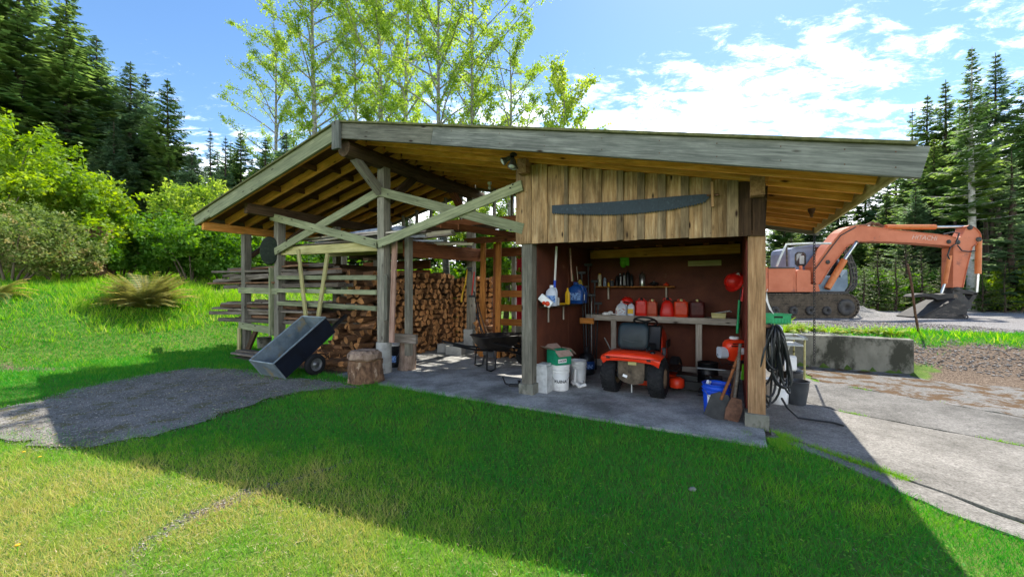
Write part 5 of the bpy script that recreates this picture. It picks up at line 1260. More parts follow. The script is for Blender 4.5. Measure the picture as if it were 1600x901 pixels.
# pots
bucket('black_planter_bucket', 'tall empty black plant pot on the paving right of the hose', Vector((*pxg(1245, 630, .02), .02)), .135, .30, 'grey_plastic', cat='plant pot', rib=False, handle=False, taper=.72)
bucket('white_paint_pail', 'white pail half hidden behind the hanging hose', Vector((*pxg(1214, 628, .02), .02)), .14, .30, 'white_plastic', handle=False)
t = thing('black_felt_hat', 'dark round lid lying on top of the rearmost pot by the hose', 'lid'); part(MB().lathe([(.15, 0), (.155, .012), (.11, .03), (.08, .05), (0, .055)], 22), 'lid_body', t, 'hose_black'); part(MB().lathe([(.13, -.30), (.145, -.02), (.14, 0), (0, 0)], 22), 'pot_below', t, 'black_plastic'); put(t, Vector((*pxg(1236, 612, .02), .33)))
o = MB().lathe([(.05, 0), (.055, .02), (.055, .18), (.03, .22), (0, .23)], 12, power=4).build('white_jug', 'pale_plastic'); put(o, (pt.x - .1, 5.45, .78)); tag(o, 'white jug standing in the utility sink', 'jug')
o = MB().box((.16, .1, .2), (0, 0, .1), ch=.02).build('white_sack', 'label_white'); put(o, (pt.x - .02, 5.35, .40)); tag(o, 'crumpled white sack hanging below the sink behind the hose', 'sack')
# strip of white tape above the basket
a = atpx(1198, 455, 4.5); o = MB().add([a, a + Vector((.02, 0, -.12)), a + Vector((.06, .0, -.21)), a + Vector((.09, .01, -.26)), a + Vector((.03, .0, -.2)), a + Vector((-.01, 0, -.1))], [(0, 5, 4, 3, 2, 1)]).tube([a, a + Vector((.01, 0, .03))], .004, 5).build('plastic_strip', 'label_white'); tag(o, 'torn strip of white plastic hanging on the outer side of the right-hand post', 'strip')

# chain from the back eave corner
top = L(UE - .02, 2.82, zr(UE) - .25); bot = Vector((top.x, top.y, .30))
ch = thing('rain_chain', 'long dark chain hanging from the rear corner of the right-hand eave', 'chain', top)
lk = MB()
pts = [(.016 * math.cos(a), 0, .028 * math.sin(a)) for a in np.linspace(0, 2 * PI, 10, endpoint=False)]
lk.tube(pts, .0055, 5, closed=True)
proto = lk.build('chain_link', 'dark_steel', ch, loc=top - Vector((0, 0, .02)), rot=(0, 0, 0))
zz = top.z - .02; k = 0
while zz > bot.z + .06:
    zz -= .044; k += 1
    c = proto.copy(); COL.objects.link(c); c.location = (top.x, top.y, zz); c.rotation_euler = (0, 0, (k % 2) * PI / 2 + .2)
# concrete retaining wall
rw = thing('retaining_wall', 'low stained concrete wall holding up the bank behind the paved yard', 'wall')
mb = MB()
nseg = 16; us = np.linspace(-.9, 2.52, nseg + 1); V = []
for u in us:
    for v, z in ((4.36, 0.0), (4.355, .30), (4.36, .60), (4.372, .612), (4.57, .612), (4.585, .60), (4.585, 0)): V.append(tuple(L(u, v + random.uniform(-.004, .004), z + (random.uniform(-.006, .006) if z > .5 else 0))))
nv = 7; Fq = [(i * nv + j, (i + 1) * nv + j, (i + 1) * nv + j + 1, i * nv + j + 1) for i in range(nseg) for j in range(nv - 1)] + [tuple(range(nv)), tuple(nseg * nv + j for j in range(nv - 1, -1, -1))]
mb.add(V, Fq); mb.build('wall_body', 'old_wall_concrete', rw)
# rod stuck in the bank
a, b = atpx(1436, 522, 8.6), atpx(1418, 412, 8.6); a.z = gh(a.x, a.y)
o = MB().tube([a, a.lerp(b, .3) + Vector((-.01, 0, 0)), a.lerp(b, .7) + Vector((.015, 0, 0)), b], .022, 8).build('iron_rod', 'rust'); tag(o, 'bent rusty iron rod stuck upright in the grass between wall and excavator bucket', 'rod')

# ------------------------------------------------------------------ left side things
# tipped trailer cart
ct = thing('garden_cart', 'dark navy metal trailer cart tipped on its tail with the empty box facing the gravel', 'cart')
al = R(36)
f0 = L(*[0, 0]); fw = floor_pt(446, 592, .03)
Ax = FU; Ay = (FV * math.cos(al) + Vector((0, 0, math.sin(al)))).normalized(); Az = (-FV * math.sin(al) + Vector((0, 0, math.cos(al)))).normalized()
MC = Matrix((Ax, Ay, Az)).transposed().to_4x4(); MC.translation = fw + Vector((0, 0, .01))
W_, L_, D_ = .66, 1.14, .34
def cbox(name, size, c, mat, parent=ct, **k):
    return MB().box(size, MC @ Vector(c), rot=MC.to_3x3() @ (k['r'] if 'r' in k else Matrix.Identity(3)), ch=k.get('ch', 0)).build(name, mat, parent)
cbox('outer_side', (.012, L_, D_), (0.0, L_ / 2, D_ / 2), 'cart_navy'); cbox('outer_side', (.012, L_, D_), (-W_, L_ / 2, D_ / 2), 'cart_navy')
cbox('inner_side', (.006, L_ - .03, D_ - .01), (-.010, L_ / 2, D_ / 2), 'cart_inside'); cbox('inner_side', (.006, L_ - .03, D_ - .01), (-W_ + .010, L_ / 2, D_ / 2), 'cart_inside')
cbox('cart_floor', (W_ - .02, L_, .012), (-W_ / 2, L_ / 2, .006), 'cart_inside')
cbox('front_panel', (W_ - .014, .012, D_), (-W_ / 2, L_ - .006, D_ / 2), 'cart_inside'); cbox('tail_gate', (W_ - .014, .012, D_ - .01), (-W_ / 2, .004, D_ / 2), 'cart_inside')
for k in range(3): cbox('floor_rib', (.05, L_ - .1, .01), (-W_ * (.25 + .25 * k), L_ / 2, .016), 'rust' if k == 0 else 'cart_inside')
for a_, b_ in (((0, 0, D_), (0, L_, D_)), ((-W_, 0, D_), (-W_, L_, D_)), ((0, 0, D_), (-W_, 0, D_)), ((0, L_, D_), (-W_, L_, D_)), ((0, 0, 0), (0, 0, D_)), ((-W_, 0, 0), (-W_, 0, D_))):
    MB().tube([MC @ Vector(a_), MC @ Vector(b_)], .014, 8).build('rim_tube', 'cart_rim', ct)
cbox('draw_bar', (.05, .75, .05), (-W_ / 2, L_ + .18, -.08), 'hose_black'); cbox('draw_bar_brace', (.04, .5, .04), (-W_ / 2, L_ - .2, -.045), 'hose_black'); cbox('axle_bracket', (W_ - .06, .06, .10), (-W_ / 2, .50, -.055), 'cart_navy')
for s_, dx in ((1, .06), (-1, -W_ - .06)):
    c = MC @ Vector((dx, .50, -.13)); c.z = .20
    q = ROT_L.to_3x3() @ Matrix.Rotation(R(90), 3, 'Y'); r_, w_ = .185, .10
    o = MB().lathe([(r_ * .58, -w_ * .42), (r_ * .85, -w_ * .5), (r_ * .97, -w_ * .35), (r_, -w_ * .15), (r_, w_ * .15), (r_ * .97, w_ * .35), (r_ * .85, w_ * .5), (r_ * .58, w_ * .42)], 26, c=c, M=q, caps=False).build('wheel', 'rubber', ct)
    MB().lathe([(0.0, w_ * .34), (r_ * .16, w_ * .34), (r_ * .18, w_ * .18), (r_ * .5, w_ * .22), (r_ * .58, w_ * .42), (r_ * .60, w_ * .4), (r_ * .60, -w_ * .4), (r_ * .5, -w_ * .2), (0, -w_ * .2)], 24, c=c, M=q).build('rim', 'rim_tan' if s_ < 0 else 'steel', o)
    MB().tube([c, MC @ Vector((dx * .2 if s_ > 0 else -W_ + .02, .50, -.05))], .018, 8).build('axle', 'dark_steel', ct)

# chopping blocks
def stump(name, label, p, r, h, mat, capm='wood_end', seed=1, lean=0.0):
    t = thing(name, label, 'stump'); rr = random.Random(seed); n = 36; V = []; Fs = []
    ph = [rr.uniform(0, 6) for _ in range(5)]; lay = 12
    for i in range(lay + 1):
        z = h * i / lay
        for k in range(n):
            a = 2 * PI * k / n
            q = 1 + .045 * math.sin(3 * a + ph[0]) + .03 * math.sin(7 * a + ph[1]) + .02 * math.sin(13 * a + ph[2] + z * 9) + .03 * math.sin(z * 14 + ph[3] + a) + rr.uniform(-.022, .022) + (.10 * (1 - i / lay) ** 3)
            V.append((r * q * math.cos(a) + lean * z, r * q * math.sin(a), z + (.012 * math.sin(2 * a + ph[4]) if i == lay else 0)))
    for i in range(lay): Fs += [(i * n + k, i * n + (k + 1) % n, (i + 1) * n + (k + 1) % n, (i + 1) * n + k) for k in range(n)]
    part(MB().add(V, Fs, True), 'bark', t, mat)
    topv = V[lay * n:]; mb = MB().add([(x * .975, y * .975, z + .002) for x, y, z in topv], [tuple(range(n))])
    part(mb, 'cut_face', t, capm); return put(t, p)
s1 = stump('chopping_stump', 'broad shaggy-barked chopping stump with a split slab on top, in front of the pier', floor_pt(571, 594, .03), .25, .34, 'bark_stump', seed=4)
t = thing('bark_slab', 'thick mossy split slab of wood lying on the chopping stump', 'log'); 
rrs = random.Random(8); V = []; n = 22
for i, (z, q) in enumerate(((0, .92), (.03, 1.05), (.10, 1.0), (.14, .80))):
    for k in range(n):
        a = 2 * PI * k / n; V.append((.255 * q * math.cos(a) * (1 + rrs.uniform(-.06, .06)), .22 * q * math.sin(a), z + rrs.uniform(-.012, .012)))
part(MB().add(V, [(i * n + k, i * n + (k + 1) % n, (i + 1) * n + (k + 1) % n, (i + 1) * n + k) for i in range(3) for k in range(n)] + [tuple(range(3 * n, 4 * n)), tuple(range(n - 1, -1, -1))]), 'slab_body', t, 'grey_bark_stump'); put(t, s1.location + Vector((-.01, 0, .345)), .4)
s2 = stump('log_round', 'tall reddish-grey log round standing behind the pier beside the black pail', floor_pt(636, 576, .03), .145, .50, 'grey_bark_stump', seed=9, lean=.06)
bucket('black_bucket', 'black paint pail with a white lid between the pier and the log round', floor_pt(615, 572), .125, .42, 'black_plastic', lid='white_plastic')
o = bpy.data.objects['black_bucket']; part(MB().box((.1, .004, .12), (.03, -.118, .16)), 'torn_label', o, 'label_blue')
bucket('wooden_pail', 'grey wooden pail with a stick in it behind the cart', Vector((*pxg(413, 545, 0), 0.0)), .16, .30, 'old_wall_concrete', rib=False, handle=False, taper=.9)
a = Vector((*pxg(420, 545, 0), 0.05)); o = MB().tube([a, a + Vector((.10, 0, .95))], .014, 8).build('broom_stick', 'tan_post_wood'); tag(o, 'thin stick standing in the grey pail behind the cart', 'stick')
for k, (du, dv, ry) in enumerate(((0, 0, .0), (.1, .12, .1), (-.3, .2, -.1))):
    o = lumber(-10.0 + du, -8.9 + du, -.25 + dv, .06 + .05 * (k == 1), .16, .04, 'old_lumber', ['grey board end lying on the grass under the lower rack', 'second grey board laid across the one on the grass', 'farther grey board on the grass under the rack'][k], None, yaw=ry, name='ground_board')

# wheelbarrows: local x towards the wheel
def barrow(label, p, rz, tub_mat='barrow_black', frame='black_plastic'):
    t = thing('wheelbarrow', label, 'wheelbarrow')
    rim = [(-.42, -.34), (.42, -.28), (.50, 0), (.42, .28), (-.42, .34)]; flo = [(-.25, -.22), (.18, -.16), (.24, 0), (.18, .16), (-.25, .22)]
    def loop(pl, z, s_=1.0, n=5):
        out = []
        for i in range(len(pl)):
            a, b, c = Vector(pl[i - 1]), Vector(pl[i]), Vector(pl[(i + 1) % len(pl)])
            for k in range(n):
                tt = k / (n - 1); p1 = b.lerp(a, .22); p2 = b.lerp(c, .22); out.append(Vector(((p1.lerp(b, tt)).lerp(b.lerp(p2, tt), tt)[0] * s_, (p1.lerp(b, tt)).lerp(b.lerp(p2, tt), tt)[1] * s_, z)))
        return out
    rings = [loop(flo, .34), loop([((a[0] + b[0]) / 2, (a[1] + b[1]) / 2) for a, b in zip(rim, flo)], .45, 1.06), loop(rim, .60), loop(rim, .605, 1.03)]
    n = len(rings[0]); V = [v for r_ in rings for v in r_]; Fs = [(i * n + k, i * n + (k + 1) % n, (i + 1) * n + (k + 1) % n, (i + 1) * n + k) for i in range(3) for k in range(n)] + [tuple(range(n - 1, -1, -1))]
    part(MB().add(V, Fs, True).tube(rings[3], .011, 6, closed=True), 'tub', t, tub_mat)
    for s_ in (-1, 1):
        part(MB().tube([(-.95, s_ * .30, .52), (-.5, s_ * .27, .40), (.2, s_ * .14, .32), (.60, s_ * .07, .18)], .018, 8), 'handle_bar', t, frame)
        part(MB().tube([(-.12, s_ * .23, .36), (-.16, s_ * .27, .04), (-.24, s_ * .27, .012), (-.32, s_ * .27, .04), (-.30, s_ * .24, .38)], .015, 8), 'leg', t, frame)
    part(MB().box((.03, .46, .14), (-.16, 0, .30), ch=.008), 'leg_brace', t, 'grey_plastic')
    c = Vector((.60, 0, .19)); q = Matrix.Rotation(R(90), 3, 'X')
    o = part(MB().lathe([(.10, -.035), (.16, -.042), (.185, -.02), (.185, .02), (.16, .042), (.10, .035)], 22, c=c, M=q, caps=False), 'wheel', t, 'rubber')
    part(MB().lathe([(0, .03), (.1, .02), (.105, .035), (.105, -.035), (.1, -.02), (0, -.03)], 18, c=c, M=q), 'rim', o, 'steel')
    return put(t, p, rz)
lg = (floor_pt(748, 574) + floor_pt(776, 578)) / 2
barrow('black wheelbarrow with a scratched tub facing the yard in the middle bay', Vector((lg.x + .16, lg.y + .12, .03)), R(28))
barrow('second black wheelbarrow half hidden behind the workshop post', Vector((lg.x + .95, lg.y + .25, .03)), R(12))
# axes and rakes at the back pier
a, b = atpx(730, 420, 8.9), atpx(721, 471, 8.75)
t = thing('splitting_axe', 'axe with a curved yellow handle hung on the back post', 'axe', a)
MB().tube([a, a.lerp(b, .4) + Vector((.015, 0, 0)), a.lerp(b, .75) + Vector((-.01, 0, 0)), b], [.016, .018, .016, .024], 10).build('handle', 'yellow_plastic', t); MB().prism([(-.03, -.03), (.1, -.05), (.12, .05), (-.03, .03)], -.015, .015, axis='y', M=Matrix.Translation(a)).build('axe_head', 'dark_steel', t)
a, b = atpx(741, 424, 8.8), atpx(737, 462, 8.8)
t = thing('red_axe', 'dark-headed tool with a red handle hung right of the yellow axe', 'axe', a)
MB().tube([a, b], .014, 8).build('handle', 'red_plastic', t); MB().box((.14, .03, .05), b, ch=.008).build('axe_head', 'dark_steel', t)
for k, (x0, y0, x1, y1) in enumerate(((741, 455, 752, 520), (742, 470, 764, 524), (744, 490, 757, 525), (746, 470, 760, 524))):
    a, b = atpx(x0, y0, 8.5), atpx(x1, y1, 8.0)
    o = MB().tube([a, b], .013, 8).build('garden_tool_handle', ['dark_steel', 'tan_post_wood', 'grey_plastic', 'rust'][k]); tag(o, ['dark iron bar leaning behind the wheelbarrow, steepest of four', 'wooden handle leaning lowest toward the wheelbarrow', 'short grey handle in front of the back pier', 'rusty handle between the iron bar and the wooden one'][k], 'tool')
for k, (x, y, rz) in enumerate(((697, 549, .2), (712, 553, -.4), (722, 547, .5), (735, 546, .1))):
    t = thing('cinder_block', ['grey hollow block farthest left at the foot of the log stack', 'grey hollow block nearest the camera beside the back pier', 'small grey block behind the nearest hollow block', 'flat grey block against the back pier'][k], 'block')
    part(MB().box((.40, .04, .19), (0, -.08, .095)).box((.40, .04, .19), (0, .08, .095)).box((.04, .12, .19), (-.18, 0, .095)).box((.04, .12, .19), (0, 0, .095)).box((.04, .12, .19), (.18, 0, .095)), 'block_body', t, 'concrete')
    put(t, floor_pt(x, y), rz)

# ------------------------------------------------------------------ firewood
def log_mesh(name, L__, r, seed, split):
    rr = random.Random(seed); mb = MB(); 
    if split == 0: sec = [(r * (1 + rr.uniform(-.08, .08)) * math.cos(a), r * (1 + rr.uniform(-.08, .08)) * math.sin(a)) for a in np.linspace(0, 2 * PI, 9, endpoint=False)]
    elif split == 1: sec = [(r * math.cos(a) * (1 + rr.uniform(-.08, .08)), r * .9 * math.sin(a) - r * .35) for a in np.linspace(0, PI, 6)]
    else: sec = [(-r * .8, -r * .55)] + [(r * 1.45 * math.cos(a) - r * .8, r * 1.35 * math.sin(a) - r * .55) for a in np.linspace(.02, R(78), 4)]
    n = len(sec); k0 = [1 + rr.uniform(-.05, .05) for _ in range(n)]
    V = [(-L__ / 2 + rr.uniform(-.006, .006), a, b) for a, b in sec] + [(L__ / 2 + rr.uniform(-.006, .006), a * k, b * k) for (a, b), k in zip(sec, k0)]
    mb.mat('log_side').add(V, [(i, (i + 1) % n, n + (i + 1) % n, n + i) for i in range(n)])
    mb.mat('log_end').add(V, [tuple(range(n - 1, -1, -1)), tuple(range(n, 2 * n))])
    o = mb.build(name); me = o.data; bpy.data.objects.remove(o); return me
LOGS = [log_mesh('firewood_log', random.Random(i).uniform(.36, .44), .064 + .012 * (i % 3), 40 + i, i % 3) for i in range(12)]
n_log = [0]
def place_log(p, axis_ang, roll, tilt=0.0, scale=1.0, lab=0):
    LBL = (('split firewood log in the stack face toward the middle bay', 'firewood logs in the side of the stack'), ('split firewood log in the tumbled front of the stack behind the rails', 'firewood logs behind the rails'), ('sunlit split log in the low heap along the slatted back wall', 'firewood logs by the slatted wall'))
    me = random.choice(LOGS)
    o = bpy.data.objects.new('firewood_log', me); COL.objects.link(o); o.location = p
    o.rotation_euler = (Matrix.Rotation(axis_ang, 3, 'Z') @ Matrix.Rotation(tilt, 3, 'Y') @ Matrix.Rotation(roll, 3, 'X')).to_euler(); o.scale = (1, scale, scale)
    tag(o, LBL[lab][0], 'log', LBL[lab][1]); n_log[0] += 1; return o
filler = []
rr = random.Random(77)
aU = math.atan2(FU.y, FU.x); aV = math.atan2(FV.y, FV.x)
def hstack(v): return 1.80 + .07 * math.sin(v * 5) + .05 * math.sin(v * 13) - .25 * (v < .9)
row = 0; z = .09
spots = []
while z < 1.95:
    v = .85 + (.065 if row % 2 else 0)
    while v < 3.5:
        if z < hstack(v): spots.append((z, v))
        v += .132 + rr.uniform(-.01, .012)
    z += .122; row += 1
# the best 175 (largest in view) as logs, the rest joined
front_spots = []
row = 0; z = .10
while z < 1.9:
    u = -8.0
    while u < -6.65:
        h = np.interp(u, [-8.0, -7.6, -7.35, -7.1, -6.6], [.12, .55, 1.0, 1.8, 1.95])
        if z < h: front_spots.append((z, u))
        u += .15 + rr.uniform(-.012, .015)
    z += .128; row += 1
low_spots = [(z, u, v) for z in (.09, .21, .33, .45) for v in (2.45, ) for u in np.arange(-5.05, -3.2, .15) if z < .3 + .25 * math.sin(u * 2.1) ** 2 + .15] + [(z, u, 2.6) for z in np.arange(.09, 1.75, .125) for u in (-5.25, -5.1)if u < -5.1 or z < 1.5]
budget = 300
n_side = min(len(spots), 165); n_front = min(len(front_spots), 92)
rr.shuffle(spots)
def joined(me_list):
    V, Fs, M = [], [], []
    mb = MB().mat('log_side').mat('log_end')
    for me, mt in me_list:
        b = len(mb.v); mb.v += [tuple(mt @ v.co) for v in me.vertices]
        for p in me.polygons: mb.f.append(tuple(b + i for i in p.vertices)); mb.m.append(p.material_index); mb.sm.append(False)
    return mb
rest = []
for k, (z, v) in enumerate(spots):
    p = L(-6.62 + rr.uniform(-.09, .06), v + rr.uniform(-.015, .015), z + rr.uniform(-.012, .012)); yaw = aU + rr.uniform(-.06, .06); rl = rr.uniform(0, 6)
    if k < n_side: place_log(p, yaw, rl, 0, rr.choice([.72, .85, .95, 1.05, 1.15, 1.25]), 0)
    else: rest.append((rr.choice(LOGS), Matrix.Translation(p) @ Matrix.Rotation(yaw, 4, 'Z') @ Matrix.Rotation(rl, 4, 'X')))
for k, (z, u) in enumerate(front_spots):
    p = L(u + rr.uniform(-.03, .03), .62 + rr.uniform(-.10, .06), z); flat = rr.random() < .45
    yaw = (aU if flat else aV) + rr.uniform(-.3, .3); rl = rr.uniform(0, 6); tl = rr.uniform(-.12, .12)
    if k < n_front: place_log(p, yaw, rl, tl, rr.uniform(1.0, 1.25), 1)
    else: rest.append((rr.choice(LOGS), Matrix.Translation(p) @ Matrix.Rotation(yaw, 4, 'Z') @ Matrix.Rotation(rl, 4, 'X')))
for (z, u, v) in low_spots:
    if n_log[0] < 300: place_log(L(u, v, z), aV + rr.uniform(-.2, .2), rr.uniform(0, 6), 0, 1.05, 2)
# inner rows
for rowi, uu in enumerate((-7.05, -7.5)):
    z = .09
    while z < 1.85:
        v = .95 + (.065 if int(z * 9) % 2 else 0)
        while v < 3.5:
            if uu > -7.2 or v > 1.1: rest.append((rr.choice(LOGS), Matrix.Translation(L(uu, v, z)) @ Matrix.Rotation(aU, 4, 'Z') @ Matrix.Rotation(rr.uniform(0, 6), 4, 'X')))
            v += .133
        z += .122
for z in np.arange(.09, 1.75, .125):
    for u in np.arange(-6.35, -5.3, .14): rest.append((rr.choice(LOGS), Matrix.Translation(L(u, 3.35, z)) @ Matrix.Rotation(aV + rr.uniform(-.1, .1), 4, 'Z') @ Matrix.Rotation(rr.uniform(0, 6), 4, 'X')))
for _ in range(60):
    u = rr.uniform(-8.3, -6.6); v = rr.uniform(-.05, .5); rest.append((rr.choice(LOGS), Matrix.Translation(L(u, v, .08 + rr.uniform(0, .12) * (v > .2))) @ Matrix.Rotation(rr.uniform(0, 6), 4, 'Z') @ Matrix.Rotation(rr.uniform(0, 6), 4, 'X')))
o = joined(rest).build('firewood_stack'); tag(o, 'rest of the stacked split firewood filling the left bay', 'firewood', None, 'stuff')
for k, (x, y, s) in enumerate(((552, 521, 1.1), (560, 536, 1.0), (690, 556, .8))):
    pass
plain('faded_pink', 'c8a090', 'd4b4a4', scale=40, rough=0.7, bump=0, c3='b07860', c3cut=.56, c3scale=12)
# ------------------------------------------------------------------ excavator, parked side-on 14 m away; local x = its forward, y away from the yard
EXY = 13.6
exc = thing('excavator', 'faded orange crawler excavator with its boom stretched over the gravel and bucket down', 'excavator', ((1270 - 800) / 622 * EXY, EXY, 0.5))
K = EXY / 622
def ep(cx, cy, Y=EXY):                                  # survey coordinates of the side view
    px, py = 1180 + cx / 3.81, 330 + cy / 3.81
    k = Y / 622
    return ((px - 800) * k, CAM_H - (py - 450) * k)
def eprism(name, pts, y0, y1, mat, parent=None, ch=0):
    return MB().prism([ep(*p, Y=EXY + y0) for p in pts], EXY + y0, EXY + y1, axis='y').build(name, mat, parent or exc)
def etube(name, pts, r, y, mat, parent=None, n=12):
    return MB().tube([(ep(*p, Y=EXY + y)[0], EXY + y, ep(*p, Y=EXY + y)[1]) for p in pts], r, n).build(name, mat, parent or exc)
# crawler tracks
def track(y0, y1):
    x0, x1 = -150, 622; yt, yb = 490, 640
    r = (yb - yt) / 2; prof = []
    for a in np.linspace(90, -90, 11): prof.append((x1 - r + r * math.cos(R(a)), (yt + yb) / 2 - r * math.sin(R(a))))
    for a in np.linspace(270, 90, 11): prof.append((x0 + r + r * math.cos(R(a)), (yt + yb) / 2 - r * math.sin(R(a))))
    tr_ = eprism('crawler_track', [(p[0], p[1]) for p in prof], y0 + .06, y1, 'track_steel')
    mb = MB(); pts = [ep(*p, Y=EXY + y0) for p in prof]; P = [Vector((x, 0, z)) for x, z in pts] + [Vector((pts[0][0], 0, pts[0][1]))]
    for a, b in zip(P[:-1], P[1:]):
        n_ = max(1, round((b - a).length / .11)); d = (b - a).normalized(); M = Matrix((d, Vector((0, 1, 0)), d.cross(Vector((0, 1, 0))))).transposed()
        for k in range(n_):
            c = a.lerp(b, (k + .5) / n_); mb.box((.085, y1 - y0, .035), (c.x, EXY + (y0 + y1) / 2, c.z), rot=M)
    o = mb.build('track_shoes', 'track_steel', tr_)
    mb = MB()
    for k in range(15):
        yy = yt + 10 + k * 9.3; xx = x1 - 12 - max(0, abs(yy - 565) - 40) * .7
        a, b = ep(x0 + 10, yy, EXY + y0), ep(xx, yy, EXY + y0); mb.box((b[0] - a[0], .02, .022), ((a[0] + b[0]) / 2, EXY + y0 + .045, a[1]))
    mb.build('side_ribs', 'mud_metal', tr_)
    for cxp in (545, 430, 330, 230, 120, 20, -80):
        c = ep(cxp, 590 if cxp < 500 else 570, EXY + y0); big = .28 if cxp == 545 else .15
        MB().lathe([(0, 0), (big * .3, 0), (big * .3, .05), (big * .8, .05), (big, .02), (big, -.05), (0, -.05)][::-1], 22, c=(c[0], EXY + y0 + .03, c[1]), M=Matrix.Rotation(R(90), 3, 'X')).build('track_roller' if big < .2 else 'idler_wheel', 'digger_dark', tr_)
track(-.35, .15); track(1.45, 1.95)
eprism('undercarriage', [(120, 488), (430, 488), (400, 560), (150, 560)], .15, 1.45, 'digger_dark')
# upper structure
eprism('slew_ring', [(160, 474), (480, 474), (480, 496), (160, 496)], .1, 1.5, 'digger_dark')
hs2 = eprism('engine_housing', [(-120, 342), (-60, 330), (236, 330), (242, 345), (242, 478), (-140, 478)], -.25, 1.7, 'digger_orange')
eprism('housing_door', [(80, 345), (224, 345), (224, 470), (80, 470)], -.27, -.25, 'digger_orange', hs2)
eprism('housing_door', [(-60, 345), (70, 345), (70, 470), (-60, 470)], -.27, -.25, 'digger_orange', hs2)
eprism('door_rim', [(82, 330), (236, 330), (236, 338), (82, 338)], -.29, -.25, 'digger_dark', hs2)
eprism('side_tank', [(246, 352), (262, 345), (322, 348), (330, 362), (330, 478), (246, 478)], -.2, .7, 'digger_orange')
eprism('front_step', [(330, 432), (376, 436), (386, 474), (330, 478)], -.2, .8, 'digger_orange')
eprism('frame_edge', [(330, 474), (560, 474), (560, 486), (330, 488)], -.1, 1.5, 'digger_dark')
etube('exhaust_stub', [(272, 350), (270, 322)], .05, .2, 'digger_orange')
# cab on the far side
cab = eprism('cab', [(206, 345), (206, 248), (214, 222), (240, 210), (330, 202), (345, 206), (350, 345)], .55, 1.6, 'cab_blue')
eprism('cab_roof', [(236, 212), (340, 196), (448, 198), (452, 208), (340, 212)], .5, 1.65, 'cab_blue')
eprism('cab_front', [(350, 205), (446, 206), (470, 240), (500, 300), (500, 385), (360, 385)], .6, .62, 'glass_dark')
for pts in ([(345, 204), (356, 204), (368, 386), (352, 386)], [(440, 204), (452, 204), (508, 300), (508, 390), (496, 390), (496, 302)], [(352, 380), (508, 380), (508, 394), (352, 394)]): eprism('cab_pillar', pts, .52, .64, 'cab_blue')
eprism('cab_lower', [(370, 390), (512, 390), (548, 345), (552, 440), (530, 478), (372, 478)], .55, 1.6, 'cab_grey_blue')
eprism('seat', [(400, 330), (470, 318), (500, 345), (500, 384), (400, 384)], .8, 1.3, 'pale_metal', cab)
def rrect(x0, y0, x1, y1, r):
    return [(x0 + r, y0), (x1 - r, y0), (x1, y0 + r), (x1, y1 - r), (x1 - r, y1), (x0 + r, y1), (x0, y1 - r), (x0, y0 + r)]
w_ = eprism('cab_window', rrect(238, 240, 303, 326, 14), .53, .56, 'digger_dark', cab); eprism('window_pane', rrect(246, 248, 295, 318, 10), .515, .54, 'glass_dark', cab)
eprism('pale_sign', rrect(265, 262, 292, 312, 3), .50, .52, 'pale_metal', cab)
# guard frame
etube('guard_rail', [(128, 326), (150, 270), (186, 196), (330, 190), (450, 190)], .035, -.1, 'pale_metal'); etube('guard_rail', [(186, 196), (190, 326)], .03, -.1, 'digger_dark')
for k, off in enumerate((0, 16, 32)):
    etube('cab_guard_hoop', [(505 + off, 205), (535 + off, 260), (562 + off * 1.1, 330), (572 + off, 390), (568 + off, 440), (540 + off * .9, 474)], .035, .35 + .25 * k, 'digger_dark')
for t_ in range(7):
    cy_ = 240 + t_ * 32; xk = 505 + 70 * math.sin(min(1.5, (cy_ - 205) / 140)); etube('guard_rung', [(xk, cy_), (xk + 36, cy_)], .02, .4, 'digger_dark')
# boom
boom_pts = [(348, 350), (345, 330), (385, 275), (430, 212), (470, 165), (500, 128), (528, 106), (560, 92), (590, 85), (620, 82), (700, 90), (830, 110), (1000, 128), (1130, 140), (1195, 155), (1222, 178), (1215, 198), (1190, 207), (1100, 197), (950, 185), (800, 178), (680, 174), (625, 176), (598, 181), (565, 197), (540, 215), (520, 240), (480, 290), (440, 342), (385, 430), (372, 438), (350, 420)]
boom = eprism('boom', boom_pts, .0, .38, 'digger_orange')
def edge_strip(name, pts, i0, i1, y0, y1, parent, off=3.0):
    mb = MB(); P = [ep(*p) for p in pts[i0:i1]]
    for a, b in zip(P[:-1], P[1:]):
        d = Vector((b[0] - a[0], 0, b[1] - a[1])); ln = d.length; d.normalize(); M = Matrix((d, Vector((0, 1, 0)), d.cross(Vector((0, 1, 0))))).transposed()
        mb.box((ln + .02, y1 - y0, .02), ((a[0] + b[0]) / 2, EXY + (y0 + y1) / 2, (a[1] + b[1]) / 2), rot=M)
    mb.build(name, 'digger_orange', parent)
edge_strip('boom_flange', boom_pts, 1, 15, -.025, .405, boom); edge_strip('boom_flange', boom_pts, 17, 30, -.025, .405, boom)
for x, y in ((600, 186), (1150, 180), (430, 300)): 
    c = ep(x, y); MB().lathe([(0, 0), (.06, 0), (.07, .02), (.07, .44), (0, .44)][::-1], 14, c=(c[0], EXY + .41, c[1]), M=Matrix.Rotation(R(90), 3, 'X')).build('pivot_pin', 'digger_dark', boom)
lt = text(None, 'HITACHI', (ep(1005, 157)[0], EXY - .004, ep(1005, 157)[1]), (R(90), R(3), 0), .22, 'faded_pink', depth=.002, font_shear=.3); attach(lt, boom)
etube('hydraulic_hose', [(345, 340), (420, 235), (500, 135), (590, 84), (700, 76), (760, 92)], .022, .1, 'rust', boom, 6); etube('hydraulic_hose', [(352, 350), (440, 232), (510, 142), (600, 92)], .018, -.03, 'digger_dark', boom, 6)
etube('hydraulic_hose', [(650, 84), (690, 66), (730, 72), (770, 90)], .03, .15, 'rust', boom, 6)
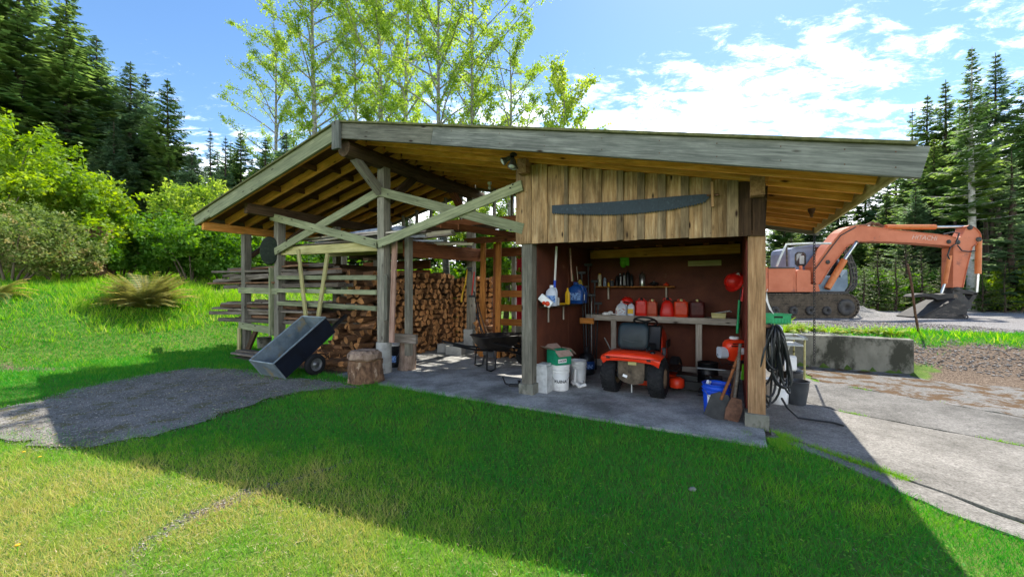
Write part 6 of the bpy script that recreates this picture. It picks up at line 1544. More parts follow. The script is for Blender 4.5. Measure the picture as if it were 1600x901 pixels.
etube('hydraulic_hose', [(1120, 135), (1180, 122), (1215, 128), (1195, 190), (1160, 215), (1145, 260), (1158, 285)], .022, -.06, 'hose_black', boom, 6); etube('hydraulic_hose', [(1205, 200), (1230, 232), (1270, 238), (1310, 232)], .02, -.08, 'hose_black', boom, 6)
def ram(a, m, b, r1, r2, y, mat='cylinder_orange'):
    o = etube('hydraulic_cylinder', [a, m], r1, y, mat); etube('piston_rod', [m, b], r2, y, 'silver', o); return o
ram((775, 92), (1070, 92), (1262, 90), .085, .045, .19)
ram((428, 458), (530, 288), (600, 186), .10, .05, -.12); ram((428, 458), (530, 288), (600, 186), .10, .05, .50)
stick_pts = [(1262, 88), (1278, 82), (1300, 88), (1325, 105), (1345, 132), (1350, 165), (1322, 188), (1296, 212), (1288, 240), (1262, 345), (1240, 450), (1180, 450), (1181, 330), (1183, 215), (1170, 185), (1195, 160), (1228, 148), (1246, 118)]
stick = eprism('dipper_arm', stick_pts, .03, .35, 'digger_orange')
edge_strip('arm_flange', stick_pts, 0, 11, .005, .375, stick); edge_strip('arm_flange', stick_pts, 11, 14, .005, .375, stick)
for x, y in ((1205, 182), (1280, 95), (1332, 165), (1205, 462)):
    c = ep(x, y); MB().lathe([(0, 0), (.07, 0), (.08, .02), (.08, .42), (0, .42)][::-1], 14, c=(c[0], EXY + .40, c[1]), M=Matrix.Rotation(R(90), 3, 'X')).build('pivot_pin', 'digger_dark', stick)
ram((1330, 170), (1326, 370), (1318, 480), .085, .042, .19)
ram((1158, 262), (1128, 430), (1108, 486), .065, .035, -.02)
# linkage and bucket
eprism('bucket_link', [(1195, 452), (1225, 446), (1235, 462), (1318, 480), (1320, 494), (1230, 486), (1200, 480)], .06, .32, 'bucket_steel')
eprism('bucket_link', [(1306, 484), (1326, 488), (1290, 545), (1262, 570), (1250, 556)], .06, .32, 'bucket_steel')
bpts = [(985, 628), (1050, 592), (1120, 556), (1178, 528), (1196, 516), (1220, 530), (1262, 560), (1262, 600), (1252, 640), (1232, 672), (1192, 694), (1140, 692), (1075, 668), (1015, 644)]
bk_ = eprism('bucket', bpts, -.26, .62, 'bucket_steel')
eprism('side_plate', [(1000, 628), (1176, 536), (1190, 548), (1240, 604), (1230, 660), (1190, 686), (1140, 684), (1020, 640)], -.285, -.26, 'bucket_steel', bk_)
eprism('bucket_ear', [(1175, 470), (1205, 462), (1290, 545), (1286, 572), (1262, 584), (1240, 600), (1200, 560), (1180, 520)], .02, .36, 'digger_dark', bk_)
for k in range(4): eprism('bucket_tooth', [(1010, 636), (1014, 620), (960, 622), (948, 630)], -.24 + k * .26, -.15 + k * .26, 'bucket_steel', bk_)
etube('lifting_hook', [(1240, 622), (1258, 612), (1266, 626), (1258, 640), (1244, 640)], .022, -.36, 'digger_dark', bk_, 6)
eprism('thumb', [(940, 505), (958, 492), (1010, 486), (1060, 488), (1100, 494), (1135, 488), (1180, 486), (1185, 512), (1130, 522), (1090, 526), (1050, 508), (1000, 504), (950, 512)], .0, .36, 'bucket_steel')
exc_m = [o for o in exc.children]
# spoil heap beside the track
def heap(name, c, rx, ry, h, mat, seed, lab, kind='stuff', cat=None):
    n = 40; m_ = 14; V = [(c[0], c[1], gh(c[0], c[1]) + h)]; Fs = []
    rh = np.random.default_rng(seed)
    for i in range(1, m_ + 1):
        for k in range(n):
            a = 2 * PI * k / n; r = i / m_; x = c[0] + rx * r * math.cos(a); y = c[1] + ry * r * math.sin(a)
            V.append((x, y, gh(x, y) + h * (1 - r) ** 1.1 * (1 + rh.uniform(-.25, .25)) - .02 * (i == m_)))
    Fs = [(0, 1 + k, 1 + (k + 1) % n) for k in range(n)]
    for i in range(m_ - 1): Fs += [(1 + i * n + k, 1 + (i + 1) * n + k, 1 + (i + 1) * n + (k + 1) % n, 1 + i * n + (k + 1) % n) for k in range(n)]
    o = MB().add(V, Fs, False).build(name, mat); tag(o, lab, cat, None, kind); return o
pave_material('gravel_heap_mat', [(0.12, 0.11, 0.10), (0.26, 0.25, 0.23), (0.45, 0.43, 0.4)], 22, 0.5, 0.6, bump=1.0)
heap('gravel_heap', (11.8, 14.9), 2.2, 1.2, .75, 'gravel_heap_mat', 2, 'grey gravel heap behind the excavator track')
heap('gravel_heap', (19.5, 13.5), 3.5, 1.0, .16, 'gravel_heap_mat', 3, 'low graded ridge of gravel along the yard')

# ------------------------------------------------------------------ foliage
def blades(P, N, h, w, lean, rng, hvar=.4):
    """three-cornered grass blades rooted at P"""
    n = len(P); a = rng.uniform(0, 2 * PI, n); hh = h * (1 + rng.uniform(-hvar, hvar, n)); ww = w * (1 + rng.uniform(-.3, .3, n))
    d = np.stack([np.cos(a), np.sin(a), np.zeros(n)], 1); b = rng.uniform(0, 2 * PI, n); ln = lean * rng.uniform(.2, 1.2, n) * hh
    tip = P + np.stack([np.cos(b) * ln, np.sin(b) * ln, hh], 1)
    V = np.stack([P - d * (ww / 2)[:, None], P + d * (ww / 2)[:, None], tip], 1).reshape(-1, 3)
    return V, np.arange(n * 3).reshape(-1, 3)
def grass_material(name, lush, mid, dry, tip=1.25, trans=.4):
    m = bpy.data.materials.new(name); m.use_nodes = True; MATS[name] = m; n, l = m.node_tree.nodes, m.node_tree.links; n.clear()
    o = n.new('ShaderNodeOutputMaterial'); at = n.new('ShaderNodeAttribute'); at.attribute_name = 'rnd'
    r = ramp(n, [(0.0, lush), (0.45, mid), (0.85, dry), (1.0, (dry[0] * 1.15, dry[1] * .95, dry[2] * 1.6))]); l.new(at.outputs['Fac'], r.inputs[0])
    d = n.new('ShaderNodeBsdfPrincipled'); d.inputs['Roughness'].default_value = .6; d.inputs['Specular IOR Level'].default_value = .25; l.new(r.outputs[0], d.inputs['Base Color'])
    t = n.new('ShaderNodeBsdfTranslucent'); hh = n.new('ShaderNodeHueSaturation'); hh.inputs['Value'].default_value = 1.3; hh.inputs['Saturation'].default_value = 1.1; l.new(r.outputs[0], hh.inputs['Color']); l.new(hh.outputs[0], t.inputs['Color'])
    mx = n.new('ShaderNodeMixShader'); mx.inputs[0].default_value = trans; l.new(d.outputs[0], mx.inputs[1]); l.new(t.outputs[0], mx.inputs[2]); l.new(mx.outputs[0], o.inputs[0])
grass_material('lawn_blades', (0.045, 0.29, 0.028), (0.19, 0.42, 0.03), (0.46, 0.47, 0.10))
grass_material('bank_blades', (0.10, 0.32, 0.012), (0.24, 0.48, 0.02), (0.46, 0.52, 0.10), trans=.5)
PADS = [[lp(-6.15, -0.52), lp(-5.3, -0.64), lp(-2.7, -0.63), lp(0.06, -0.62), lp(0.08, 4.35), lp(-9.2, 4.35), lp(-9.2, 0.5), lp(-6.2, 0.4)],
        [(2.60, 4.05), (2.73, 3.6), (2.81, 3.3), (2.85, 2.9), (2.88, 2.65), (3.04, 2.39), (3.25, 1.9), (3.5, 1.2), (3.7, -3), (14, -3), (14, -1), (11, 3), (9.2, 4.6), (8.2, 6.0), lp(2.6, 4.6), lp(0.1, 4.4), lp(.1, -.2)]]
KERB_GAPS = [[(2.45, 4.1), (2.73, 4.0), (2.88, 3.56), (3.005, 3.28), (3.075, 3.05), (3.15, 2.86), (3.21, 2.65), (3.29, 2.4), (3.52, 1.9), (3.77, 1.2), (3.97, -2)]]
def lawn_points(n, box, rng):
    X = rng.uniform(box[0], box[1], n); Y = rng.uniform(box[2], box[3], n); return X, Y
VV, FF, RR, tot = [], [], [], 0
rg = np.random.default_rng(5)
# density falls with distance from the yard's near edge, blades widen to keep cover
for (x0, x1, y0, y1, dens, h, w) in ((-3.2, 4.2, .9, 2.6, 9500, .034, .0040), (-6, 4.2, 2.6, 4.2, 5600, .038, .0052), (-9, 3, 4.2, 6.4, 3000, .042, .007), (-14, -1.5, 6.4, 9.5, 2000, .055, .011), (-14, -3.5, 9.5, 12.5, 900, .07, .016), (-5.5, -3.2, .9, 2.6, 2500, .04, .005), (4.2, 12, 5.5, 9.5, 900, .06, .011)):
    n = int(dens * (x1 - x0) * (y1 - y0)); X, Y = lawn_points(n, (x0, x1, y0, y1), rg)
    vis = (np.abs(X) < Y * 1.36 + .6); X, Y = X[vis], Y[vis]
    bad = np.zeros(len(X), bool)
    for p in PADS: bad |= in_poly(X, Y, p)
    edge = seg_dist(X, Y, GRAVEL_POLY + GRAVEL_POLY[:1]); ing = in_poly(X, Y, GRAVEL_POLY)
    bad |= ing & (rg.uniform(0, 1, len(X)) > np.exp(-edge / .13) * .8 - .02)
    dm = dirt_mask(X, Y); bad |= (~ing) & (dm > .25 + rg.uniform(0, .7, len(X)))
    bad |= gravel_mask(X, Y) > .3
    X, Y = X[~bad], Y[~bad]
    patch = fbm(X, Y, 1.1, 31); fine = fbm(X, Y, 5.0, 33)
    keep = rg.uniform(0, 1, len(X)) < np.clip(.35 + 1.3 * fine + .5 * patch, 0.15, 1)
    X, Y, patch, fine = X[keep], Y[keep], patch[keep], fine[keep]
    P = np.stack([X, Y, gz(X, Y) - .004], 1)
    fringe = 1 + .55 * np.exp(-np.minimum(seg_dist(X, Y, PADS[0] + PADS[0][:1]), seg_dist(X, Y, KERB_GAPS[0])) / .08)
    V, Fg = blades(P, None, h * (.7 + .9 * patch) * fringe, w, .9, rg)
    VV.append(V); FF.append(Fg + tot); tot += len(V)
    # blades dry out left and near; roof shade is also coloured greener here
    dry_sunlit = np.clip(.06 + .75 * sstep(.9, -2.6, X + .25 * (Y - 2.5)) * sstep(4.0, 2.7, Y + .15 * X + .3) * (.45 + 1.1 * patch) + .6 * (fine - .5) + .6 * (patch - .5), 0, .9)
    RR.append(np.clip(dry_sunlit + rg.normal(0, .16, len(X)), 0, 1))
# ragged tufts in the joints of the paving
for line, wd in ((KERB_GAPS[0], .035), ([(4.87, 6.4), (5.02, 6.1), (5.9, 4.57), (7.4, 2.2)], .03), ([(3.95, 4.82), (4.82, 3.74), (6.52, 1.62)], .02), ([lp(.1, -.6), lp(.1, -.2)], .1)):
    n = 5200 if wd > .03 else 1500; seg = rg.integers(0, len(line) - 1, n); t_ = rg.uniform(0, 1, n); A = np.array(line)
    X = A[seg, 0] * (1 - t_) + A[seg + 1, 0] * t_ + rg.normal(0, wd, n); Y = A[seg, 1] * (1 - t_) + A[seg + 1, 1] * t_ + rg.normal(0, wd * .6, n)
    keep = vnoise(X, Y, 3.5, 3) > .48; X, Y = X[keep], Y[keep]; P = np.stack([X, Y, gz(X, Y) + .008], 1)
    V, Fg = blades(P, None, .035, .005, .9, rg); VV.append(V); FF.append(Fg + tot); tot += len(V); RR.append(rg.uniform(.2, .65, len(X)))
lawn = npobj('grass', np.concatenate(VV), np.concatenate(FF), 'lawn_blades', rnd=np.concatenate(RR)); tag(lawn, 'mown lawn grass in front of the shed', None, None, 'stuff')
# dead thatch lying flat between the blades
n = 42000; X = rg.uniform(-6, 2.6, n); Y = rg.uniform(.9, 5.2, n); wt_ = .02 + .85 * sstep(.9, -2.6, X + .25 * (Y - 2.5)) * sstep(4.2, 2.7, Y); ok = (rg.uniform(0, 1, n) < wt_ * (.3 + 1.2 * vnoise(X, Y, 3, 81))) & (np.abs(X) < Y * 1.36 + .5) & ~in_poly(X, Y, PADS[0]) & ~in_poly(X, Y, PADS[1]) & ~in_poly(X, Y, GRAVEL_POLY)
X, Y = X[ok], Y[ok]; n = len(X); C0 = np.stack([X, Y, gz(X, Y) + rg.uniform(.012, .030, n)], 1); a = rg.uniform(0, 2 * PI, n); s_ = rg.uniform(.006, .016, n); da = np.stack([np.cos(a), np.sin(a), rg.uniform(-.25, .25, n)], 1) * s_[:, None]; db = np.stack([-np.sin(a), np.cos(a), rg.uniform(-.1, .1, n)], 1) * .0010
V = np.stack([C0 - da - db, C0 + da - db, C0 + da + db, C0 - da + db], 1).reshape(-1, 3); grass_material('thatch', (0.20, 0.13, 0.06), (0.38, 0.30, 0.15), (0.55, 0.48, 0.28), trans=.2)
o = npobj('dead_thatch', V, np.arange(n * 4).reshape(-1, 4), 'thatch', rnd=rg.uniform(0, 1, n)); tag(o, 'dead straw-coloured thatch lying in the dry part of the lawn', None, None, 'stuff')
# low broad-leaved weeds and clover in the lawn
n = 26000; X = rg.uniform(-6, 3.2, n); Y = rg.uniform(.9, 6, n); ok = (vnoise(X, Y, 1.3, 61) * .6 + vnoise(X, Y, 4, 62) * .4 > .52) & (np.abs(X) < Y * 1.36 + .5) & ~in_poly(X, Y, PADS[0]) & ~in_poly(X, Y, PADS[1]) & ~in_poly(X, Y, GRAVEL_POLY) & (dirt_mask(X, Y) < .3)
X, Y = X[ok], Y[ok]; n = len(X); C0 = np.stack([X, Y, gz(X, Y) + rg.uniform(.008, .03, n)], 1)
a = rg.uniform(0, 2 * PI, n); s_ = rg.uniform(.005, .013, n); da = np.stack([np.cos(a), np.sin(a), rg.uniform(-.4, .4, n)], 1) * s_[:, None]; db = np.stack([-np.sin(a), np.cos(a), rg.uniform(-.3, .3, n)], 1) * (s_ * .6)[:, None]
V = np.stack([C0 - da, C0 - db, C0 + da, C0 + db], 1).reshape(-1, 3); o = npobj('lawn_weeds', V, np.arange(n * 4).reshape(-1, 4), 'lawn_blades', rnd=np.clip(rg.normal(.25, .18, n), 0, 1)); tag(o, 'clover and small broad-leaved weeds mixed into the lawn', None, None, 'stuff')
# long grass on the bank and behind
VV, FF, RR, tot = [], [], [], 0
for (x0, x1, y0, y1, dens, h, w) in ((-16, -6.6, 5.6, 13, 620, .15, .016), (-20, -3, 11, 22, 260, .20, .028), (0, 34, 6.5, 24, 130, .12, .026), (-4, 6, 9, 20, 200, .18, .028)):
    n = int(dens * (x1 - x0) * (y1 - y0)); X, Y = lawn_points(n, (x0, x1, y0, y1), rg)
    d = -(X + 8) * .85 + (Y - 11) * .45; u, v = uv_of(X, Y)
    ok = (np.abs(X) < Y * 1.5 + 1) & (gravel_mask(X, Y) < .3) & ~((u > -10.3) & (u < .6) & (v < 4.4)) & (dirt_mask(X, Y) < .5) & ~((u < 2.75) & (u > -3) & (v < 4.62)) & ~in_poly(X, Y, PADS[1])
    if x0 < -10: ok &= (d > -1.6)
    X, Y = X[ok], Y[ok]; cl = fbm(X, Y, 1.4, 12); keep = rg.uniform(0, 1, len(X)) < np.clip(cl * 1.8 - .15, .1, 1); X, Y, cl = X[keep], Y[keep], cl[keep]
    dd = (-(X + 8) * .85 + (Y - 11) * .45); sc = np.where((x0 < -10) & (dd < 0), .35, 1.0)
    P = np.stack([X, Y, gz(X, Y) - .01], 1); V, Fg = blades(P, None, h * (.45 + 1.1 * cl) * sc, w * (.6 + .4 * sc), .8, rg); VV.append(V); FF.append(Fg + tot); tot += len(V)
    RR.append(np.clip(.45 + .5 * (fbm(X, Y, .8, 40) - .5) + rg.normal(0, .17, len(X)), 0, 1))
bg = npobj('tall_grass', np.concatenate(VV), np.concatenate(FF), 'bank_blades', rnd=np.concatenate(RR)); tag(bg, 'long bright grass on the bank and along the yard edge', None, None, 'stuff')
# pebbles and debris scattered on gravel and pads
def scatter(name, X, Y, zf, s0, s1, mat, rng, label):
    n = len(X); oc = np.array([(1, 0, 0), (-1, 0, 0), (0, 1, 0), (0, -1, 0), (0, 0, 1), (0, 0, -1)], float); of = np.array([(0, 2, 4), (2, 1, 4), (1, 3, 4), (3, 0, 4), (2, 0, 5), (1, 2, 5), (3, 1, 5), (0, 3, 5)])
    s = rng.uniform(s0, s1, n); V = oc[None] * s[:, None, None] * rng.uniform(.5, 1.2, (n, 6, 1)); a = rng.uniform(0, 2 * PI, n); ca, sa = np.cos(a)[:, None], np.sin(a)[:, None]
    V = np.stack([V[..., 0] * ca - V[..., 1] * sa, V[..., 0] * sa + V[..., 1] * ca, V[..., 2] * .55], -1); V += np.stack([X, Y, zf(X, Y) + s * .2], 1)[:, None]
    Fq = (of[None] + (np.arange(n) * 6)[:, None, None]).reshape(-1, 3); o = npobj(name, V.reshape(-1, 3), Fq, mat, rnd=np.repeat(rng.uniform(0, 1, n), 8)); tag(o, label, None, None, 'stuff')
def stone_mat():
    m, n, l, b = base_mat('stone_mix', .9, 0, .25); at = n.new('ShaderNodeAttribute'); at.attribute_name = 'rnd'
    r = ramp(n, [(0, (0.06, 0.055, 0.05)), (.4, (0.18, 0.17, 0.16)), (.75, (0.34, 0.32, 0.30)), (.93, (0.5, 0.46, 0.40)), (1, (0.22, 0.12, 0.06))]); l.new(at.outputs['Fac'], r.inputs[0]); l.new(r.outputs[0], b.inputs['Base Color'])
stone_mat()
X, Y = rg.uniform(-10, -1.5, 60000), rg.uniform(3.3, 9, 60000); k = in_poly(X, Y, GRAVEL_POLY) | (seg_dist(X, Y, GRAVEL_POLY + GRAVEL_POLY[:1]) < .08); X, Y = X[k][:15000], Y[k][:15000]
scatter('gravel', X, Y, lambda x, y: np.full(len(x), .025), .003, .010, 'stone_mix', rg, 'fine gravel on the patch left of the shed')
X, Y = rg.uniform(-4, .5, 60000), rg.uniform(.8, 4.2, 60000); k = (dirt_mask(X, Y) > .5) & ~in_poly(X, Y, GRAVEL_POLY) & ~in_poly(X, Y, PADS[0]); X, Y = X[k][:4500], Y[k][:4500]
scatter('dirt_crumbs', X, Y, gz, .003, .010, 'stone_mix', rg, 'crumbs of soil and gravel in the worn wheel track')
X, Y = rg.uniform(3.5, 12, 40000), rg.uniform(4.5, 12, 40000); k = ((dirt_mask(X, Y) > .4) | (gravel_mask(X, Y) > .5)) & ~in_poly(X, Y, PADS[1]); X, Y = X[k][:14000], Y[k][:14000]
scatter('stones', X, Y, gz, .008, .030, 'stone_mix', rg, 'stones and wood chips on the bare bank')
# wood chips on the slab edge and by the cart
def chips(name, X, Y, zf, s, mat, rng, lab):
    n = len(X); a = rng.uniform(0, 2 * PI, n); L1 = s * rng.uniform(.4, 1.4, n); d = np.stack([np.cos(a), np.sin(a), rng.uniform(-.15, .15, n)], 1) * L1[:, None]; q = np.stack([-np.sin(a), np.cos(a), rng.uniform(-.3, .3, n)], 1) * (L1 * .25)[:, None]
    P = np.stack([X, Y, zf(X, Y) + .006], 1); V = np.stack([P - d - q, P + d - q, P + d + q, P - d + q], 1).reshape(-1, 3); o = npobj(name, V, np.arange(n * 4).reshape(-1, 4), mat, rnd=rng.uniform(0, 1, n)); tag(o, lab, None, None, 'stuff')
n = 1500; uu, v_ = rg.uniform(-8.6, -5.7, n), np.abs(rg.normal(0, .35, n)) - .35; pts = np.array([[*lp(a, b)] for a, b in zip(uu, v_)])
chips('wood_chips', pts[:, 0], pts[:, 1], lambda x, y: np.full(len(x), .034), .03, 'log_end', rg, 'wood chips and bark littering the floor before the log stack')

X, Y = rg.uniform(-8.5, -2, 9000), rg.uniform(3.6, 8.4, 9000); k = in_poly(X, Y, GRAVEL_POLY) & (vnoise(X, Y, 1.6, 91) + .35 * sstep(5, 7.5, Y) > rg.uniform(.45, 1.15, 9000)); X, Y = X[k], Y[k]
chips('dead_leaves', X, Y, lambda x, y: np.full(len(x), .028), .016, 'thatch', rg, 'dead leaves and bark bits scattered over the gravel patch')
def leaf_quads(C_, s, rng, aspect=.6, flat=0.0):
    n = len(C_); a = rng.normal(0, 1, (n, 3)); a[:, 2] *= (1 - flat); a /= np.linalg.norm(a, axis=1)[:, None]; b = rng.normal(0, 1, (n, 3)); b[:, 2] *= (1 - flat); b -= a * (a * b).sum(1)[:, None]; b /= np.linalg.norm(b, axis=1)[:, None]
    s = (s * rng.uniform(.6, 1.3, n))[:, None]
    return np.stack([C_ - a * s, C_ - b * s * aspect, C_ + a * s, C_ + b * s * aspect], 1).reshape(-1, 3), np.arange(n * 4).reshape(-1, 4)
def broad_tree(H, Rc, seed, nleaf, leaf, z0=.2, limbs=26, spread=1.0, up=.9, bend=.3, gap=.0):
    """trunk + limbs + twigs; leaves sit along the twigs"""
    rr = random.Random(seed); rng = np.random.default_rng(seed); mb = MB()
    bx, by = rr.uniform(-bend, bend), rr.uniform(-bend, bend)
    tr_ = [Vector((bx * math.sin(t * 2.2) * .5 + .03 * math.sin(t * 11 + seed), by * math.sin(t * 1.7) * .5, H * t)) for t in np.linspace(0, 1, 14)]
    r0 = H * .0105; mb.tube(tr_, [r0 * (1 - .88 * t) + .006 for t in np.linspace(0, 1, 14)], 8)
    tw = []
    for i in range(limbs):
        t = z0 + (1 - z0) * (i + rr.random()) / limbs; t = min(t, .985); k = t * 13; p = tr_[int(k)].lerp(tr_[min(13, int(k) + 1)], k % 1)
        az = i * 2.4 + rr.uniform(-.5, .5); ln = Rc * spread * (.35 + .95 * math.sin(PI * min(1, (1.04 - t) / (1.05 - z0)) ** .75)) * rr.uniform(.7, 1.15)
        d = Vector((math.cos(az), math.sin(az), up * rr.uniform(.6, 1.3))).normalized(); pts = [p]
        for j in range(5): d = (d + Vector((rr.uniform(-.16, .16), rr.uniform(-.16, .16), rr.uniform(-.12, .13)))).normalized(); pts.append(pts[-1] + d * ln / 5)
        mb.tube(pts, [r0 * .38 * (1 - t * .6) * (1 - .85 * j / 5) + .003 for j in range(6)], 5, cap=False)
        for j in range(1, 6):
            for q in range(4):
                dd = (d + Vector((rr.uniform(-1, 1), rr.uniform(-1, 1), rr.uniform(-.5, .8))) * .9).normalized(); l2 = ln * rr.uniform(.16, .36) * (1.15 - .1 * j); e = pts[j] + dd * l2; tw.append((pts[j], e))
                if q < 2: mb.tube([pts[j], pts[j].lerp(e, .5) + Vector((0, 0, .02)), e], [.006, .004, .002], 3, cap=False)
    A = np.array([tuple(a) for a, b in tw]); B = np.array([tuple(b) for a, b in tw]); wts = rng.uniform(0, 1, len(tw)) ** (1 + gap * 3) + .02; idx_ = rng.choice(len(tw), nleaf, p=wts / wts.sum()); t_ = rng.uniform(.2, 1.15, nleaf)[:, None]
    C_ = A[idx_] * (1 - t_) + B[idx_] * t_ + rng.normal(0, leaf * 1.5, (nleaf, 3)); V, F_ = leaf_quads(C_, leaf, rng)
    cl = rng.uniform(0, 1, len(tw))[idx_] * .5 + rng.uniform(0, 1, nleaf) * .5
    return mb, V, F_, cl
def place_tree(name, label, cat, meshes, loc, rz, sc, group=None):
    t = thing(name, label, cat, loc, rz, group); t.scale = sc if isinstance(sc, tuple) else (sc,) * 3
    for nm, me in meshes: o = bpy.data.objects.new(nm, me); COL.objects.link(o); o.parent = t
    return t
def mk_broad(bark, leaves, *a, **k):
    mb, V, F_, rn = broad_tree(*a, **k); o = mb.build('trunk', bark); tm = o.data; bpy.data.objects.remove(o)
    return [('trunk', tm), ('crown', npobj('crown', V, F_, leaves, rnd=rn, mesh_only=True))]
def gpt(px, Y, dz=-.1): x = (px - 800) / 622 * Y; return (x, Y, gh(x, Y) + dz)
AL = [mk_broad('alder_bark', 'alder_leaves', 13.5, 2.3, s, 19000, .048, z0=.22, limbs=38, up=.85, bend=.7, gap=.8) for s in (3, 8, 15)]
alders = [(497, 40, 0, 2.62, .3, 'leaning alder farthest left behind the shed, crown reaching over the roof corner'), (607, 41, 1, 2.7, 1.2, 'alder with the thickest straight grey trunk above the roof'), (632, 39, 2, 2.55, 2.4, 'tall alder just right of the thickest one'), (445, 41, 2, 1.85, 4.2, 'bushy pale alder low beside the gable peak'),
          (704, 12.2, 2, .84, 4.0, 'slender alder in the middle of the clump above the roof'), (740, 11.8, 0, .80, 5.2, 'alder with fresh yellow-green crown right of the slender one'), (790, 12.4, 1, .66, 3.3, 'shorter bushy alder at the right edge of the clump'), (560, 42, 1, 2.1, .2, 'thin alder standing back left of the thickest trunk')]
for px, Y, k, s, rz, lab in alders: place_tree('alder_tree', lab, 'tree', AL[k], gpt(px, Y), rz, (s, s, s), 'alders behind the shed')
o = mk_broad('alder_bark', 'alder_leaves', 7.0, .85, 21, 9000, .045, z0=.3, limbs=34, up=1.0, bend=.15)
place_tree('alder_tree', 'small round-topped alder standing alone above the middle of the roof', 'tree', o, gpt(884, 10.6), 1, 1)

def conifer(H, Rb, seed, nwh=34, per=7, droop=.30, z0=.04, dens=1.0, spray=.38, top_sparse=.5, mat='fir_needles', bark='conifer_bark'):
    rr = random.Random(seed); rng = np.random.default_rng(seed); mb = MB()
    mb.tube([(0, 0, -.3)] + [(.02 * math.sin(t * 9 + seed), .02 * math.cos(t * 7), H * t) for t in np.linspace(.05, 1, 9)], [H * .016] + [H * .015 * (1 - t) + .012 for t in np.linspace(.05, 1, 9)], 8)
    C_, A_, B_, rn = [], [], [], []
    for i in range(nwh):
        t = z0 + (1 - z0) * (i / nwh) ** .92; z = H * t; env = Rb * min(1, (1 - t) ** .85 * 1.1 + .012) * (.55 + .45 * min(1, t / .15))
        for k in range(per):
            az = rr.uniform(0, 2 * PI); ln = env * rr.uniform(.55, 1.18); dx, dy = math.cos(az), math.sin(az)
            rise = (.30 * t - droop * (1 - t)) ; n_ = max(5, int(ln / .095 * dens)); zz = z + rr.uniform(-.5, .5) * H / nwh * (.4 if t > .85 else 1)
            br = lambda q: Vector((dx * ln * q, dy * ln * q, zz + ln * (rise * q + .16 * q * q)))
            mb.tube([br(0), br(.5), br(1)], [.018 * (1 - t) + .008, .010, .004], 3, cap=False)
            clump = rr.random()
            for j in range(n_):
                q = .14 + .9 * (j + rr.random()) / n_; base = br(min(q, 1.0)); wv = spray * (1.15 - .6 * q) * rr.uniform(.6, 1.3) * (.25 + .75 * min(1, ln / 1.3))
                for s_ in (-1, 1):
                    dirv = Vector((-dy * s_ + dx * .75, dx * s_ + dy * .75, -.28 + rr.uniform(-.25, .2))).normalized()
                    C_.append(base + dirv * wv * .55); A_.append(dirv * wv * .62); sd_ = dirv.cross(Vector((rr.uniform(-.5, .5), rr.uniform(-.5, .5), 1))).normalized(); B_.append(sd_ * wv * .27); rn.append(.55 * clump + .25 * q + rr.uniform(0, .25))
    C_ = np.array([tuple(c) for c in C_]); A_ = np.array([tuple(c) for c in A_]); B_ = np.array([tuple(c) for c in B_])
    V = np.stack([C_ - A_, C_ - B_ - A_ * .1, C_ + A_, C_ + B_ - A_ * .1], 1).reshape(-1, 3)
    # ragged side needles: a second crossed pair
    o = mb.build('trunk', bark); tm = o.data; bpy.data.objects.remove(o)
    return [('trunk', tm), ('crown', npobj('crown', V, np.arange(len(V)).reshape(-1, 4), mat, rnd=np.array(rn), mesh_only=True))]
CF = [conifer(12, 2.7, 1, nwh=50, per=9, dens=1.15), conifer(12, 2.3, 2, nwh=48, per=9, droop=.42, dens=1.1), conifer(12, 3.1, 3, nwh=50, per=9, mat='spruce_needles', droop=.2, dens=1.1), conifer(12, 1.8, 4, nwh=38, per=6, mat='spruce_needles', droop=.15, dens=1.0), conifer(12, 2.0, 5, nwh=34, per=8, droop=.35, z0=.36, dens=1.1, bark='white_bark')]
SAP = [conifer(3, 1.0, 11, nwh=18, per=6, droop=.05, spray=.16, mat='young_fir_needles', dens=1.1), conifer(3, .8, 12, nwh=16, per=6, droop=-.05, spray=.16, mat='young_fir_needles')]
def fir(px, Y, top_y, k, lab, rz=0, wide=1.0, group=None, name='conifer_tree'):
    g = gpt(px, Y); H = CAM_H + (450 - top_y) / 622 * Y - g[2]; s = H / 12
    return place_tree(name, lab, 'tree', CF[k], g, rz, (s * wide, s * wide, s), group)
left = [(-30, 24.2, -160, 1, 1.15, 'huge dark conifer running out of the top corner of the view'), (28, 24.8, -90, 0, 1.1, 'tall drooping conifer second from the upper corner'), (105, 25.5, -18, 0, 1.2, 'tall dark spruce with an open tip beyond the bright maple bush'), (150, 26.8, 55, 2, 1.05, 'broad dark conifer between the open-tipped spruce and the pair of points'),
        (203, 27.0, 95, 2, 1.1, 'blue-green spruce, first of the three pointed tops left of the roof'), (228, 28.5, 112, 1, 1.0, 'middle of the three pointed tops left of the roof'), (262, 26.8, 122, 0, 1.0, 'dark spruce with layered branches, third of the three pointed tops'), (178, 25.2, 190, 2, 1.1, 'low full spruce in front of the pointed tops'),
        (328, 27.0, 200, 3, 1.0, 'small distant spruce above the left eave'), (352, 28.0, 212, 3, 1.0, 'smaller distant spruce right of the one above the eave'), (376, 30.0, 205, 0, 1.0, 'faint distant spruce behind the alder branches'), (415, 26.0, 215, 1, 1.2, 'dark conifer behind the leaning alder'), (300, 25.0, 235, 2, 1.3, 'low broad conifer filling the gap above the eave'), (447, 24.0, 205, 2, 1.2, 'full conifer rising just left of the gable peak')]
for i, (px, Y, ty, k, w, lab) in enumerate(left): fir(px, Y, ty, k, lab, i * 1.3, w, 'conifers left of the shed')
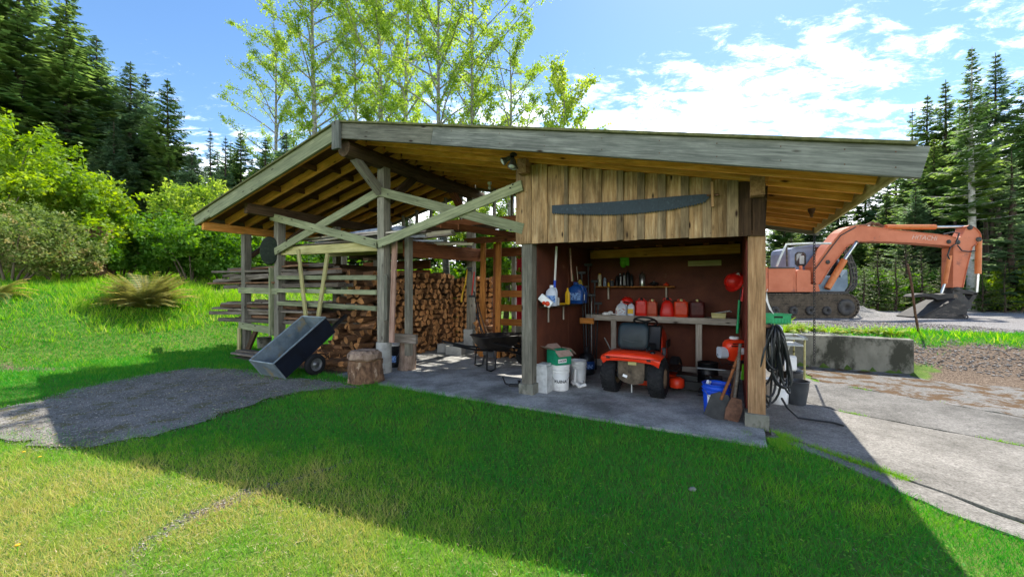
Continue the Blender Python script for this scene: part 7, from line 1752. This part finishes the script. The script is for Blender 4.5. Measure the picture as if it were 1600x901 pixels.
right = [(1426, 26, 168, 3, 1.0, 'small leftmost pointed conifer past the end of the roof'), (1449, 25, 148, 0, 1.0, 'second pointed conifer past the end of the roof'), (1477, 24, 124, 1, 1.0, 'third pointed conifer left of the tall pair'), (1518, 17.8, 72, 4, .95, 'tallest pointed conifer of the pair at the right, with a pale bare lower trunk'), (1556, 21, 82, 2, .85, 'full-topped conifer just right of the tallest one'),
         (1622, 19, 62, 1, 1.0, 'tall dark conifer cut by the right edge of the view'), (1600, 25, 190, 0, 1.1, 'mid-height conifer behind the one at the right edge'), (1500, 28, 165, 2, 1.1, 'dense conifer standing back between the pointed ones'), (1460, 22, 215, 0, 1.2, 'low wide conifer below the pointed tops'), (1580, 17, 235, 3, 1.3, 'pale-tipped lower conifer at the right above the bushes'),
         (1400, 30, 240, 2, 1.2, 'grey-green conifer right behind the roof end'), (1352, 32, 262, 0, 1.2, 'conifer seen below the sloping eave'), (1310, 31, 282, 1, 1.2, 'shaded conifer below the eave above the cab'), (1268, 30, 300, 2, 1.3, 'dark conifer behind the excavator cab'), (1226, 29, 310, 0, 1.2, 'conifer between the post and the cab'),
         (1385, 26, 300, 1, 1.2, 'mid-distance conifer above the boom'), (1430, 21, 290, 2, 1.0, 'light green conifer above the boom end'), (1342, 24, 345, 0, 1.1, 'low conifer directly above the boom bend'), (1655, 22, 130, 0, 1.1, 'conifer just past the right edge')]
for i, (px, Y, ty, k, w, lab) in enumerate(right): fir(px, Y, ty, k, lab, i * 1.7 + .4, w, 'conifers behind the excavator')
for i in range(96):                                   # the wood beyond, as individual trees
    px = -250 + i * 22.3 + random.uniform(-10, 10); Y = random.uniform(32, 46)
    ty = 300 + random.uniform(-18, 30) if px > 460 else 235 + random.uniform(-20, 30)
    if 1180 < px < 1420: ty = 325 + random.uniform(-12, 15)
    if px >= 1420: ty = 230 + random.uniform(-30, 40)
    fir(px, Y, ty, i % 4, 'dark conifer in the far wood behind the others', i * 2.1, 1.35, 'conifers of the far wood')
for i, (px, Y) in enumerate(((1540, 18.5), (1549, 20), (1560, 19), (1571, 20.5), (1584, 18.8), (1534, 22), (1492, 21), (1506, 23))):
    x_, y_, z_ = gpt(px, Y); t = thing('bare_conifer', 'straight dark bare trunk in the shade of the right-hand conifers', 'tree', (x_, y_, z_), 0, 'bare trunks right of the excavator arm'); hh_ = 4.5 + (i * 37 % 10) * .18; part(MB().tube([(0, 0, 0), (.05, 0, hh_ * .5), (0, 0, hh_)], [.12, .10, .06], 9), 'trunk', t, 'conifer_bark'); part(MB().tube([(0, 0, hh_ * .7), (.4, .1, hh_ * .75)], [.02, .008], 4).tube([(0, 0, hh_ * .8), (-.35, .1, hh_ * .83)], [.02, .008], 4), 'dead_limb', t, 'conifer_bark')

def bush(name, label, cat, px, Y, rx, ry, h, leaves, n, leaf, seed, stems=7, clumps=22, bark='sapling_bark', flat=.25, dz=0.0, parts=('stems', 'crown')):
    rng = np.random.default_rng(seed); rr = random.Random(seed); x, y, z = gpt(px, Y, -.05); z += dz; t = thing(name, label, cat, (x, y, z))
    cs = []
    for i in range(clumps):
        a = rr.uniform(0, 2 * PI); r = math.sqrt(rr.random()) * .85; hh = (.25 + .75 * rr.random()) * (1 - .45 * r * r); cs.append((rx * r * math.cos(a), ry * r * math.sin(a), h * hh * .88))
    cs = np.array(cs); mb = MB()
    for i in range(min(stems, clumps)):
        c = cs[i]; mb.tube([(c[0] * .15, c[1] * .15, -.1), (c[0] * .5, c[1] * .5, c[2] * .5), tuple(c)], [.035, .022, .008], 6, cap=False)
    part(mb, parts[0], t, bark)
    k = rng.integers(0, clumps, n); rad = (.16 + .20 * rng.uniform(0, 1, clumps))[k] * max(rx, ry) ; d = rng.normal(0, 1, (n, 3)); d /= np.linalg.norm(d, axis=1)[:, None]; rrad = rng.uniform(.55, 1.08, n) ** .6
    P = cs[k] + d * (rad * rrad)[:, None] * np.array([1, 1, .62]); P[:, 2] = np.maximum(P[:, 2], .03)
    # shoots that break the outline
    ns = int(n * .35); nsh = max(30, clumps * 4); b0 = cs[rng.integers(0, clumps, nsh)]; sd = rng.normal(0, 1, (nsh, 3)); sd[:, 2] = np.abs(sd[:, 2]) + .5; sd /= np.linalg.norm(sd, axis=1)[:, None]; sl = rng.uniform(.25, .62, nsh) * max(rx, ry) * .9
    j = rng.integers(0, nsh, ns); tt = rng.uniform(.15, 1, ns) ** .8; Q = b0[j] + sd[j] * (sl[j] * tt)[:, None] + rng.normal(0, leaf * .9, (ns, 3)) - np.array([0, 0, 1]) * (tt ** 2 * sl[j] * .12)[:, None]; P[:ns] = Q
    V, F_ = leaf_quads(P, leaf, rng, .55, flat); rn = rng.uniform(0, 1, clumps)[k] * .45 + rng.uniform(0, .55, n); rn[:ns] = rng.uniform(0, 1, nsh)[j] * .5 + rng.uniform(.1, .5, ns)
    o = npobj(parts[1], V, F_, leaves, rnd=rn); o.parent = t; return t
def eachbush(L_, grp):
    for i, (px, Y, rx, ry, h, mat, n, leaf, lab, nm) in enumerate(L_):
        b_ = bush(nm, lab, 'bush', px, Y, rx, ry, h, mat, n, leaf, 100 + i + len(grp), clumps=int(14 + rx * 9)); b_['group'] = grp
eachbush([(40, 12.4, 2.4, 1.8, 4.9, 'lime_leaves', 17000, .075, 'tall lime-green maple bush against the dark conifers', 'maple_bush'), (-40, 11.0, 1.6, 1.5, 5.4, 'lime_leaves', 9000, .07, 'lime-green maple branches entering at the left edge', 'maple_bush'),
          (125, 12.6, 1.6, 1.4, 3.6, 'lime_leaves', 9000, .075, 'lower lime-green bush right of the tall maple', 'maple_bush'), (15, 10.2, 1.7, 1.1, 2.25, 'pinkish_leaves', 11000, .042, 'olive and pinkish small-leaved bush at the left edge of the bank', 'berry_bush'),
          (88, 10.9, 1.1, .9, 1.9, 'pinkish_leaves', 7000, .042, 'pinkish small-leaved bush next to the stump', 'berry_bush'), (190, 13.8, 1.5, 1.0, 2.5, 'berry_leaves', 8000, .065, 'green berry bush behind the grey stump', 'berry_bush'),
          (245, 14.2, 1.6, 1.0, 2.6, 'berry_leaves', 9000, .065, 'green berry bush above the large fern', 'berry_bush'), (300, 13.6, 1.5, 1.0, 2.35, 'berry_leaves', 9000, .065, 'rounded green berry bush left of the eave post', 'berry_bush'),
          (345, 14.4, 1.4, 1.0, 2.3, 'berry_leaves', 8000, .065, 'green berry bush seen past the rack boards', 'berry_bush'), (400, 15.5, 1.6, 1.0, 2.9, 'berry_leaves', 7000, .07, 'green bush between eave post and corner post', 'berry_bush'),
          (130, 12.2, 1.1, .8, 1.6, 'berry_leaves', 6000, .06, 'dark green bush in front of the stump', 'berry_bush'), (300, 19, 2.0, 1.5, 5.6, 'alder_leaves', 8500, .08, 'pale yellow-green young tree above the berry bushes', 'pale_bush'),
          (338, 20, 1.4, 1.2, 4.8, 'alder_leaves', 6000, .08, 'pale green young tree touching the left eave', 'pale_bush')], 'bushes along the left bank')
eachbush([(470, 17, 2, 1.2, 2.6, 'berry_leaves', 5000, .08, 'bush behind the lumber rails', 'berry_bush'), (680, 13.5, 1.6, 1.0, 2.6, 'berry_leaves', 6000, .07, 'green bush above the log stack', 'berry_bush'), (745, 13.0, 1.6, 1.0, 3.7, 'berry_leaves', 7000, .065, 'bright bush seen right of the back post', 'berry_bush'), (768, 11.4, 1.0, .8, 3.9, 'berry_leaves', 7000, .065, 'bright bush behind the slatted wall', 'berry_bush'), (600, 15, 2.0, 1.2, 2.8, 'berry_leaves', 5000, .08, 'bush behind the middle front post', 'berry_bush'),
          (850, 14, 2.2, 1.4, 3.6, 'berry_leaves', 6000, .08, 'bush behind the workshop wall', 'berry_bush')], 'bushes behind the shed')
eachbush([(1225, 20, 1.8, 1.2, 2.6, 'young_fir_needles', 7000, .075, 'soft green growth between post and cab', 'hedge_bush'), (1345, 20, 1.6, 1.2, 2.2, 'young_fir_needles', 8000, .075, 'light green bush right of the cab guard', 'hedge_bush'), (1385, 19, 1.7, 1.2, 1.8, 'berry_leaves', 8000, .07, 'green bush under the middle of the boom', 'hedge_bush'), (1425, 20, 1.8, 1.2, 2.4, 'young_fir_needles', 9000, .075, 'bright bush under the boom lettering', 'hedge_bush'),
          (1462, 19, 1.4, 1.1, 1.9, 'berry_leaves', 7000, .07, 'green bush left of the excavator arm', 'hedge_bush'), (1505, 19.5, 1.6, 1.2, 1.6, 'young_fir_needles', 6000, .075, 'low bush behind the bucket', 'hedge_bush'), (1550, 18, 1.5, 1.1, 1.7, 'berry_leaves', 7000, .07, 'green bush right of the bucket', 'hedge_bush'), (1592, 17, 1.5, 1.2, 2.0, 'lime_leaves', 8000, .065, 'yellow-green bush at the right edge', 'hedge_bush'), (1590, 20, 1.4, 1.1, 3.6, 'lime_leaves', 4000, .07, 'thin pale young tree above the right edge bush', 'hedge_bush')], 'bushes behind the excavator')
for i, (px, Y, s, k) in enumerate(((1400, 17.5, .85, 0), (1440, 17.8, .95, 1), (1470, 17.2, .7, 0), (1350, 17.6, .7, 1), (1236, 18, 1.15, 0), (1570, 16.5, .75, 1), (1372, 18.3, 1.0, 0), (1535, 17, .65, 0), (1415, 19, 1.25, 1))):
    place_tree('fir_sapling', ['young fir under the middle of the boom', 'young fir left of the iron rod top', 'short young fir beside the thumb of the bucket', 'small young fir right of the cab guard', 'bright young fir between post and cab', 'small young fir right of the bucket', 'taller young fir just below the boom bend', 'tiny young fir behind the bucket cylinder', 'tallest young fir below the boom lettering'][i], 'tree', SAP[k], gpt(px, Y), i, s, 'young firs behind the excavator')

# old stump on the bank, fern, weeds
sx_, sy_, sz_ = gpt(147, 12.4); st = stump('old_stump', 'tall broken grey tree stump in the bushes on the bank', (sx_, sy_, sz_), .45, 1.75, 'bark_stump', seed=12)
def fern(name, label, px, Y, n, ln, seed, mat='fern_fronds', droop=1.0, lf=.03):
    rng = np.random.default_rng(seed); x, y, z = gpt(px, Y, 0); t = thing(name, label, 'fern', (x, y, z)); mb = MB(); Vs = []; rn = []
    for i in range(n):
        az = rng.uniform(0, 2 * PI); l_ = ln * rng.uniform(.6, 1.15); el = rng.uniform(.45, 1.45); pts = []; p = Vector((.08 * math.cos(az), .08 * math.sin(az), 0)); e = el
        for j in range(9): pts.append(p.copy()); p = p + Vector((math.cos(az) * math.cos(e), math.sin(az) * math.cos(e), math.sin(e))) * l_ / 8; e -= .16 * droop * rng.uniform(.6, 1.3)
        mb.tube(pts, [.006] * 4 + [.004] * 5, 3, cap=False); cr_ = rng.uniform(0, .6)
        for j in range(1, 9):
            for s_ in (-1, 1):
                for h2 in (0, .5):
                    a = pts[j - 1].lerp(pts[j], h2); d = (pts[j] - pts[j - 1]).normalized(); w = d.cross(Vector((0, 0, 1))).normalized() * s_ if abs(d.z) < .99 else Vector((s_, 0, 0)); L3 = l_ * .13 * math.sin(PI * (j + .5) / 10) * (1 if lf < 1 else 1.1) + .01
                    e_ = a + w * L3 + d * L3 * .4 + Vector((0, 0, -.1 * L3)); Vs += [a, a + d * (.022 if lf < 1 else .04), e_]; rn.append(cr_ + rng.uniform(0, .4))
    part(mb, 'stems', t, 'rope_yellow'); V = np.array([tuple(v) for v in Vs]); o = npobj('fronds', V, np.arange(len(V)).reshape(-1, 3), mat, rnd=np.array(rn)); o.parent = t; return t
fern('sword_fern', 'big shaggy yellow-brown fern on the grassy bank', 228, 10.4, 330, 1.05, 5, droop=.75, lf=2.0)
fern('small_fern', 'dried dark fern at the left edge of the bank', -8, 8.8, 90, .6, 6, droop=1.3, mat='pinkish_leaves')
fern('weed_clump', 'leafy bright weed growing beside the green basket', 1222, 8.9, 34, .42, 9, 'weed_leaves', 1.0)
rw_ = np.random.default_rng(3)
for i, px in enumerate((1262, 1296, 1330, 1352, 1378, 1396, 1240)):
    u_ = None; Y = 9.3 - i * .12; Y = [9.4, 9.1, 8.9, 8.8, 8.6, 8.5, 9.3][i]
    fern('weed_clump', ['low weed clump behind the wall near the chain', 'weed clump behind the wall right of the chain', 'weed clump behind the middle of the wall', 'taller weed clump behind the wall right of its middle', 'weed clump left of the iron rod', 'weed clump at the foot of the iron rod', 'weed clump between basket and chain'][i], px, Y, 26, .26, 20 + i, 'weed_leaves', 1.2)['group'] = 'weeds behind the low wall'
# dandelions
for i, (px, py) in enumerate(((37, 714), (62, 722), (27, 865))):
    x_, y_ = pxg(px, py); t = thing('dandelion', 'yellow dandelion flower in the dry lawn', 'flower', (x_, y_, 0), 0, 'dandelions in the lawn')
    part(MB().tube([(0, 0, 0), (.004, 0, .05)], .002, 5), 'stem', t, 'bright_green'); part(MB().lathe([(0, .046), (.010, .05), (.013, .054), (.008, .058), (0, .059)], 10), 'flower_head', t, 'yellow_plastic')
o = MB().lathe([(0, 0), (.02, .005), (.024, .014), (.014, .026), (0, .028)], 8, sx=1.4).build('small_stone', 'old_wall_concrete'); put(o, (*pxg(1082, 766), 0.0), .4); tag(o, 'single small grey stone lying in the shaded lawn', 'stone')
print('blades', tot)
